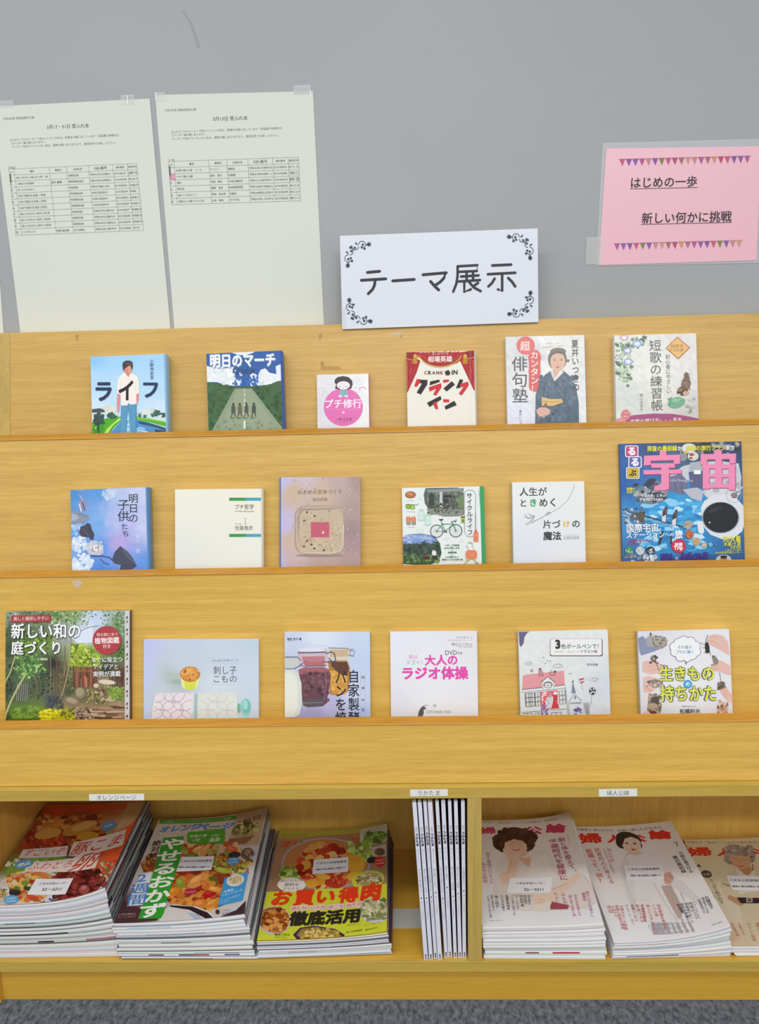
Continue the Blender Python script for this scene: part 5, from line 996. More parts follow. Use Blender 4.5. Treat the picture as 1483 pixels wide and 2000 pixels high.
table(A, [(82, 672), (1278, 618), (1342, 1244), (152, 1290)], [0, .042, .315, .45, .62, .81, .925, 1], 11,
      [['No', '書名', '著者名', '出版社名', 'ISBN番号', '資料番号', '請求記号'], ['1', '読んでおきたい偉人伝 小学5・6年', '', '成美堂出版', '978-4-415-33284-1', '2310182510', '289/ヨ'], ['2', '十歳までの知恵袋', '田中 義美', '東京図書出版会', '978-4-672-64468-2', '2310182528', '92/タナ'], ['3', 'あしたのおはなし', '', '学研図書', '978-4-7683-1961', '2310182536', 'K908/ガ'], ['4', '10分で読めるお話 一年生', '', '学研教育出版', '4-05-202203-5', '2310182544', 'K908/'], ['5', '10分で読めるお話 二年生', '', '学研教育出版', '4-05-202204-1', '2310182551', 'K908/ジ'], ['6', '10分で読めるお話 三年生', '', '学研教育出版', '4-05-202205-X', '2310182569', 'K908/ジ'], ['7', '読んでおきたい名作 小学1年', '', '成美堂出版', '978-4-415-30814-2', '2310182577', 'K908/ヨ'], ['8', '読んでおきたい名作 小学2年', '', '成美堂出版', '978-4-415-30815-9', '2310182585', 'K908/ヨ'], ['9', '読んでおきたい名作 小学3年', '', '成美堂出版', '978-4-415-30816-6', '2310182593', 'K908/ヨ'], ['10', 'パパがサンタ', '宮西 達次郎', 'あかね書房', '978-4-251-00534-9', '2310182601', 'K913/']])
A.build('print', M_print, root)
root_a = root
root, S, ob = sheet('printed_notice', 'white notice with a six-row book table, its second number marked pink', 'notice', [(303, 185.5), (611.5, 178), (633.5, 645), (341.5, 651)], WALL_Y - .0008, M_sheet)
A = Art(S, (300, 190, 4.3618), seed=42); A.clip = False
A.text('令和6年度 寄贈図書受付簿', 96, 112, 364, 104, D).text('3月13日 受入れ本', 506, 184, 802, 176, '#4c504e', .012)
A.text('No.がピンクのマーカーで色のついている本は、新着本の棚に出しています（児童書の新着本は、', 152, 296, 1098, 262, D).text('カウンター横の棚にあります）。', 155, 324, 455, 314, D).text('マーカーで色のついていない本は、通常の棚にありますので、請求記号でお探しください。', 158, 355, 1065, 324, D)
A.text('【一般】', 130, 536, 178, 534, D)
c = [(126, 548), (1236, 510), (1254, 882), (156, 916)]
A.poly([bil(c, 0.0, 2 / 7), bil(c, .043, 2 / 7), bil(c, .043, 3 / 7), bil(c, 0, 3 / 7)], '#e89cb4')
table(A, c, [0, .043, .31, .448, .61, .80, .92, 1], 7,
      [['No', '書名', '著者名', '出版社名', 'ISBN番号', '資料番号', '請求記号'], ['1', '砂漠で溺れた魚　１～６', 'ナンシー', '講談社', '978-4-04-318407-8', '2310182502', 'K/ナ.ミ'], ['2', 'やせて健む心臓', '高村　智沙', '日経館', '978-4-344-03811-1', '2310182400', '780/ニ'], ['3', '塩行', '河田　陽子', '中央公論新社', '978-4-12-007703-7', '2310182418', '89/ヨ'], ['4', '夢幻花', '東野　圭吾', 'PHP研究所', '978-4-569-76360-2', '2310182426', '891/ヒガ'], ['5', '金のくらのキリン', '伊坂　幸太郎', '文藝社', '978-4-8002-2339-9', '2310182494', '891/ユメ'], ['6', '花歳さんの里フミコと沼', '山本　梅太', 'ポプラ社', '978-4-591-15147-2', '2310182502', '89/シド']])
A.build('print', M_print, root)
def tape(quad, parent, y=WALL_Y - .0018, mat=None): return sheet('tape', None, None, quad, y, mat or M_tape, .00015, parent=parent)
tape([(573, 167), (607, 166), (608, 182), (574, 183)], root, mat=M_tape_dull); tape([(302, 181), (322, 180), (323, 197), (303, 198)], root)
tape([(0, 197), (26, 196), (27, 210), (0, 211)], root_a); tape([(236, 186), (262, 185), (263, 203), (237, 204)], root_a)
M_glint = plain('painted_tape_glint', (245, 245, 245), .3)  # near-white strips painted on as glints of light along the tape
for x0, y0, x1, y1, rt_ in ((248, 186, 249.6, 203, root_a), (303.6, 180, 305, 197, root), (606, 176, 607.6, 191, root)): sheet('painted_tape_glint', None, None, [(x0, y0), (x1, y0), (x1 + .5, y1), (x0 + .5, y1)], WALL_Y - .0021, M_glint, .0001, parent=rt_)
# heading sign, fixed to the front of the rack's top edge
root, S, ob = sheet('heading_sign', 'white paper sign with large black lettering and scroll corners, overlapping rack top', 'sign', [(664, 460.5), (1050.5, 446), (1052, 629), (669, 643)], 1.4335, M_sign, .0005)
A = Art(S, (640, 240, 1.7592), seed=43)
INK = '#3b3944'
def stroke(A, pts, wd, col=INK):
    A.line(pts, wd, col)
    for p in pts: A.ell(p[0], p[1], wd / 2, wd / 2, col, n=12)
for pts in ([(137, 514), (179, 510)], [(116, 541), (200, 536)], [(163, 541), (162, 556), (155, 572), (140, 587)], [(224, 543), (298, 538)], [(328, 522), (408, 515), (400, 533), (388, 546), (372, 557)], [(354, 545), (369, 562), (382, 574)],
            [(447, 493), (515, 489), (513, 509), (450, 512)], [(447, 493), (447, 525), (443, 552), (432, 580)], [(459, 528), (519, 524)], [(478, 516), (478, 542)], [(500, 514), (500, 541)], [(452, 545), (524, 540)], [(470, 545), (470, 580), (492, 572)], [(485, 545), (502, 565), (526, 578)], [(517, 550), (503, 560)],
            [(566, 490), (631, 487)], [(551, 520), (645, 515)], [(600, 518), (600, 576), (586, 572)], [(574, 535), (566, 549), (553, 562)], [(621, 533), (634, 546), (645, 562)]):
    stroke(A, pts, 10 if pts[0][0] < 430 else 8.8)
def scroll(A, ox, oy, fx, fy):
    """corner ornament drawn in units of the top left one (crop 650,440 at 7.06)"""
    k = 1.7592 / 7.0619
    def q(x, y): return (ox + (x - 100) * k * fx, oy + (y - 145) * k * fy)
    def arc(cx, cy, r, a0, a1, w_=7): A.line([q(cx + r * math.cos(math.radians(a0 + (a1 - a0) * i / 12)), cy + r * math.sin(math.radians(a0 + (a1 - a0) * i / 12))) for i in range(13)], w_ * k, '#3d4650')
    for sw in (0, 1):
        def z(x, y): return (x, y) if not sw else (100 + (y - 145) * .98 - 8, 145 + (x - 100) * 1.03)
        def arcz(cx, cy, r, a0, a1):
            A.line([q(*z(cx + r * math.cos(math.radians(a0 + (a1 - a0) * i / 12)), cy + r * math.sin(math.radians(a0 + (a1 - a0) * i / 12)))) for i in range(13)], 8 * k, '#3d4650')
        arcz(403, 268, 48, -180, 60); arcz(310, 292, 46, 0, 150)
        for x, y in ((413, 268), (401, 304), (438, 322), (304, 311), (258, 297)): A.ell(*q(*z(x, y)), 16 * k, 16 * k, '#3d4650', n=12)
        for leaf in ([(455, 268), (500, 228), (505, 250), (522, 232), (520, 258), (532, 262), (515, 285), (490, 290)], [(350, 272), (325, 268), (296, 240), (312, 248), (316, 226), (330, 250)]):
            A.poly([q(*z(*p)) for p in leaf], '#3d4650')
scroll(A, 43, 388, 1, 1); scroll(A, 723, 362, -1, 1); scroll(A, 48, 711, 1, -1); scroll(A, 724, 686, -1, -1)
A.build('print', M_print, root)
sheet('tape', None, None, [(667, 600), (676, 600), (677, 641), (668, 641)], 1.4328, M_tape, .0002, parent=root)
# pink laminated sign
root, S, ob = sheet('laminated_sign', 'pink laminated sign with two bunting rows and underlined black lettering', 'sign', [(1177.5, 279.5), (1497, 271), (1489, 513.5), (1164.5, 519.5)], WALL_Y - .0010, M_tape_dull, .0004)
ob.name = 'laminate'
M_pink = plain('pink_paper', (238, 188, 200), 0.3, 0.4, 0.01, 300)
q = [(958, 88), (1492, 80), (1474, 472), (932, 489)]
r2, S2, ob = sheet('paper', None, None, [(640 + x / 1.7592, 240 + y / 1.7592) for x, y in q], WALL_Y - .0016, M_pink, .0003, parent=root)
A = Art(S2, (640, 240, 1.7592), seed=44); A.clip = False
cs = ['#c8607c', '#cf9a72', '#8a5cac', '#b85c94', '#d09c80', '#8858a4', '#c04c78', '#7c8c50', '#b8688c', '#c88c8c', '#9060ac', '#a87078']
for i in range(20):
    x = 1003 + i * 22.6; y = 126 - i * .62; A.poly([(x, y), (x + 20, y - .6), (x + 10.5, y + 24)], cs[(i * 5 + i // 4) % 12])
    x = 985 + i * 22.1; y = 415 - i * .58; A.poly([(x, y), (x + 19.5, y - .5), (x + 10.5, y + 24)], cs[(i * 7 + 3) % 12])
A.line([(1002, 125), (1456, 113)], 1.5, '#b8808c').line([(985, 415), (1428, 403)], 1.5, '#b8808c')
A.text('はじめの一歩', 1043, 206, 1270, 201, '#3c343c', .016).line([(1039, 227), (1273, 222)], 2, '#5c4c54').text('新しい何かに挑戦', 1080, 328, 1389, 321, '#3c343c', .016).line([(1077, 349), (1389, 342)], 2, '#5c4c54')
A.build('print', M_print, root)
tape([(1146, 464), (1180, 463), (1178, 516), (1145, 517)], root, WALL_Y - .0022)
# small marks on the wall and the veneer
M_smudge, _nt, _b = new_mat('wall_smudge', 0.6, 0.2); _b.inputs['Base Color'].default_value = (*rgb((120, 122, 126)), 1); _b.inputs['Alpha'].default_value = .10
def mark(quads_px, y_plane, n_, mat, parent, name, off=.0002):
    o, n = y_plane, n_; vs = []; fs = []
    for poly in quads_px:
        i = len(vs); vs += [hit(a, b, o, n) + n * off for a, b in poly]; fs.append(tuple(range(i, i + len(poly))))
    return mesh_obj(name, vs, fs, mat, parent)
wallo = bpy.data.objects['wall_back']
mark([[(352, 20), (362, 22), (378, 50), (388, 80), (392, 98), (386, 94), (378, 70), (368, 40)]], Vector((0, WALL_Y, 0)), WN, M_smudge, wallo, 'scuff_mark')
M_res, _nt, _b = new_mat('tape_residue', 0.7, 0.2); _b.inputs['Base Color'].default_value = (*rgb((150, 116, 66)), 1); _b.inputs['Alpha'].default_value = .22
for q_ in ([(626, 706), (632, 705), (634, 715), (664, 715), (667, 722), (627, 723)], [(147, 655), (154, 653), (153, 664), (149, 666)], [(622, 654), (628, 650), (630, 658), (624, 664)], [(782, 655), (786, 653), (785, 661), (781, 660)]): mark([q_], A_top, NRM, M_res, rack, 'tape_residue', .0003)
mark([[(762, 651), (785, 650), (785, 654), (763, 655)]], A_top, NRM, M_tape_dull, rack, 'tape_scrap', .0004)
mark([[(140, 1135), (158, 1133), (162, 1140), (150, 1150), (144, 1142)]], C_top, NRM, M_tape_dull, rack, 'tape_scrap', .0004)

# ------------------------------------------------------------------ rail labels and shelf tape
for (x0, y0, x1, y1), t, lab in (((174, 1551.6, 281.5, 1564), 'オレンジページ', 'white paper label on the rail above the food magazines'), ((801, 1542.6, 875, 1555.6), 'うかたま', 'white paper label on the rail above the thin standing magazines'), ((1170, 1541.8, 1245, 1556), '婦人公論', 'white paper label on the rail above the women\'s magazines')):
    root, S, ob = sheet('shelf_label', lab, 'label', [(x0, y0), (x1, y0 - 1), (x1, y1 - 1), (x0 + .5, y1)], FR - .0006, M_paper, .0005)
    ym = (y0 + y1) / 2
    A = Art(S, (0, 0, 1)); w_ = (x1 - x0) * (.72 if len(t) > 5 else .58); xm = (x0 + x1) / 2; A.text(t, xm - w_ / 2, ym, xm + w_ / 2, ym - .4, '#5a5a60', .0, 1.05); A.build('print', M_print, root)
FZ = Vector((0, 0, floor_z)); UPZ = Vector((0, 0, 1))
M_gtape = plain('grey_cloth_tape', (196, 198, 192), .6, .3, .03, 300)
vs = [hit(a, b, FZ + UPZ * .0006, UPZ) for a, b in ((690, 1775), (862, 1774), (862, 1812.5), (690, 1813.5))]; lo = [v - UPZ * .0002 for v in vs]
tag(mesh_obj('floor_tape', vs + lo, [(3, 2, 1, 0), (4, 5, 6, 7), (0, 1, 5, 4), (1, 2, 6, 5), (2, 3, 7, 6), (3, 0, 4, 7)], M_gtape), 'grey tape strip stuck on the shelf board between stack and standing magazines', 'tape')

# ------------------------------------------------------------------ stacks of magazines
M_mag = printed('magazine_cover', 0.33, 0.5); M_edgep = printed('magazine_page_edges', 0.75, 0.2)
class Lerp:
    pass
def at_y(px, py, y): return hit(px, py, Vector((0, y, 0)), WN)
def stack(topq, ys, baseq, n, curl, labels, group, pal_side, pal_cover, covers, seed, sag=.0, right=True, white='#e6e5e3', jit=.003, base_len=.282, xmin=-9, marks={}):
    rr = random.Random(seed)
    T = [at_y(p[0], p[1], y) for p, y in zip(topq, ys)]
    bf = [hit(p[0], p[1], FZ, UPZ) for p in baseq]
    dirv = ((T[3] - T[0]) + (T[2] - T[1])); dirv.z = 0; dirv.normalize(); yaw = (T[1] - T[0]); yaw.z = 0
    B = [bf[0], bf[1], bf[1] + dirv * base_len, bf[0] + dirv * base_len]
    for b in B: b.z = floor_z + .0009; b.y = min(b.y, 1.453)
    cuts = [0]
    for k in range(n): cuts.append(cuts[-1] + rr.uniform(.75, 1.3))
    cuts = [c / cuts[-1] for c in cuts]
    out = []
    for k in range(n):
        jx, jy, js = rr.uniform(-jit, jit), rr.uniform(-jit * .5, jit * 1.3), rr.uniform(-.006, .006)
        if k == n - 1: jx = jy = js = 0
        def quad(t, dx, dy, sk, inset=0.0):
            q = [b.lerp(a, t) for a, b in zip(T, B)]
            for i, c in enumerate(q):
                c.x += dx + (sk if i in (2, 3) else 0) + (inset if i in (0, 3) else -inset); c.y = min(1.4565, max(FR + .0012, c.y + dy + (inset if i < 2 else -inset))); c.x = max(c.x, xmin + .0012)
            return q
        t0, t1 = cuts[k], cuts[k + 1]
        g = .0002
        def S_(t, inset=0): return Bent(quad(t, jx, jy, js, inset), curl, ref=quad(t, 0, 0, 0, 0))
        tm = (t0 + t1) / 2
        thick = (T[0].z - B[0].z) * (t1 - t0); ct = min(.0005 / max(thick, .001), .16) * (t1 - t0)
        top = S_(t1); mid = S_(tm)
        root = empty('magazine', mid.P(mid.w / 2, mid.h / 2) - UPZ * thick / 2)
        lab = labels(k, n)
        tag(root, lab, 'magazine', group)
        NU, NV = 9, 14
        def grid(S, e): return [S.P(S.w * i / NU, S.h * j / NV, e) for j in range(NV + 1) for i in range(NU + 1)]
        rim = [j * (NU + 1) + NU for j in range(NV + 1)][::-1] + [i for i in range(NU)][::-1]
        rim = [NV * (NU + 1) + i for i in range(NU + 1)] + [j * (NU + 1) + NU for j in range(NV - 1, -1, -1)] + [i for i in range(NU - 1, -1, -1)] + [j * (NU + 1) for j in range(1, NV)]
        def slab(name, ta, tb, levels, mat, colf):
            """closed slab between two heights in the stack; levels = ((fraction, inset), ...)"""
            V = []; Fc = []; Cc = []; G = (NU + 1) * (NV + 1)
            for li, (fr, ins) in enumerate(levels): V += grid(S_(ta + (tb - ta) * fr, ins), 0)
            L_ = len(levels); verts = []; 
            def add(pts, c):
                i = len(verts); verts.extend(pts); Cc.extend([c] * len(pts)); Fc.append(tuple(range(i, i + len(pts))))
            for j in range(NV):
                for i in range(NU):
                    a = (L_ - 1) * G + j * (NU + 1) + i; add([V[a], V[a + NU + 1], V[a + NU + 2], V[a + 1]], colf('top', 0, 0))
                    a = j * (NU + 1) + i; add([V[a], V[a + 1], V[a + NU + 2], V[a + NU + 1]], colf('bot', 0, 0))
            m = len(rim)
            for li in range(L_ - 1):
                for r_ in range(m):
                    a, b = rim[r_], rim[(r_ + 1) % m]
                    sd = 'front' if r_ < NU else 'right' if r_ < NU + NV else 'back' if r_ < 2 * NU + NV else 'left'
                    add([V[li * G + a], V[li * G + b], V[(li + 1) * G + b], V[(li + 1) * G + a]], colf(sd, li, r_))
            return mesh_obj(name, verts, Fc, mat, root, cols=Cc)
        wcol = [v * rr.uniform(.9, 1.0) for v in rgb(white)]; side_c = [rgb(rr.choice(pal_side)) for _ in range(40)]; runs = rr.randint(2, 5)
        def pc(sd, li, r_):
            if sd == 'right' and right:
                c = side_c[(li * 7 + (r_ // runs)) % 40]; return tuple(v * rr.uniform(.75, 1.2) for v in c)
            if sd == 'front':
                for a_, b_, l_, c_ in marks.get(k, ()):
                    if a_ <= r_ < b_ and l_ <= li <= l_ + 1: return rgb(c_)
            f = rr.uniform(.95, 1.0); return tuple(v * f * (1, .965, .985, .95, .98, 1, .97)[li % 7] for v in wcol)
        nl = 5 if thick > .004 else 4
        slab('pages', t0 + ct, t1 - ct, [(i / nl, .0009 if i in (0, nl) else (.0003 if i in (1, nl - 1) else 0)) for i in range(nl + 1)], M_edgep, pc)
        cc = rgb(rr.choice(pal_cover)); c2 = rgb(rr.choice(pal_cover))
        lastk = k == n - 1
        cuse = rgb(covers) if lastk else cc
        slab('cover', t1 - ct * .95, t1, [(0, .0002), (1, .0004)], M_mag, lambda sd, li, r_: cuse)
        slab('back_cover', t0 + (t1 - t0) * .06, t0 + ct * .95, [(0, .0006), (1, .0004)], M_mag, lambda sd, li, r_: c2)
        if lastk:
            S = S_(t1, .0004); cov = [o for o in root.children if o.name.startswith('cover')][0]
            out = (root, S, cov)
    return out
ORD = ['topmost', 'second', 'third', 'fourth', 'fifth', 'sixth', 'seventh', 'eighth', 'ninth', 'tenth', 'eleventh', 'twelfth', 'thirteenth', 'fourteenth', 'fifteenth', 'sixteenth']
def lab_fn(top_label, where, kind):
    def f(k, n):
        i = n - 1 - k
        if i == 0: return top_label
        if k == 0: return 'bottom %s of %s' % (kind, where)
        return '%s lying %s from the top in %s' % (kind, ORD[i], where)
    return f
def sticker(S, crop, quad, lines, root, up=.0004):
    A = Art(S, crop); A.base = S.top + .0001; A.clip = False
    A.poly(quad, '#e4e5ec')
    for t, x0, y0, x1, y1, b in lines: A.text(t, x0, y0, x1, y1, '#3c3c46', b)
    A.build('sticker', M_paper_sticker, root)
M_paper_sticker = printed('sticker_paper', .6, .2)
DARKS = ['#2c3c48', '#3c4c50', '#6c6c70', '#1c2428', '#8c9494', '#48585c', '#5c2c34', '#b4b8b8', '#7c3440', '#c4c4c0', '#384430', '#2c3038']
MIX = ['#5c7c5c', '#2c4c44', '#8c8c88', '#402838', '#a84c88', '#c8c4c0', '#1c2428', '#4c9c84', '#7c6c74', '#583c4c', '#b8b0ac', '#3c3434', '#64545c', '#8c3060']
REDS = ['#7c2c34', '#94424a', '#b0788c', '#5c2c3c', '#a85c70', '#8c3a50', '#d8c4c8', '#6c3038', '#c05a60']
CV = ['#d8d8da', '#c8ccd4', '#b8bcc4', '#8c9098', '#e0dcd8', '#5c6068', '#b0c4d4', '#d4c0c4', '#3c4046']
# 1 leftmost stack
root, S, cov = stack([(-44, 1769), (205, 1733), (286, 1560), (91, 1571)], (1.146, 1.150, 1.438, 1.438), [(-60, 1873), (235, 1869)], 13, 3.2,
    lab_fn('food magazine with red-on-white lettering on top of the leftmost stack', 'the leftmost stack', 'food magazine'), 'food magazines in the leftmost stack', DARKS, CV, '#a85038', 101, xmin=in_x, marks={3: [(4, 5, 0, '#3c3838'), (7, 9, 0, '#b87c84')], 5: [(0, 6, 0, '#4c4c50')], 8: [(2, 4, 0, '#8c8c90')]})
K1 = (0, 1520, 4.4939)
A = Art(S, K1, seed=51)
A.field([(420, 250, '#c8442c'), (800, 240, '#d0482c'), (1100, 240, '#c46c48'), (1200, 300, '#c8b08c'), (1100, 400, '#bc9468'), (330, 420, '#8c3a28'), (550, 330, '#d04a2c'), (700, 330, '#a04a34'), (600, 450, '#8c5434'), (350, 520, '#b06c3c'), (520, 560, '#742c1c'), (850, 480, '#a87c3c'), (250, 600, '#8c4028'), (700, 620, '#5c2820'), (300, 720, '#88983c'), (100, 760, '#5c7830'), (550, 700, '#2c2830'), (980, 600, '#e4562c'), (900, 800, '#e85c28'), (1150, 420, '#e0562c'), (200, 900, '#c4b090'), (60, 950, '#c8c4b8'), (380, 860, '#c8943c'), (700, 850, '#642020'), (700, 1000, '#5c1c1c'), (600, 1100, '#d4d4dc'), (200, 1100, '#d0d0d4'), (400, 1100, '#4c6c34'), (900, 900, '#b8a890')], 60, .7, 18)
A.dabs(340, 330, 900, 600, 260, 24, ['#b8742c', '#8c3a24', '#c48c4c', '#6c2418', '#a04c2c', '#d09c54', '#7c2c1c'], 10, 1.6)
A.dabs(220, 470, 560, 620, 60, 22, ['#a83420', '#7c2016', '#c45030', '#8c2c1c'], 8, 1.6)
A.ell(700, 440, 160, 52, '#b4803c', -18).ell(740, 420, 120, 30, '#c89c5c', -18).ell(420, 490, 120, 42, '#c4944c', -10).ell(770, 510, 100, 36, '#c08c2c', -6)
A.poly([(430, 240), (1110, 225), (1115, 262), (420, 300)], '#cc4a2c').poly([(1130, 215), (1270, 215), (1170, 400), (1000, 470), (1060, 380)], '#c4a880')
for k in range(5): A.text('おいしい', 1080 + k * 20, 380 - k * 30, 1180 + k * 14, 330 - k * 26, '#8c6c48', .0, .9)
A.poly([(480, 270), (560, 262), (520, 340), (450, 350)], '#dc4c2c')
A.ell(955, 418, 72, 44, '#5c8cb8', -18).text('特選', 918, 428, 990, 405, '#b8d0e4', .02).poly([(930, 480), (990, 460), (980, 490), (935, 505)], '#8c9c48')
A.poly([(1118, 440), (1222, 325), (1150, 520), (960, 830), (820, 872), (905, 700), (1080, 600)], '#e2562a').text('ボリューム満点', 935, 700, 1090, 610, '#f0a078', .0, .9).text('かんたんレシピ', 905, 770, 1050, 690, '#f0a078', .0, .9)
A.poly([(120, 720), (500, 690), (620, 700), (560, 860), (60, 900), (50, 820)], '#74943c').dabs(60, 700, 480, 780, 30, 20, ['#84a444', '#5c7c30', '#d4d4c4'], 8, 1.6)
A.ell(260, 960, 290, 150, '#c9c9cb', -8).ell(265, 945, 240, 120, '#c49a5c', -8)
A.dabs(30, 820, 500, 1080, 170, 24, ['#c8502c', '#a83c20', '#5c7c34', '#d8c49c', '#e0b060', '#7c9c3c', '#d0703c', '#3c4c2c', '#c8a070'], 10, 1.5, 'e')
A.poly([(400, 1120), (440, 1040), (560, 1120)], '#4c7434').ell(650, 1010, 270, 120, '#d0d0d8', -22).ell(690, 960, 250, 108, '#5a1e20', -24)
A.dabs(480, 780, 930, 1090, 190, 26, ['#64201e', '#4c1618', '#8c3030', '#742826', '#9c4440', '#3c1214'], 9, 1.5, 'e').ell(740, 980, 46, 40, '#9c4a48', -20).ell(735, 965, 26, 16, '#b87470', -20).ell(640, 1060, 34, 22, '#8c3434')
A.line([(430, 1060), (500, 1100), (560, 1112)], 16, '#3c50a0').line([(560, 800), (620, 780)], 14, '#2c3c64').line([(820, 1040), (870, 1000), (920, 950)], 8, '#6478b0')
A.dabs(880, 730, 1030, 880, 40, 16, ['#a8a48c', '#6c7c4c', '#c8c4b4', '#c84830'], 8)
BX = '#ded2cc'; RD = '#c23c2c'
A.poly([(205, 630), (600, 596), (585, 690), (160, 706)], BX).poly([(645, 568), (1110, 452), (1078, 592), (640, 690), (596, 690)], BX).poly([(240, 745), (640, 706), (700, 668), (890, 650), (838, 790), (655, 822), (215, 820)], BX)
A.text('すごいぞ！', 215, 660, 610, 636, RD, .0, 1.15, .35).text('豚こま', 640, 630, 1075, 532, RD, .01, 1.25, .35).text('ふわとろ', 262, 780, 635, 752, RD, .0, 1.15, .35).text('卵', 668, 742, 850, 722, RD, .01, 1.2, .3)
A.ell(212, 756, 84, 38, '#5c94c0', -10).text('絶品', 160, 768, 268, 744, '#dce8f0', .02, 1.0, .3)
A.ell(40, 1010, 46, 70, '#d2d2d6').ell(30, 1022, 32, 46, '#b8a070').dabs(0, 980, 62, 1062, 22, 9, ['#c8b078', '#8c8c50', '#6c6040']).ell(130, 1010, 52, 26, '#2c2c34').ell(98, 1072, 68, 40, '#5ca0d0', -8).text('Today\'s', 58, 1064, 142, 1056, '#dceaf4', .02).text('Cooking', 50, 1088, 138, 1080, '#dceaf4', .02)
A.poly([(0, 930), (80, 930), (60, 960), (0, 970)], '#c8c0cc')
A.build('cover_print', M_mag, cov)
sticker(S, K1, [(318, 888), (645, 882), (575, 1025), (238, 1028)], [('三本木学習センター', 345, 932, 600, 924, .02), ('52－5211', 370, 984, 542, 978, .03)], root)
# 2 green banner stack
root, S, cov = stack([(221.5, 1804), (478, 1786), (524, 1575), (310, 1601)], (1.146, 1.152, 1.440, 1.436), [(234, 1877), (503, 1877.5)], 12, 2.6,
    lab_fn('food magazine with white lettering on a green banner, topmost of its stack', 'the stack under the green-banner magazine', 'food magazine'), 'food magazines in the second stack from the left', MIX, CV, '#c8c0b8', 102, marks={0: [(0, 6, 0, '#5c5450')], 1: [(2, 3, 2, '#5c4c48'), (4, 5, 2, '#3c3c40'), (5, 6, 2, '#8c3c48'), (7, 8, 2, '#4c6c84')], 2: [(5, 7, 0, '#6c5c64'), (7, 8, 0, '#a84c88')], 5: [(3, 5, 0, '#48484c')], 8: [(2, 6, 0, '#50505c')], 10: [(1, 4, 2, '#a8c4d8')]})
K2 = (210, 1540, 4.3618)
A = Art(S, K2, seed=52)
A.field([(450, 280, '#d0c4b4'), (900, 320, '#d0c2b0'), (1300, 250, '#cfc0ac'), (430, 400, '#d0c6bc'), (350, 600, '#d0c8c4'), (330, 850, '#ccc8cc'), (1250, 500, '#c4bcc8'), (1200, 800, '#c8c8cc'), (200, 950, '#6c4c50'), (150, 1100, '#4c3034'), (700, 1080, '#d0cccc'), (1100, 1000, '#c8c4c4'), (800, 500, '#c4a880'), (800, 800, '#b4743c')], 40, .6, 16)
A.poly([(450, 268), (1112, 228), (1108, 262), (440, 300)], '#3c9c30').text('４週間メニューつきやせるメソッド満載！', 480, 283, 1060, 252, '#c4e0b0', .01)
A.poly([(1110, 215), (1362, 155), (1290, 480), (1012, 490), (1060, 360)], '#b8a084').ell(1180, 350, 128, 58, '#8c7c5c', -14).ell(1180, 335, 118, 46, '#6c6838', -14).dabs(1080, 280, 1300, 390, 60, 17, ['#8c8c48', '#b0a868', '#5c5c2c', '#c4b888', '#3c4024'], 8, 1.3, 'e').poly([(1040, 430), (1260, 400), (1180, 470), (1010, 490)], '#8c5c44').text('毎日', 1150, 290, 1300, 240, '#4c4434', .02, .9)
A.text('オレンジ', 450, 352, 800, 322, '#4a88cc', .06, 1.05, .2).text('ページ', 760, 330, 1075, 318, '#4a88cc', .06, .9, .2).text('オレンジページ', 620, 318, 860, 305, '#3c4c64', .02)
A.dabs(600, 470, 1140, 640, 150, 26, ['#b8743c', '#d09c5c', '#c4542c', '#7c8c34', '#e0b478', '#8c4424', '#a8a460'], 10, 1.4)
A.dabs(880, 560, 1210, 740, 90, 24, ['#8c9434', '#c87c3c', '#b8b450', '#b4502c', '#e0b060', '#5c6c28'], 10, 1.4)
A.ell(780, 850, 330, 190, '#5c2c28').ell(780, 840, 300, 170, '#8c4424').dabs(520, 690, 1010, 1040, 210, 32, ['#c87830', '#d88c3c', '#8c3420', '#a8281c', '#b86028', '#5c6c2c', '#e4a04c', '#6c2418'], 10, 1.5, 'e')
for x, y, a, b, c, rt_ in ((770, 790, 100, 46, '#d8934a', -30), (560, 880, 60, 30, '#d88428', -20), (650, 780, 50, 34, '#c46c2c', 20), (870, 900, 60, 34, '#b01c1c', -20), (790, 990, 70, 46, '#cf7c34', -10), (900, 980, 80, 30, '#d08838', -30), (910, 860, 60, 24, '#e0984a', 10), (830, 820, 50, 26, '#c8702c', 40), (620, 810, 40, 50, '#8c9434', -20), (720, 580, 60, 22, '#5c7c30', 0), (780, 520, 60, 26, '#d8a060', -20), (1060, 520, 50, 26, '#d0603c', 10), (980, 700, 70, 26, '#a4ac3c', 10)): A.ell(x, y, a, b, c, rt_).ell(x - a * .2, y - b * .25, a * .5, b * .4, tuple(min(255, v + 24) for v in (int(c[1:3], 16), int(c[3:5], 16), int(c[5:7], 16))), rt_)
A.poly([(280, 640), (400, 600), (430, 700), (310, 720)], '#a0582c').dabs(290, 560, 440, 710, 30, 22, ['#b46c38', '#8c4420', '#d09050'], 8)
A.poly([(130, 940), (200, 1010), (470, 1040), (420, 1130), (50, 1150)], '#4c2e34').poly([(480, 1040), (560, 990), (760, 1010), (880, 1060), (930, 1110), (860, 1150), (430, 1150)], '#d2cecb').poly([(540, 1000), (720, 1010), (850, 1060), (925, 1130), (880, 1136), (700, 1040), (530, 1012)], '#2c2028').poly([(680, 1060), (780, 1080), (810, 1130), (740, 1120)], '#a4b4d0').poly([(930, 1110), (1100, 1040), (1180, 960), (1170, 1080), (980, 1120)], '#402c34')
A.text('人気料理家の', 90, 1080, 240, 1072, '#b09aa0', .0).text('かしこいおかず', 90, 1102, 240, 1094, '#b09aa0', .0)
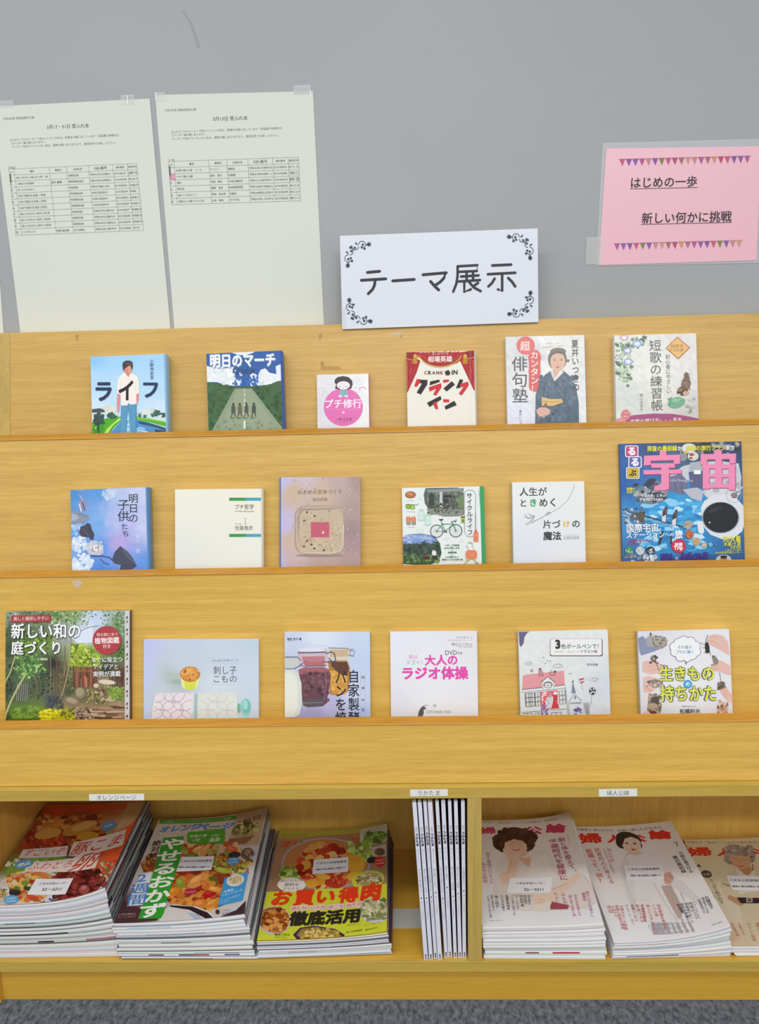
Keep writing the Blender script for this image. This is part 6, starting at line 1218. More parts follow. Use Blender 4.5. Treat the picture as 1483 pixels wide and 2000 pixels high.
A.rrect(680, 372, 1000, 476, 30, '#4a9c34').poly([(770, 372), (860, 350), (1000, 350), (1005, 400), (770, 400)], '#4a9c34').text('常備小麦', 700, 412, 850, 404, '#d8ecc8', .01).text('1分', 892, 408, 950, 404, '#d8ecc8', .01).text('1分', 732, 446, 790, 442, '#d8ecc8', .02).text('腹筋', 868, 446, 960, 438, '#d8ecc8', .02, 1.1).text('たったの', 800, 366, 900, 358, '#d8ecc8')
A.vtext('絶対続く', 428, 445, 372, 660, '#4c3020', .02, .9)
A.poly([(478, 426), (652, 412), (610, 640), (455, 1112), (262, 1118), (380, 760)], '#2f9c34').poly([(455, 1112), (480, 1070), (545, 800), (652, 412), (640, 412), (530, 800), (440, 1108)], '#2f9c34')
A.vtext('やせるおかず', 572, 428, 362, 1110, '#f2f4ee', .03, 1.35)
A.poly([(290, 736), (385, 718), (300, 1000), (165, 1010), (230, 850)], '#dcdfe8').vtext('2週間', 306, 722, 240, 1002, '#4c84c8', .02, 1.25)
A.ell(1080, 572, 52, 28, '#2c2830', -8).ell(1072, 626, 56, 34, '#4c94cc', -8).text('Today\'s', 1035, 616, 1112, 608, '#d8e8f4', .02).text('Cooking', 1030, 640, 1112, 632, '#d8e8f4', .02)
A.poly([(1110, 600), (1260, 490), (1230, 600)], '#c8c0cc').ell(1190, 560, 58, 46, '#6c5448', -30).dabs(1140, 520, 1240, 600, 24, 12, ['#8c7464', '#5c4438', '#a48c78'], 8, shape='e').line([(1140, 520), (1200, 480)], 5, '#a8a0b0')
A.poly([(1000, 770), (1200, 716), (1150, 960), (940, 1010)], '#3f98d4').ell(1090, 790, 76, 50, '#dcdcdc', -14).ell(1090, 785, 60, 36, '#c8b894', -14).dabs(1040, 758, 1140, 815, 24, 10, ['#d8c8a4', '#b49c74', '#a8a878'], 6, 1.4).text('大満足', 990, 890, 1075, 868, '#e4f0f8', .02).text('リセットスープ', 980, 920, 1150, 870, '#e4f0f8', .01, 1.1).text('たっぷり野菜で', 968, 965, 1135, 915, '#b8d8ec', .0).text('すっきり', 960, 985, 1030, 965, '#b8d8ec', .01)
A.poly([(660, 868), (762, 858), (762, 902), (660, 916)], '#a82c44').text('Premium', 670, 895, 755, 884, '#e0b4bc', .01)
A.ell(938, 1060, 18, 20, '#4c3028').line([(980, 1050), (1050, 1040)], 5, '#8c90a0').text('監修 おかず', 980, 1078, 1100, 1050, '#5c7ca8', .01)
A.build('cover_print', M_mag, cov)
sticker(S, K2, [(632, 592), (912, 584), (884, 702), (585, 718)], [('三本木公民館図書室', 622, 628, 892, 622, .02), ('雑誌の貸出期間は1週間です', 606, 680, 874, 678, .03)], root)
# 3 lime band stack
root, S, cov = stack([(501.5, 1839), (757, 1821), (757, 1606), (546, 1621)], (1.147, 1.155, 1.445, 1.445), [(504, 1877), (768, 1868)], 8, 3.0,
    lab_fn('food magazine with red and black lettering on a lime band, topmost of its stack', 'the stack under the lime-band magazine', 'food magazine'), 'food magazines in the third stack from the left', REDS, CV, '#c8c040', 103, marks={1: [(6, 9, 0, '#7cb8d0')], 4: [(5, 9, 0, '#6c5c64')], 2: [(2, 4, 0, '#a89ca4')]})
K3 = (490, 1580, 4.3618)
A = Art(S, K3, seed=53)
A.field([(250, 190, '#b8b040'), (1100, 140, '#b8a870'), (250, 300, '#a8785c'), (250, 450, '#a87c60'), (200, 600, '#9c7458'), (900, 260, '#a87c58'), (1120, 450, '#a4845c'), (1150, 600, '#a08060'), (700, 350, '#a8684c'), (500, 600, '#a0744c')], 30, .5)
A.poly([(240, 188), (930, 160), (1168, 112), (1165, 190), (925, 205), (232, 240)], '#b0a83c').text('鶏むね・ひき肉・豚こま', 275, 225, 495, 220, '#5c5430', .01).text('わが家の一番おいしい', 550, 228, 800, 222, '#8c7c40', .0)
A.text('オレンジ', 262, 300, 640, 282, '#cc4c38', .07, 1.0, .2).text('ページ', 620, 300, 930, 268, '#cc4c38', .06, .9, .2).text('4', 418, 282, 435, 280, '#2c2420', .04).text('17', 460, 282, 500, 278, '#2c2420', .04)
A.poly([(935, 180), (1168, 125), (1165, 270), (1000, 318), (925, 310)], '#c8c4b4').ell(1060, 245, 104, 50, '#6c8c3c', -14).dabs(970, 200, 1150, 290, 60, 14, ['#84a84c', '#5c7c34', '#9cb864', '#4c6c2c'], 8, 2, 'e').text('うま春キャベ', 950, 205, 1100, 165, '#4c4c34', .01)
A.poly([(1030, 330), (1155, 300), (1155, 400), (1030, 410)], '#c4bcb8').ell(1100, 368, 45, 34, '#7c5c44').dabs(1065, 345, 1135, 392, 16, 9, ['#8c7454', '#5c4434'], 8, shape='e')
A.ell(640, 470, 380, 225, '#a4a0a8').ell(640, 470, 362, 210, '#b87c48')
A.dabs(270, 500, 560, 620, 90, 24, ['#8cac3c', '#a8c454', '#6c8c2c', '#c4d478', '#54782c'], 8, 1.6).dabs(840, 290, 1020, 440, 60, 24, ['#8cb044', '#a8c860', '#6c9030', '#c0d884'], 8)
A.dabs(420, 300, 860, 680, 240, 30, ['#a82c1c', '#c4482c', '#d87c3c', '#e4a048', '#8c1c14', '#c83c28', '#e0b870'], 10, 1.3, 'e')
for x, y, a, b, c, rt_ in ((540, 330, 100, 26, '#d09c4c', -24), (470, 480, 44, 40, '#d8a040', 0), (420, 500, 36, 30, '#a42018', 0), (700, 330, 50, 34, '#9c2018', 0), (770, 370, 44, 34, '#8c1c1c', 0), (640, 350, 44, 30, '#b43c28', 0), (900, 480, 70, 80, '#e0a834', 30), (860, 420, 80, 30, '#dc9c2c', 20), (880, 580, 60, 40, '#e4b040', 0), (580, 620, 80, 36, '#d8942c', -14), (520, 640, 50, 40, '#dc9c38', 0), (720, 630, 90, 50, '#b03424', 0), (620, 580, 60, 24, '#e4ac48', 10), (780, 400, 30, 12, '#dc8c7c', 0), (600, 330, 22, 8, '#e49c84', 0)): A.ell(x, y, a, b, c, rt_)
A.dabs(650, 590, 800, 680, 40, 14, ['#c03828', '#a02c20', '#d8583c'], 8, shape='e')
A.ell(1000, 610, 140, 80, '#c8c844', -10).ell(1010, 605, 112, 58, '#b8a878', -10).dabs(905, 560, 1110, 660, 80, 14, ['#8c7450', '#c4b48c', '#6c6038', '#a8885c', '#94a050', '#d8ccac'], 8, 1.5, 'e')
A.ell(1030, 440, 42, 28, '#2c2024', -14).ell(1098, 456, 46, 44, '#cc2c2c').text('Today\'s', 1066, 448, 1130, 438, '#f0d0c8', .02).text('Cooking', 1062, 476, 1136, 462, '#f0d0c8', .02).text('14', 895, 322, 930, 318, '#cc4424', .05)
A.text('レシピで1ヶ月', 230, 486, 310, 482, '#5c4838').text('おいしい毎日', 228, 508, 330, 504, '#5c4838')
for k in range(4): A.line([(260, 350 + k * 30), (262, 368 + k * 30)], 6, '#b88c74')
LM = '#ccd038'
A.poly([(135, 712), (400, 702), (560, 690), (1160, 640), (1160, 1045), (820, 1130), (50, 1135), (95, 900)], LM)
A.ell(348, 652, 122, 62, '#d8d0cc').ell(348, 652, 118, 58, '#e6e0dc').text('おいしいも', 258, 618, 445, 608, '#54484c', .01).text('節約も', 290, 652, 410, 648, '#54484c', .01).text('かなえる！', 278, 686, 425, 682, '#54484c', .0)
A.ell(200, 955, 142, 122, '#c0b8c4').ell(200, 950, 130, 108, '#8c5428').dabs(85, 850, 325, 1060, 120, 22, ['#c0742c', '#8c4018', '#d89044', '#a85c24', '#6c3014', '#e0a45c'], 9, 1.4, 'e')
A.ell(1060, 870, 150, 108, '#c8c8d0').ell(1065, 862, 135, 94, '#a0a070').dabs(940, 780, 1170, 940, 70, 22, ['#c4c094', '#8c8c5c', '#dcd8b4', '#747848', '#acac80'], 8, 1.4)
for x, y in ((1000, 860), (1060, 850), (1110, 820), (1030, 900), (1100, 890), (975, 900)): A.ring(x, y, 26, 20, 9, '#d4d0ac', a0=160, a1=380)
A.poly([(420, 1020), (540, 1002), (720, 1030), (800, 1080), (790, 1135), (400, 1130), (360, 1080)], '#3c2c54').poly([(430, 1030), (540, 1012), (710, 1040), (770, 1085), (740, 1128), (440, 1124), (390, 1080)], '#8c7440').dabs(420, 1030, 750, 1128, 110, 17, ['#c8a850', '#a08038', '#dcc074', '#6c5828', '#b89444'], 8, 1.2, 'e')
for x, y in ((520, 1060), (580, 1050), (640, 1070), (560, 1095), (620, 1100), (690, 1090), (700, 1110), (480, 1090)): A.poly([(x - 22, y - 8), (x + 6, y - 16), (x + 24, y), (x + 4, y + 14), (x - 20, y + 8)], '#d8bc70')
RB = '#e23a1e'
A.text('お', 185, 765, 350, 762, RB, .05, 1.1, .12).text('買', 368, 768, 545, 760, RB, .05, 1.1, .05).text('い', 560, 760, 720, 752, RB, .05, 1.0, .12).text('得', 745, 748, 920, 735, RB, .05, 1.1, .05).text('肉', 940, 722, 1110, 706, RB, .06, 1.15, .05)
for t, x0, y0, x1, y1 in (('鶏むね', 340, 858, 488, 848), ('ひき肉', 502, 854, 640, 845), ('豚こま', 656, 848, 796, 838), ('鶏手羽', 808, 836, 950, 816)):
    A.poly([(x0, y0 - 22), (x1, y1 - 24), (x1, y1 + 22), (x0 - 4, y0 + 22)], '#e4ccc8').text(t, x0 + 8, y0, x1 - 8, y1, '#c04438', .0, 1.0)
A.text('徹底活用', 328, 946, 932, 912, '#2a2a22', .055, 1.08, .05)
A.text('鶏むね肉レシピ', 822, 1000, 940, 988, '#6c7424', .0).text('豚こま肉活用術', 815, 1062, 950, 1040, '#4c541c', .02).text('かしこく使いきる', 970, 1000, 1105, 975, '#6c7424', .0).text('監修 おおたに', 978, 1042, 1082, 1018, '#4c541c', .02).text('簡単ごはん', 205, 1080, 335, 1080, '#4c541c', .02).text('まぜごはん', 208, 1104, 310, 1104, '#6c7424', .0).text('節約', 985, 958, 1060, 944, '#6c7424', .0)
A.build('cover_print', M_mag, cov)
sticker(S, K3, [(538, 442), (833, 418), (830, 545), (524, 566)], [('三本木公民館図書室', 560, 474, 818, 456, .02), ('雑誌の貸出期間は1週間です', 556, 528, 810, 508, .03)], root)
# 4-6 women's magazines
GR = ['#c8c8cc', '#d8d8dc', '#b8b8c0']
WC = ['#e4e4e6', '#d8d8dc', '#e8e4e0', '#c4c8cc', '#e0dce0', '#b8b8be']
root, S, cov = stack([(937, 1810), (1179, 1801), (1112, 1585), (908, 1603)], (1.146, 1.150, 1.438, 1.436), [(949, 1876), (1187, 1877.5)], 10, 4.0,
    lab_fn('women\'s magazine with a curly-haired smiling person resting chin on hand', 'the stack right of the divider', 'women\'s magazine'), 'women\'s magazines in the stack beside the divider', GR, WC, '#d6cfcc', 104, right=False, xmin=dv1, marks={1: [(5, 7, 2, '#b02840'), (3, 4, 2, '#7c5058')]})
K4 = (920, 1560, 4.7839)
A = Art(S, K4, seed=54)
A.field([(110, 200, '#d6ccc6'), (900, 130, '#d8d0ca'), (600, 500, '#dfd9d5'), (1100, 800, '#dcdcde'), (200, 1150, '#e0e2e8'), (1200, 1150, '#e0e2e8')], 20)
MG = '#b83058'
for x0, x1, y, ch in ((86, 232, 298, '婦'), (250, 400, 300, '人'), (500, 668, 296, '公'), (700, 890, 276, '論')): A.text(ch, x0, y + 2, x1, y - 2, MG, .045, .72)
A.text('危ない「老人性うつ」その対策は！', 118, 222, 655, 216, '#7c645c', .0).text('和田秀樹', 690, 212, 800, 188, '#7c645c', .0)
A.poly([(240, 640), (300, 540), (400, 480), (560, 480), (700, 470), (760, 600), (900, 720), (1040, 690), (1130, 800), (1190, 960), (1100, 1030), (700, 1050), (420, 1050), (200, 900)], '#d9d2cf').poly([(560, 600), (700, 500), (760, 620), (820, 760), (700, 860), (520, 860)], '#ded9d6')
A.line([(740, 600), (790, 700), (900, 760)], 4, '#b8b0b0').line([(1040, 700), (1130, 820), (1180, 960), (1000, 1030)], 5, '#bcb8bc').line([(420, 560), (430, 740), (480, 760)], 5, '#c0b4ae')
HR = '#3c2420'
A.ell(400, 380, 165, 112, HR).ell(285, 420, 78, 66, HR).ell(520, 430, 76, 66, HR)
A.dabs(210, 280, 600, 500, 130, 30, ['#3c2420', '#4a2e28', '#301c1a', '#54362e'], 5, 1.2, 'e')
FC = '#d8b49e'
A.poly([(300, 420), (330, 385), (400, 365), (480, 385), (520, 430), (528, 480), (500, 512), (450, 522), (400, 510), (350, 495), (312, 465)], FC).poly([(300, 400), (360, 350), (470, 345), (540, 400), (530, 440), (480, 395), (400, 380), (320, 410), (310, 470), (290, 450)], HR)
A.ell(380, 440, 30, 16, '#d4a88c').ell(470, 440, 26, 14, '#d4a88c').ring(368, 412, 34, 17, 3, '#7c6c60').ring(444, 408, 32, 16, 3, '#7c6c60').line([(402, 410), (412, 408)], 3, '#7c6c60').line([(350, 412), (386, 410)], 4, '#4c342c').line([(428, 406), (462, 406)], 4, '#4c342c').line([(345, 394), (385, 390)], 4, '#5c4034').line([(430, 388), (465, 390)], 4, '#5c4034').line([(410, 415), (408, 440), (420, 446)], 3, '#a87860').poly([(372, 462), (420, 476), (466, 462), (440, 488), (400, 486)], '#a84c44').poly([(380, 466), (420, 476), (458, 466), (430, 478), (400, 477)], '#ece0da')
A.poly([(440, 540), (480, 520), (545, 500), (560, 540), (552, 638), (500, 610), (455, 570)], '#d4ac92').poly([(450, 545), (490, 545), (556, 500), (560, 475), (580, 540), (500, 555)], '#ded6d0')
A.poly([(300, 470), (340, 470), (400, 505), (455, 530), (450, 580), (420, 680), (410, 740), (360, 790), (300, 795), (268, 720), (300, 690), (340, 680), (360, 600), (340, 540), (300, 490)], '#dcbea8').line([(380, 560), (370, 640), (350, 700)], 5, '#b4866c').line([(330, 480), (400, 530)], 4, '#b0826a')
A.poly([(1000, 690), (1030, 712), (1020, 735), (900, 850), (820, 940), (740, 965), (690, 985), (640, 1005), (600, 995), (570, 950), (575, 905), (650, 900), (740, 890), (740, 860), (830, 820), (920, 750)], '#e0c8b6').line([(620, 940), (690, 960)], 4, '#b08468').line([(610, 970), (680, 980)], 4, '#b08468').line([(740, 858), (830, 828), (900, 790)], 5, '#a8806a')
A.poly([(740, 960), (920, 1000), (905, 1035), (745, 1038)], '#9c4c54').poly([(700, 970), (760, 960), (720, 1060), (560, 1045), (600, 1000)], '#dcd4ca').poly([(380, 900), (580, 900), (570, 920), (420, 920)], '#c8b8b0')
P4 = '#b84c8c'
A.vtext('自宅を離縁がいいかった', 158, 500, 196, 800, '#b06c8c', -.002, .95).vtext('私たちの秘話', 118, 600, 138, 790, '#c04c80', -.002, .95)
A.vtext('脳と体を整えて、', 838, 364, 970, 705, '#a84470', .008, 1.0).vtext('100歳時代を健康に'[0:0] + '歳時代を健康に', 778, 420, 875, 768, '#a84470', .012, 1.05).text('100', 735, 400, 795, 392, '#a84470', .02, 1.4)
A.vtext('今からの', 900, 345, 925, 400, '#b8888c')
for x, y, h_, t, c in ((160, 905, 210, 'この世でいちばん四十五歳', '#3c3c4a'), (195, 905, 150, '医院の現在地です', '#3c3c4a'), (236, 905, 120, '他と話が', '#2c2c38'), (288, 905, 150, 'ラジオ体操で', '#3c3c4a'), (335, 905, 140, '健康寿命調達', '#2c2c38'), (385, 905, 190, 'こんな年に流行った', '#3c3c4a'), (425, 905, 130, 'ブームの行方', '#3c3c4a'), (470, 905, 110, '対談特集', '#4c4c5a'), (505, 905, 90, '松田聖子', '#3c3c4a'), (540, 905, 90, '古田新太', '#3c3c4a')): A.vtext(t, x, y, x + h_ * .13, y + h_, c, .0, .95)
for x, y, h_, t, c in ((790, 880, 160, 'ちょいふと', P4), (860, 890, 130, '今も元気', P4), (925, 905, 200, '語り合う旧友と妹', '#c05c9c'), (975, 900, 200, '初恋を浮気相手もね', '#c05c9c'), (1050, 880, 80, '編集部', P4), (1085, 870, 240, '障がい父とお暮らし', P4)): A.vtext(t, x, y, x + h_ * .22, y + h_, c, .0, .95)
A.text('定価：本体七百円', 178, 1146, 295, 1142, '#8c8c98')
A.build('cover_print', M_mag, cov)
sticker(S, K4, [(365, 745), (765, 738), (745, 880), (330, 890)], [('三本木学習センター', 420, 796, 700, 795, .02), ('52－5211', 498, 856, 678, 855, .03)], root)
root, S, cov = stack([(1199, 1840), (1427, 1806), (1311, 1603), (1117, 1615)], (1.147, 1.152, 1.438, 1.436), [(1197, 1877), (1430, 1872)], 8, 2.6,
    lab_fn('women\'s magazine with a dark-haired person in a white coat, beside the curly-haired one', 'the middle stack of women\'s magazines', 'women\'s magazine'), 'women\'s magazines in the middle stack right of the divider', GR, WC, '#d8d4d4', 105, right=False, marks={1: [(1, 5, 2, '#3c3c48')], 6: [(0, 4, 0, '#a05860')]})
K5 = (1110, 1580, 3.9759)
A = Art(S, K5, seed=55)
A.field([(50, 150, '#d8d0ca'), (790, 100, '#dad2cc'), (500, 450, '#dedadA'), (1000, 700, '#e0e0e2'), (400, 980, '#e2e4e8')], 20)
A.poly([(780, 680), (880, 640), (920, 760), (985, 950), (660, 975), (620, 900), (760, 870)], '#b0acb4').poly([(640, 880), (980, 880), (990, 955), (660, 978)], '#a8a4ac').line([(790, 880), (825, 975)], 8, '#dcdce0')
A.poly([(400, 440), (450, 360), (560, 330), (640, 340), (720, 420), (760, 500), (900, 570), (1030, 700), (1000, 740), (860, 640), (800, 600), (850, 880), (560, 880), (460, 700), (420, 560)], '#d4d3d6').poly([(450, 380), (560, 345), (650, 360), (740, 440), (760, 560), (800, 760), (850, 880), (540, 870), (520, 600)], '#dddcde')
A.poly([(720, 600), (800, 590), (870, 740), (900, 800), (860, 860), (780, 720)], '#b8a49c').line([(420, 470), (470, 640), (530, 760)], 5, '#bcb8bc').line([(660, 570), (760, 740), (845, 876)], 5, '#b8b4b8').line([(520, 700), (590, 710), (640, 690)], 4, '#c0bcc0').line([(455, 385), (480, 450)], 4, '#c0bcc0')
R5 = '#cc2a20'
for x0, x1, y, ch in ((84, 258, 228, '婦'), (296, 430, 232, '人'), (470, 605, 230, '公'), (628, 802, 200, '論')): A.text(ch, x0, y + 3, x1, y - 3, R5, .045, .68)
A.text('中園寛子 飲んだくれ', 66, 160, 350, 168, '#6c605c', .0).text('年齢に縛られず生きる', 385, 172, 722, 142, '#6c605c', .0)
A.ell(470, 235, 100, 52, '#2c2428', 14).ell(430, 250, 60, 60, '#2c2428').ell(560, 290, 16, 20, '#2c2428')
A.poly([(412, 245), (430, 218), (480, 205), (540, 228), (562, 262), (568, 300), (545, 335), (500, 348), (455, 330), (425, 295)], '#d8c0b2').poly([(405, 260), (430, 212), (490, 198), (550, 225), (572, 275), (545, 240), (490, 218), (440, 232), (425, 280)], '#2c2428')
A.line([(440, 262), (470, 262)], 4, '#3c2c2c').line([(500, 262), (535, 266)], 4, '#3c2c2c').ell(455, 270, 13, 5, '#4c3c3c').ell(518, 272, 13, 5, '#4c3c3c').line([(490, 275), (492, 298), (500, 300)], 3, '#b89484').poly([(484, 316), (506, 310), (530, 316), (508, 326)], '#a83438').poly([(470, 335), (520, 345), (560, 330), (580, 380), (520, 400), (440, 380)], '#cdb6aa').poly([(440, 380), (480, 350), (520, 365), (575, 350), (600, 400), (500, 420)], '#dad8da')
A.poly([(750, 500), (790, 490), (822, 530), (815, 560), (790, 585), (755, 585), (740, 545)], '#caa090').line([(760, 520), (810, 545)], 4, '#94645a').line([(752, 550), (800, 570)], 4, '#94645a').line([(790, 495), (800, 530)], 3, '#a87868')
for x, y, x1_, y1_, t, c, b in ((155, 310, 270, 578, '結婚って、何？', '#cc4c38', .015), (220, 305, 345, 585, '読者的人と考える', '#b84c44', .0), (275, 305, 355, 500, '20代から90代まで', '#b86058', .0), (318, 305, 345, 420, '私たちが', '#b87870', .0), (825, 365, 905, 500, '勝沢最前線', '#3c3c48', .01), (870, 335, 960, 500, '万病を遠ざける', '#3c3c48', .01), (1070, 680, 1120, 780, '古越佳子', '#3c3c48', .01), (1045, 690, 1090, 815, '難波敦子と古き', '#4c4c5c', .0), (1015, 705, 1062, 815, '医療家庭の力', '#4c4c5c', .0), (975, 720, 1020, 855, 'ジェーンスーさん', '#4c4c5c', .0), (945, 725, 1000, 860, '地域のコツ', '#4c4c5c', .0), (915, 730, 970, 888, '高齢者サポート', '#4c4c5c', .0), (880, 735, 935, 850, '節約大作戦', '#4c4c5c', .0), (850, 740, 890, 810, '特別随筆', '#3c3c48', .01),
                         (700, 745, 760, 935, '特別寄稿を再びと', '#c85c50', .0), (660, 745, 690, 840, '二つの道', '#c85c50', .0), (620, 745, 670, 945, '新しいスタートへ', '#c85c50', .0), (575, 745, 600, 880, '老後現実資金', '#b04840', .01), (535, 745, 580, 890, '年金リスト', '#c85c50', .0), (495, 745, 535, 880, '目標にしたい', '#8c4040', .0), (450, 745, 510, 905, 'ジェーン・スー', '#8c4040', .0), (412, 750, 452, 945, '大野みちこの問題', '#c85c50', .0), (375, 750, 430, 940, '保険も時給を減給', '#c85c50', .0), (345, 750, 380, 850, 'よみうり', '#c85c50', .0), (310, 750, 340, 815, '池田', '#c87870', .0)): A.vtext(t, x, y, x1_, y1_, c, b, .95)
A.text('7', 830, 282, 862, 272, '#8c8078', .0, 1.0).text('定価:七百円', 1115, 906, 1195, 880, '#8c8c94')
A.build('cover_print', M_mag, cov)
sticker(S, K5, [(430, 442), (735, 440), (745, 552), (455, 556)], [('三本木公民館図書室', 462, 472, 708, 468, .02), ('雑誌の貸出期間は1週間です', 486, 522, 726, 518, .03)], root)
root, S, cov = stack([(1418, 1849), (1660, 1846), (1535, 1632), (1336, 1640)], (1.150, 1.150, 1.438, 1.438), [(1438, 1872), (1674, 1870)], 3, 2.0,
    lab_fn('cream women\'s magazine with a short grey-haired person, cut by the right edge', 'the rightmost stack', 'women\'s magazine'), 'women\'s magazines in the rightmost stack', GR, WC, '#ccc0a4', 106, right=False)
A = Art(S, K5, seed=56)
A.field([(920, 250, '#d2c4a4'), (1483, 240, '#d4c6a8'), (1000, 450, '#d4c8a8'), (1483, 500, '#cfc4ac'), (1300, 800, '#d2c8b4'), (1250, 980, '#d2b89c'), (1483, 1000, '#c8c0b0'), (1600, 700, '#cfc4ac')], 20)
for x0, x1, y, ch in ((928, 1112, 332, '婦'), (1148, 1300, 335, '人'), (1360, 1490, 330, '公'), (1530, 1700, 326, '論')): A.text(ch, x0, y + 3, x1, y - 3, R5, .045, .62)
A.text('中居光子「自由に、これから先も私なりに楽しむ」', 920, 258, 1640, 256, '#6c6450', .0)
A.poly([(1190, 570), (1250, 500), (1330, 470), (1440, 480), (1600, 520), (1640, 800), (1600, 1040), (1380, 1060), (1340, 760), (1300, 740), (1200, 660)], '#cbbfa2').poly([(1310, 470), (1380, 520), (1450, 470), (1470, 640), (1330, 660)], '#d8d2c6')
A.poly([(1330, 430), (1400, 440), (1440, 470), (1400, 520), (1360, 500), (1320, 460)], '#b88860').ell(1340, 385, 84, 74, '#c49470').ell(1320, 330, 104, 48, '#8c8078', 14).ell(1250, 380, 34, 56, '#8c8078', -20).ell(1420, 370, 34, 50, '#84766c').dabs(1220, 290, 1430, 400, 60, 18, ['#9c9088', '#7c7068', '#aca098'], 6, 1.3).poly([(1260, 360), (1400, 370), (1425, 410), (1400, 455), (1350, 470), (1300, 450), (1262, 400)], '#c89c78').line([(1285, 385), (1320, 392)], 4, '#4c3c34').line([(1355, 398), (1392, 400)], 4, '#4c3c34').line([(1336, 400), (1330, 420), (1340, 424)], 3, '#a87850').poly([(1310, 436), (1345, 444), (1375, 438), (1345, 456)], '#b8584c').line([(1432, 430), (1440, 480)], 10, '#a07c48')
A.poly([(1250, 670), (1330, 700), (1370, 740), (1340, 755), (1240, 700)], '#b88c6c').poly([(1310, 690), (1400, 690), (1640, 700), (1640, 735), (1340, 735)], '#2c2430').rect(1385, 692, 1432, 728, '#b8b0a0').rect(1394, 698, 1424, 722, '#5c5450').poly([(1190, 580), (1260, 590), (1250, 610)], '#a09070')
A.ell(1075, 508, 42, 28, '#4c403c', 14).text('特集', 1050, 514, 1105, 506, '#c8b8a0').text('4', 1000, 445, 1028, 442, '#3c3430', .03).vtext('やっぱり歌が好き', 1110, 545, 1200, 740, '#5c5840', .0, .95).vtext('私たちの', 1110, 640, 1150, 700, '#5c5840', .0, .95)
for x, y, x1_, y1_, t in ((1270, 890, 1320, 990, '独立特別企画'), (1325, 890, 1370, 980, '中尾彬の人生'), (1400, 890, 1450, 1030, 'やさしく相続'), (1470, 885, 1500, 960, '遺言')): A.vtext(t, x, y, x1_, y1_, '#b8684c', .0, .95)
A.build('cover_print', M_mag, cov)
sticker(S, K5, [(1225, 520), (1560, 525), (1575, 640), (1280, 632)], [('三本木公民館図書室', 1250, 555, 1540, 560, .02), ('雑誌の貸出期間は1週間です', 1275, 604, 1560, 608, .03)], root)

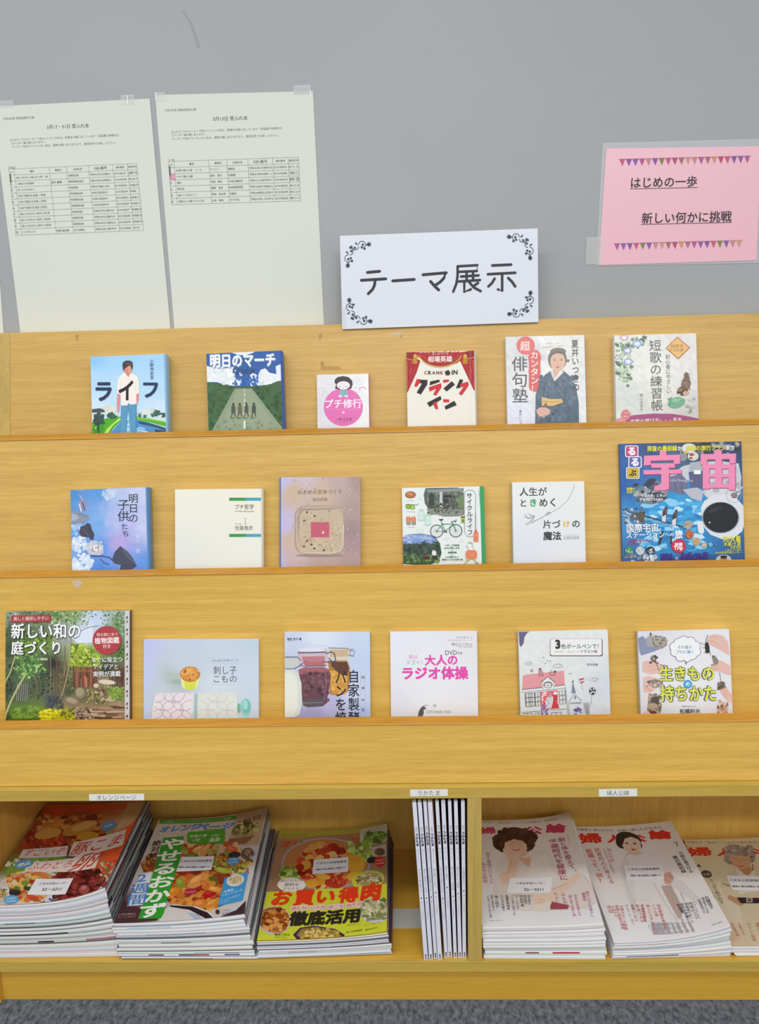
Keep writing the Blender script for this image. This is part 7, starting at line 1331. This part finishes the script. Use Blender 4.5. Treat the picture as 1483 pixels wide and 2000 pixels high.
# ------------------------------------------------------------------ nine thin magazines standing upright
SP = [((255, 300), (360, 405), 1870, '#2c4c5c'), ((308, 355), (412, 455), 1870, '#34404c'), ((365, 405), (462, 500), 1858, '#3c5058'), ((413, 460), (502, 550), 1868, '#48505c'), ((485, 530), (570, 608), 1848, '#6c8c98'), ((545, 592), (608, 652), 1843, '#2c2c54'), ((610, 655), (665, 702), 1850, '#2a2848'), ((672, 715), (712, 752), 1850, '#30284c'), ((742, 785), (757, 797), 1850, '#4c2860')]
TXT = ['みんなで梅仕事です', '神社と保存のごはん', 'ぜんぶ自家製レシピ', '夏の麺とごはん', 'もちもち小麦のおやつ', '夏だ！夏だ！', '畑と私たち、料理編', '夏だよカレー新聞', '人生時間を甘く']
def spx(x, y): return 760 + x / 5.2636, 1520 + y / 5.2636
prev = None
for i, (tp, bt, yb, cc) in enumerate(SP):
    bl = hit(*spx(bt[0], yb), FZ, UPZ); yy = max(FR + .0035, bl.y)
    q = [at_y(*spx(a, b), yy) for a, b in ((tp[0], 470), (tp[1], 470), (bt[1], yb), (bt[0], yb))]
    up = ((q[0] - q[3]).normalized() + (q[1] - q[2]).normalized()).normalized(); rt_ = Vector((up.z, 0, -up.x)); th = (q[2] - q[3]).dot(rt_) * .97
    base = Vector((q[3].x, yy, floor_z + .0007 + (abs(th * rt_.z) if rt_.z < 0 else 0))); H = .2815; Dp = .21
    root = empty('thin_magazine', (base.x + th / 2, yy + .1, floor_z))
    nth = ['leftmost', 'second from the left', 'third from the left', 'fourth from the left', 'fifth from the left', 'fourth from the right', 'third from the right', 'second from the right', 'rightmost'][i]
    tag(root, 'white-spined thin magazine standing upright, %s of nine in the row' % nth, 'magazine', 'thin magazines standing beside the divider')
    def bx(name, a0, a1, y0, y1, h0, h1, mat, col, r_=0.0):
        P_ = lambda a, y, h: base + rt_ * a + up * h + Vector((0, y, 0))
        pr = [(a0, y1), (a0, y0 + r_), (a0 + r_ * .4, y0 + r_ * .25), (a0 + r_ + .0001, y0), (a1 - r_ - .0001, y0), (a1 - r_ * .4, y0 + r_ * .25), (a1, y0 + r_), (a1, y1)]
        n_ = len(pr); vs = [P_(a, y, h) for h in (h0, h1) for a, y in pr]
        fs = [tuple(range(n_))[::-1], tuple(range(n_, 2 * n_))] + [(k, (k + 1) % n_, (k + 1) % n_ + n_, k + n_) for k in range(n_)]
        return mesh_obj(name, vs, fs, mat, root, cols=[rgb(col)] * len(vs))
    bx('pages', .0004, th - .0004, .0012, Dp - .001, .0006, H - .0006, M_edgep, '#dcdad4')
    bx('front_cover', 0, .00035, .0006, Dp, 0, H, M_mag, cc)
    bx('back_cover', th - .00035, th, .0006, Dp, 0, H, M_mag, SP[max(0, i - 1)][3])
    sp = bx('spine', .0, th, 0, .0008, 0, H, M_mag, '#e2e2ee', .0007)
    S = Plane(base + up * H, rt_, WN, th, H); S.V = -up; S.clipm = True
    A = Art(S, (760, 1520, 5.2636), seed=60 + i)
    def cx(y):
        f = (y - 470) / (yb - 470); return ((tp[0] + tp[1]) / 2 * (1 - f) + (bt[0] + bt[1]) / 2 * f)
    y0 = yb - 1365
    def vt(t, a, b, c, bo=0.0, asp=.9): A.vtext(t, cx(a + y0), a + y0, cx(b + y0), b + y0, c, bo, asp)
    vt('季刊', 0, 50, '#7c7c88'); vt('うかたま', 62, 196, '#1e1e22', .045, 1.0); vt('号', 228, 255, '#a4a4b4'); vt('暮らしと食', 265, 355, '#b4b4c4', -.004, .7)
    n_ = len(TXT[i]); vt(TXT[i], 425, 425 + n_ * 27, '#8c8c9c', .0, .8)
    yd = 425 + n_ * 27 + 60; vt('●', yd - 10, yd + 8, '#3c3c44'); vt('食べもの特集号', yd + 30, yd + 220, '#c0b8c8', -.004, .7); vt('農文協', 1305, 1350, '#2c2c34', .04, 1.0)
    A.build('spine_print', M_mag, sp)
bpy.data.objects.remove(_fo, do_unlink=True); bpy.data.curves.remove(_fc)
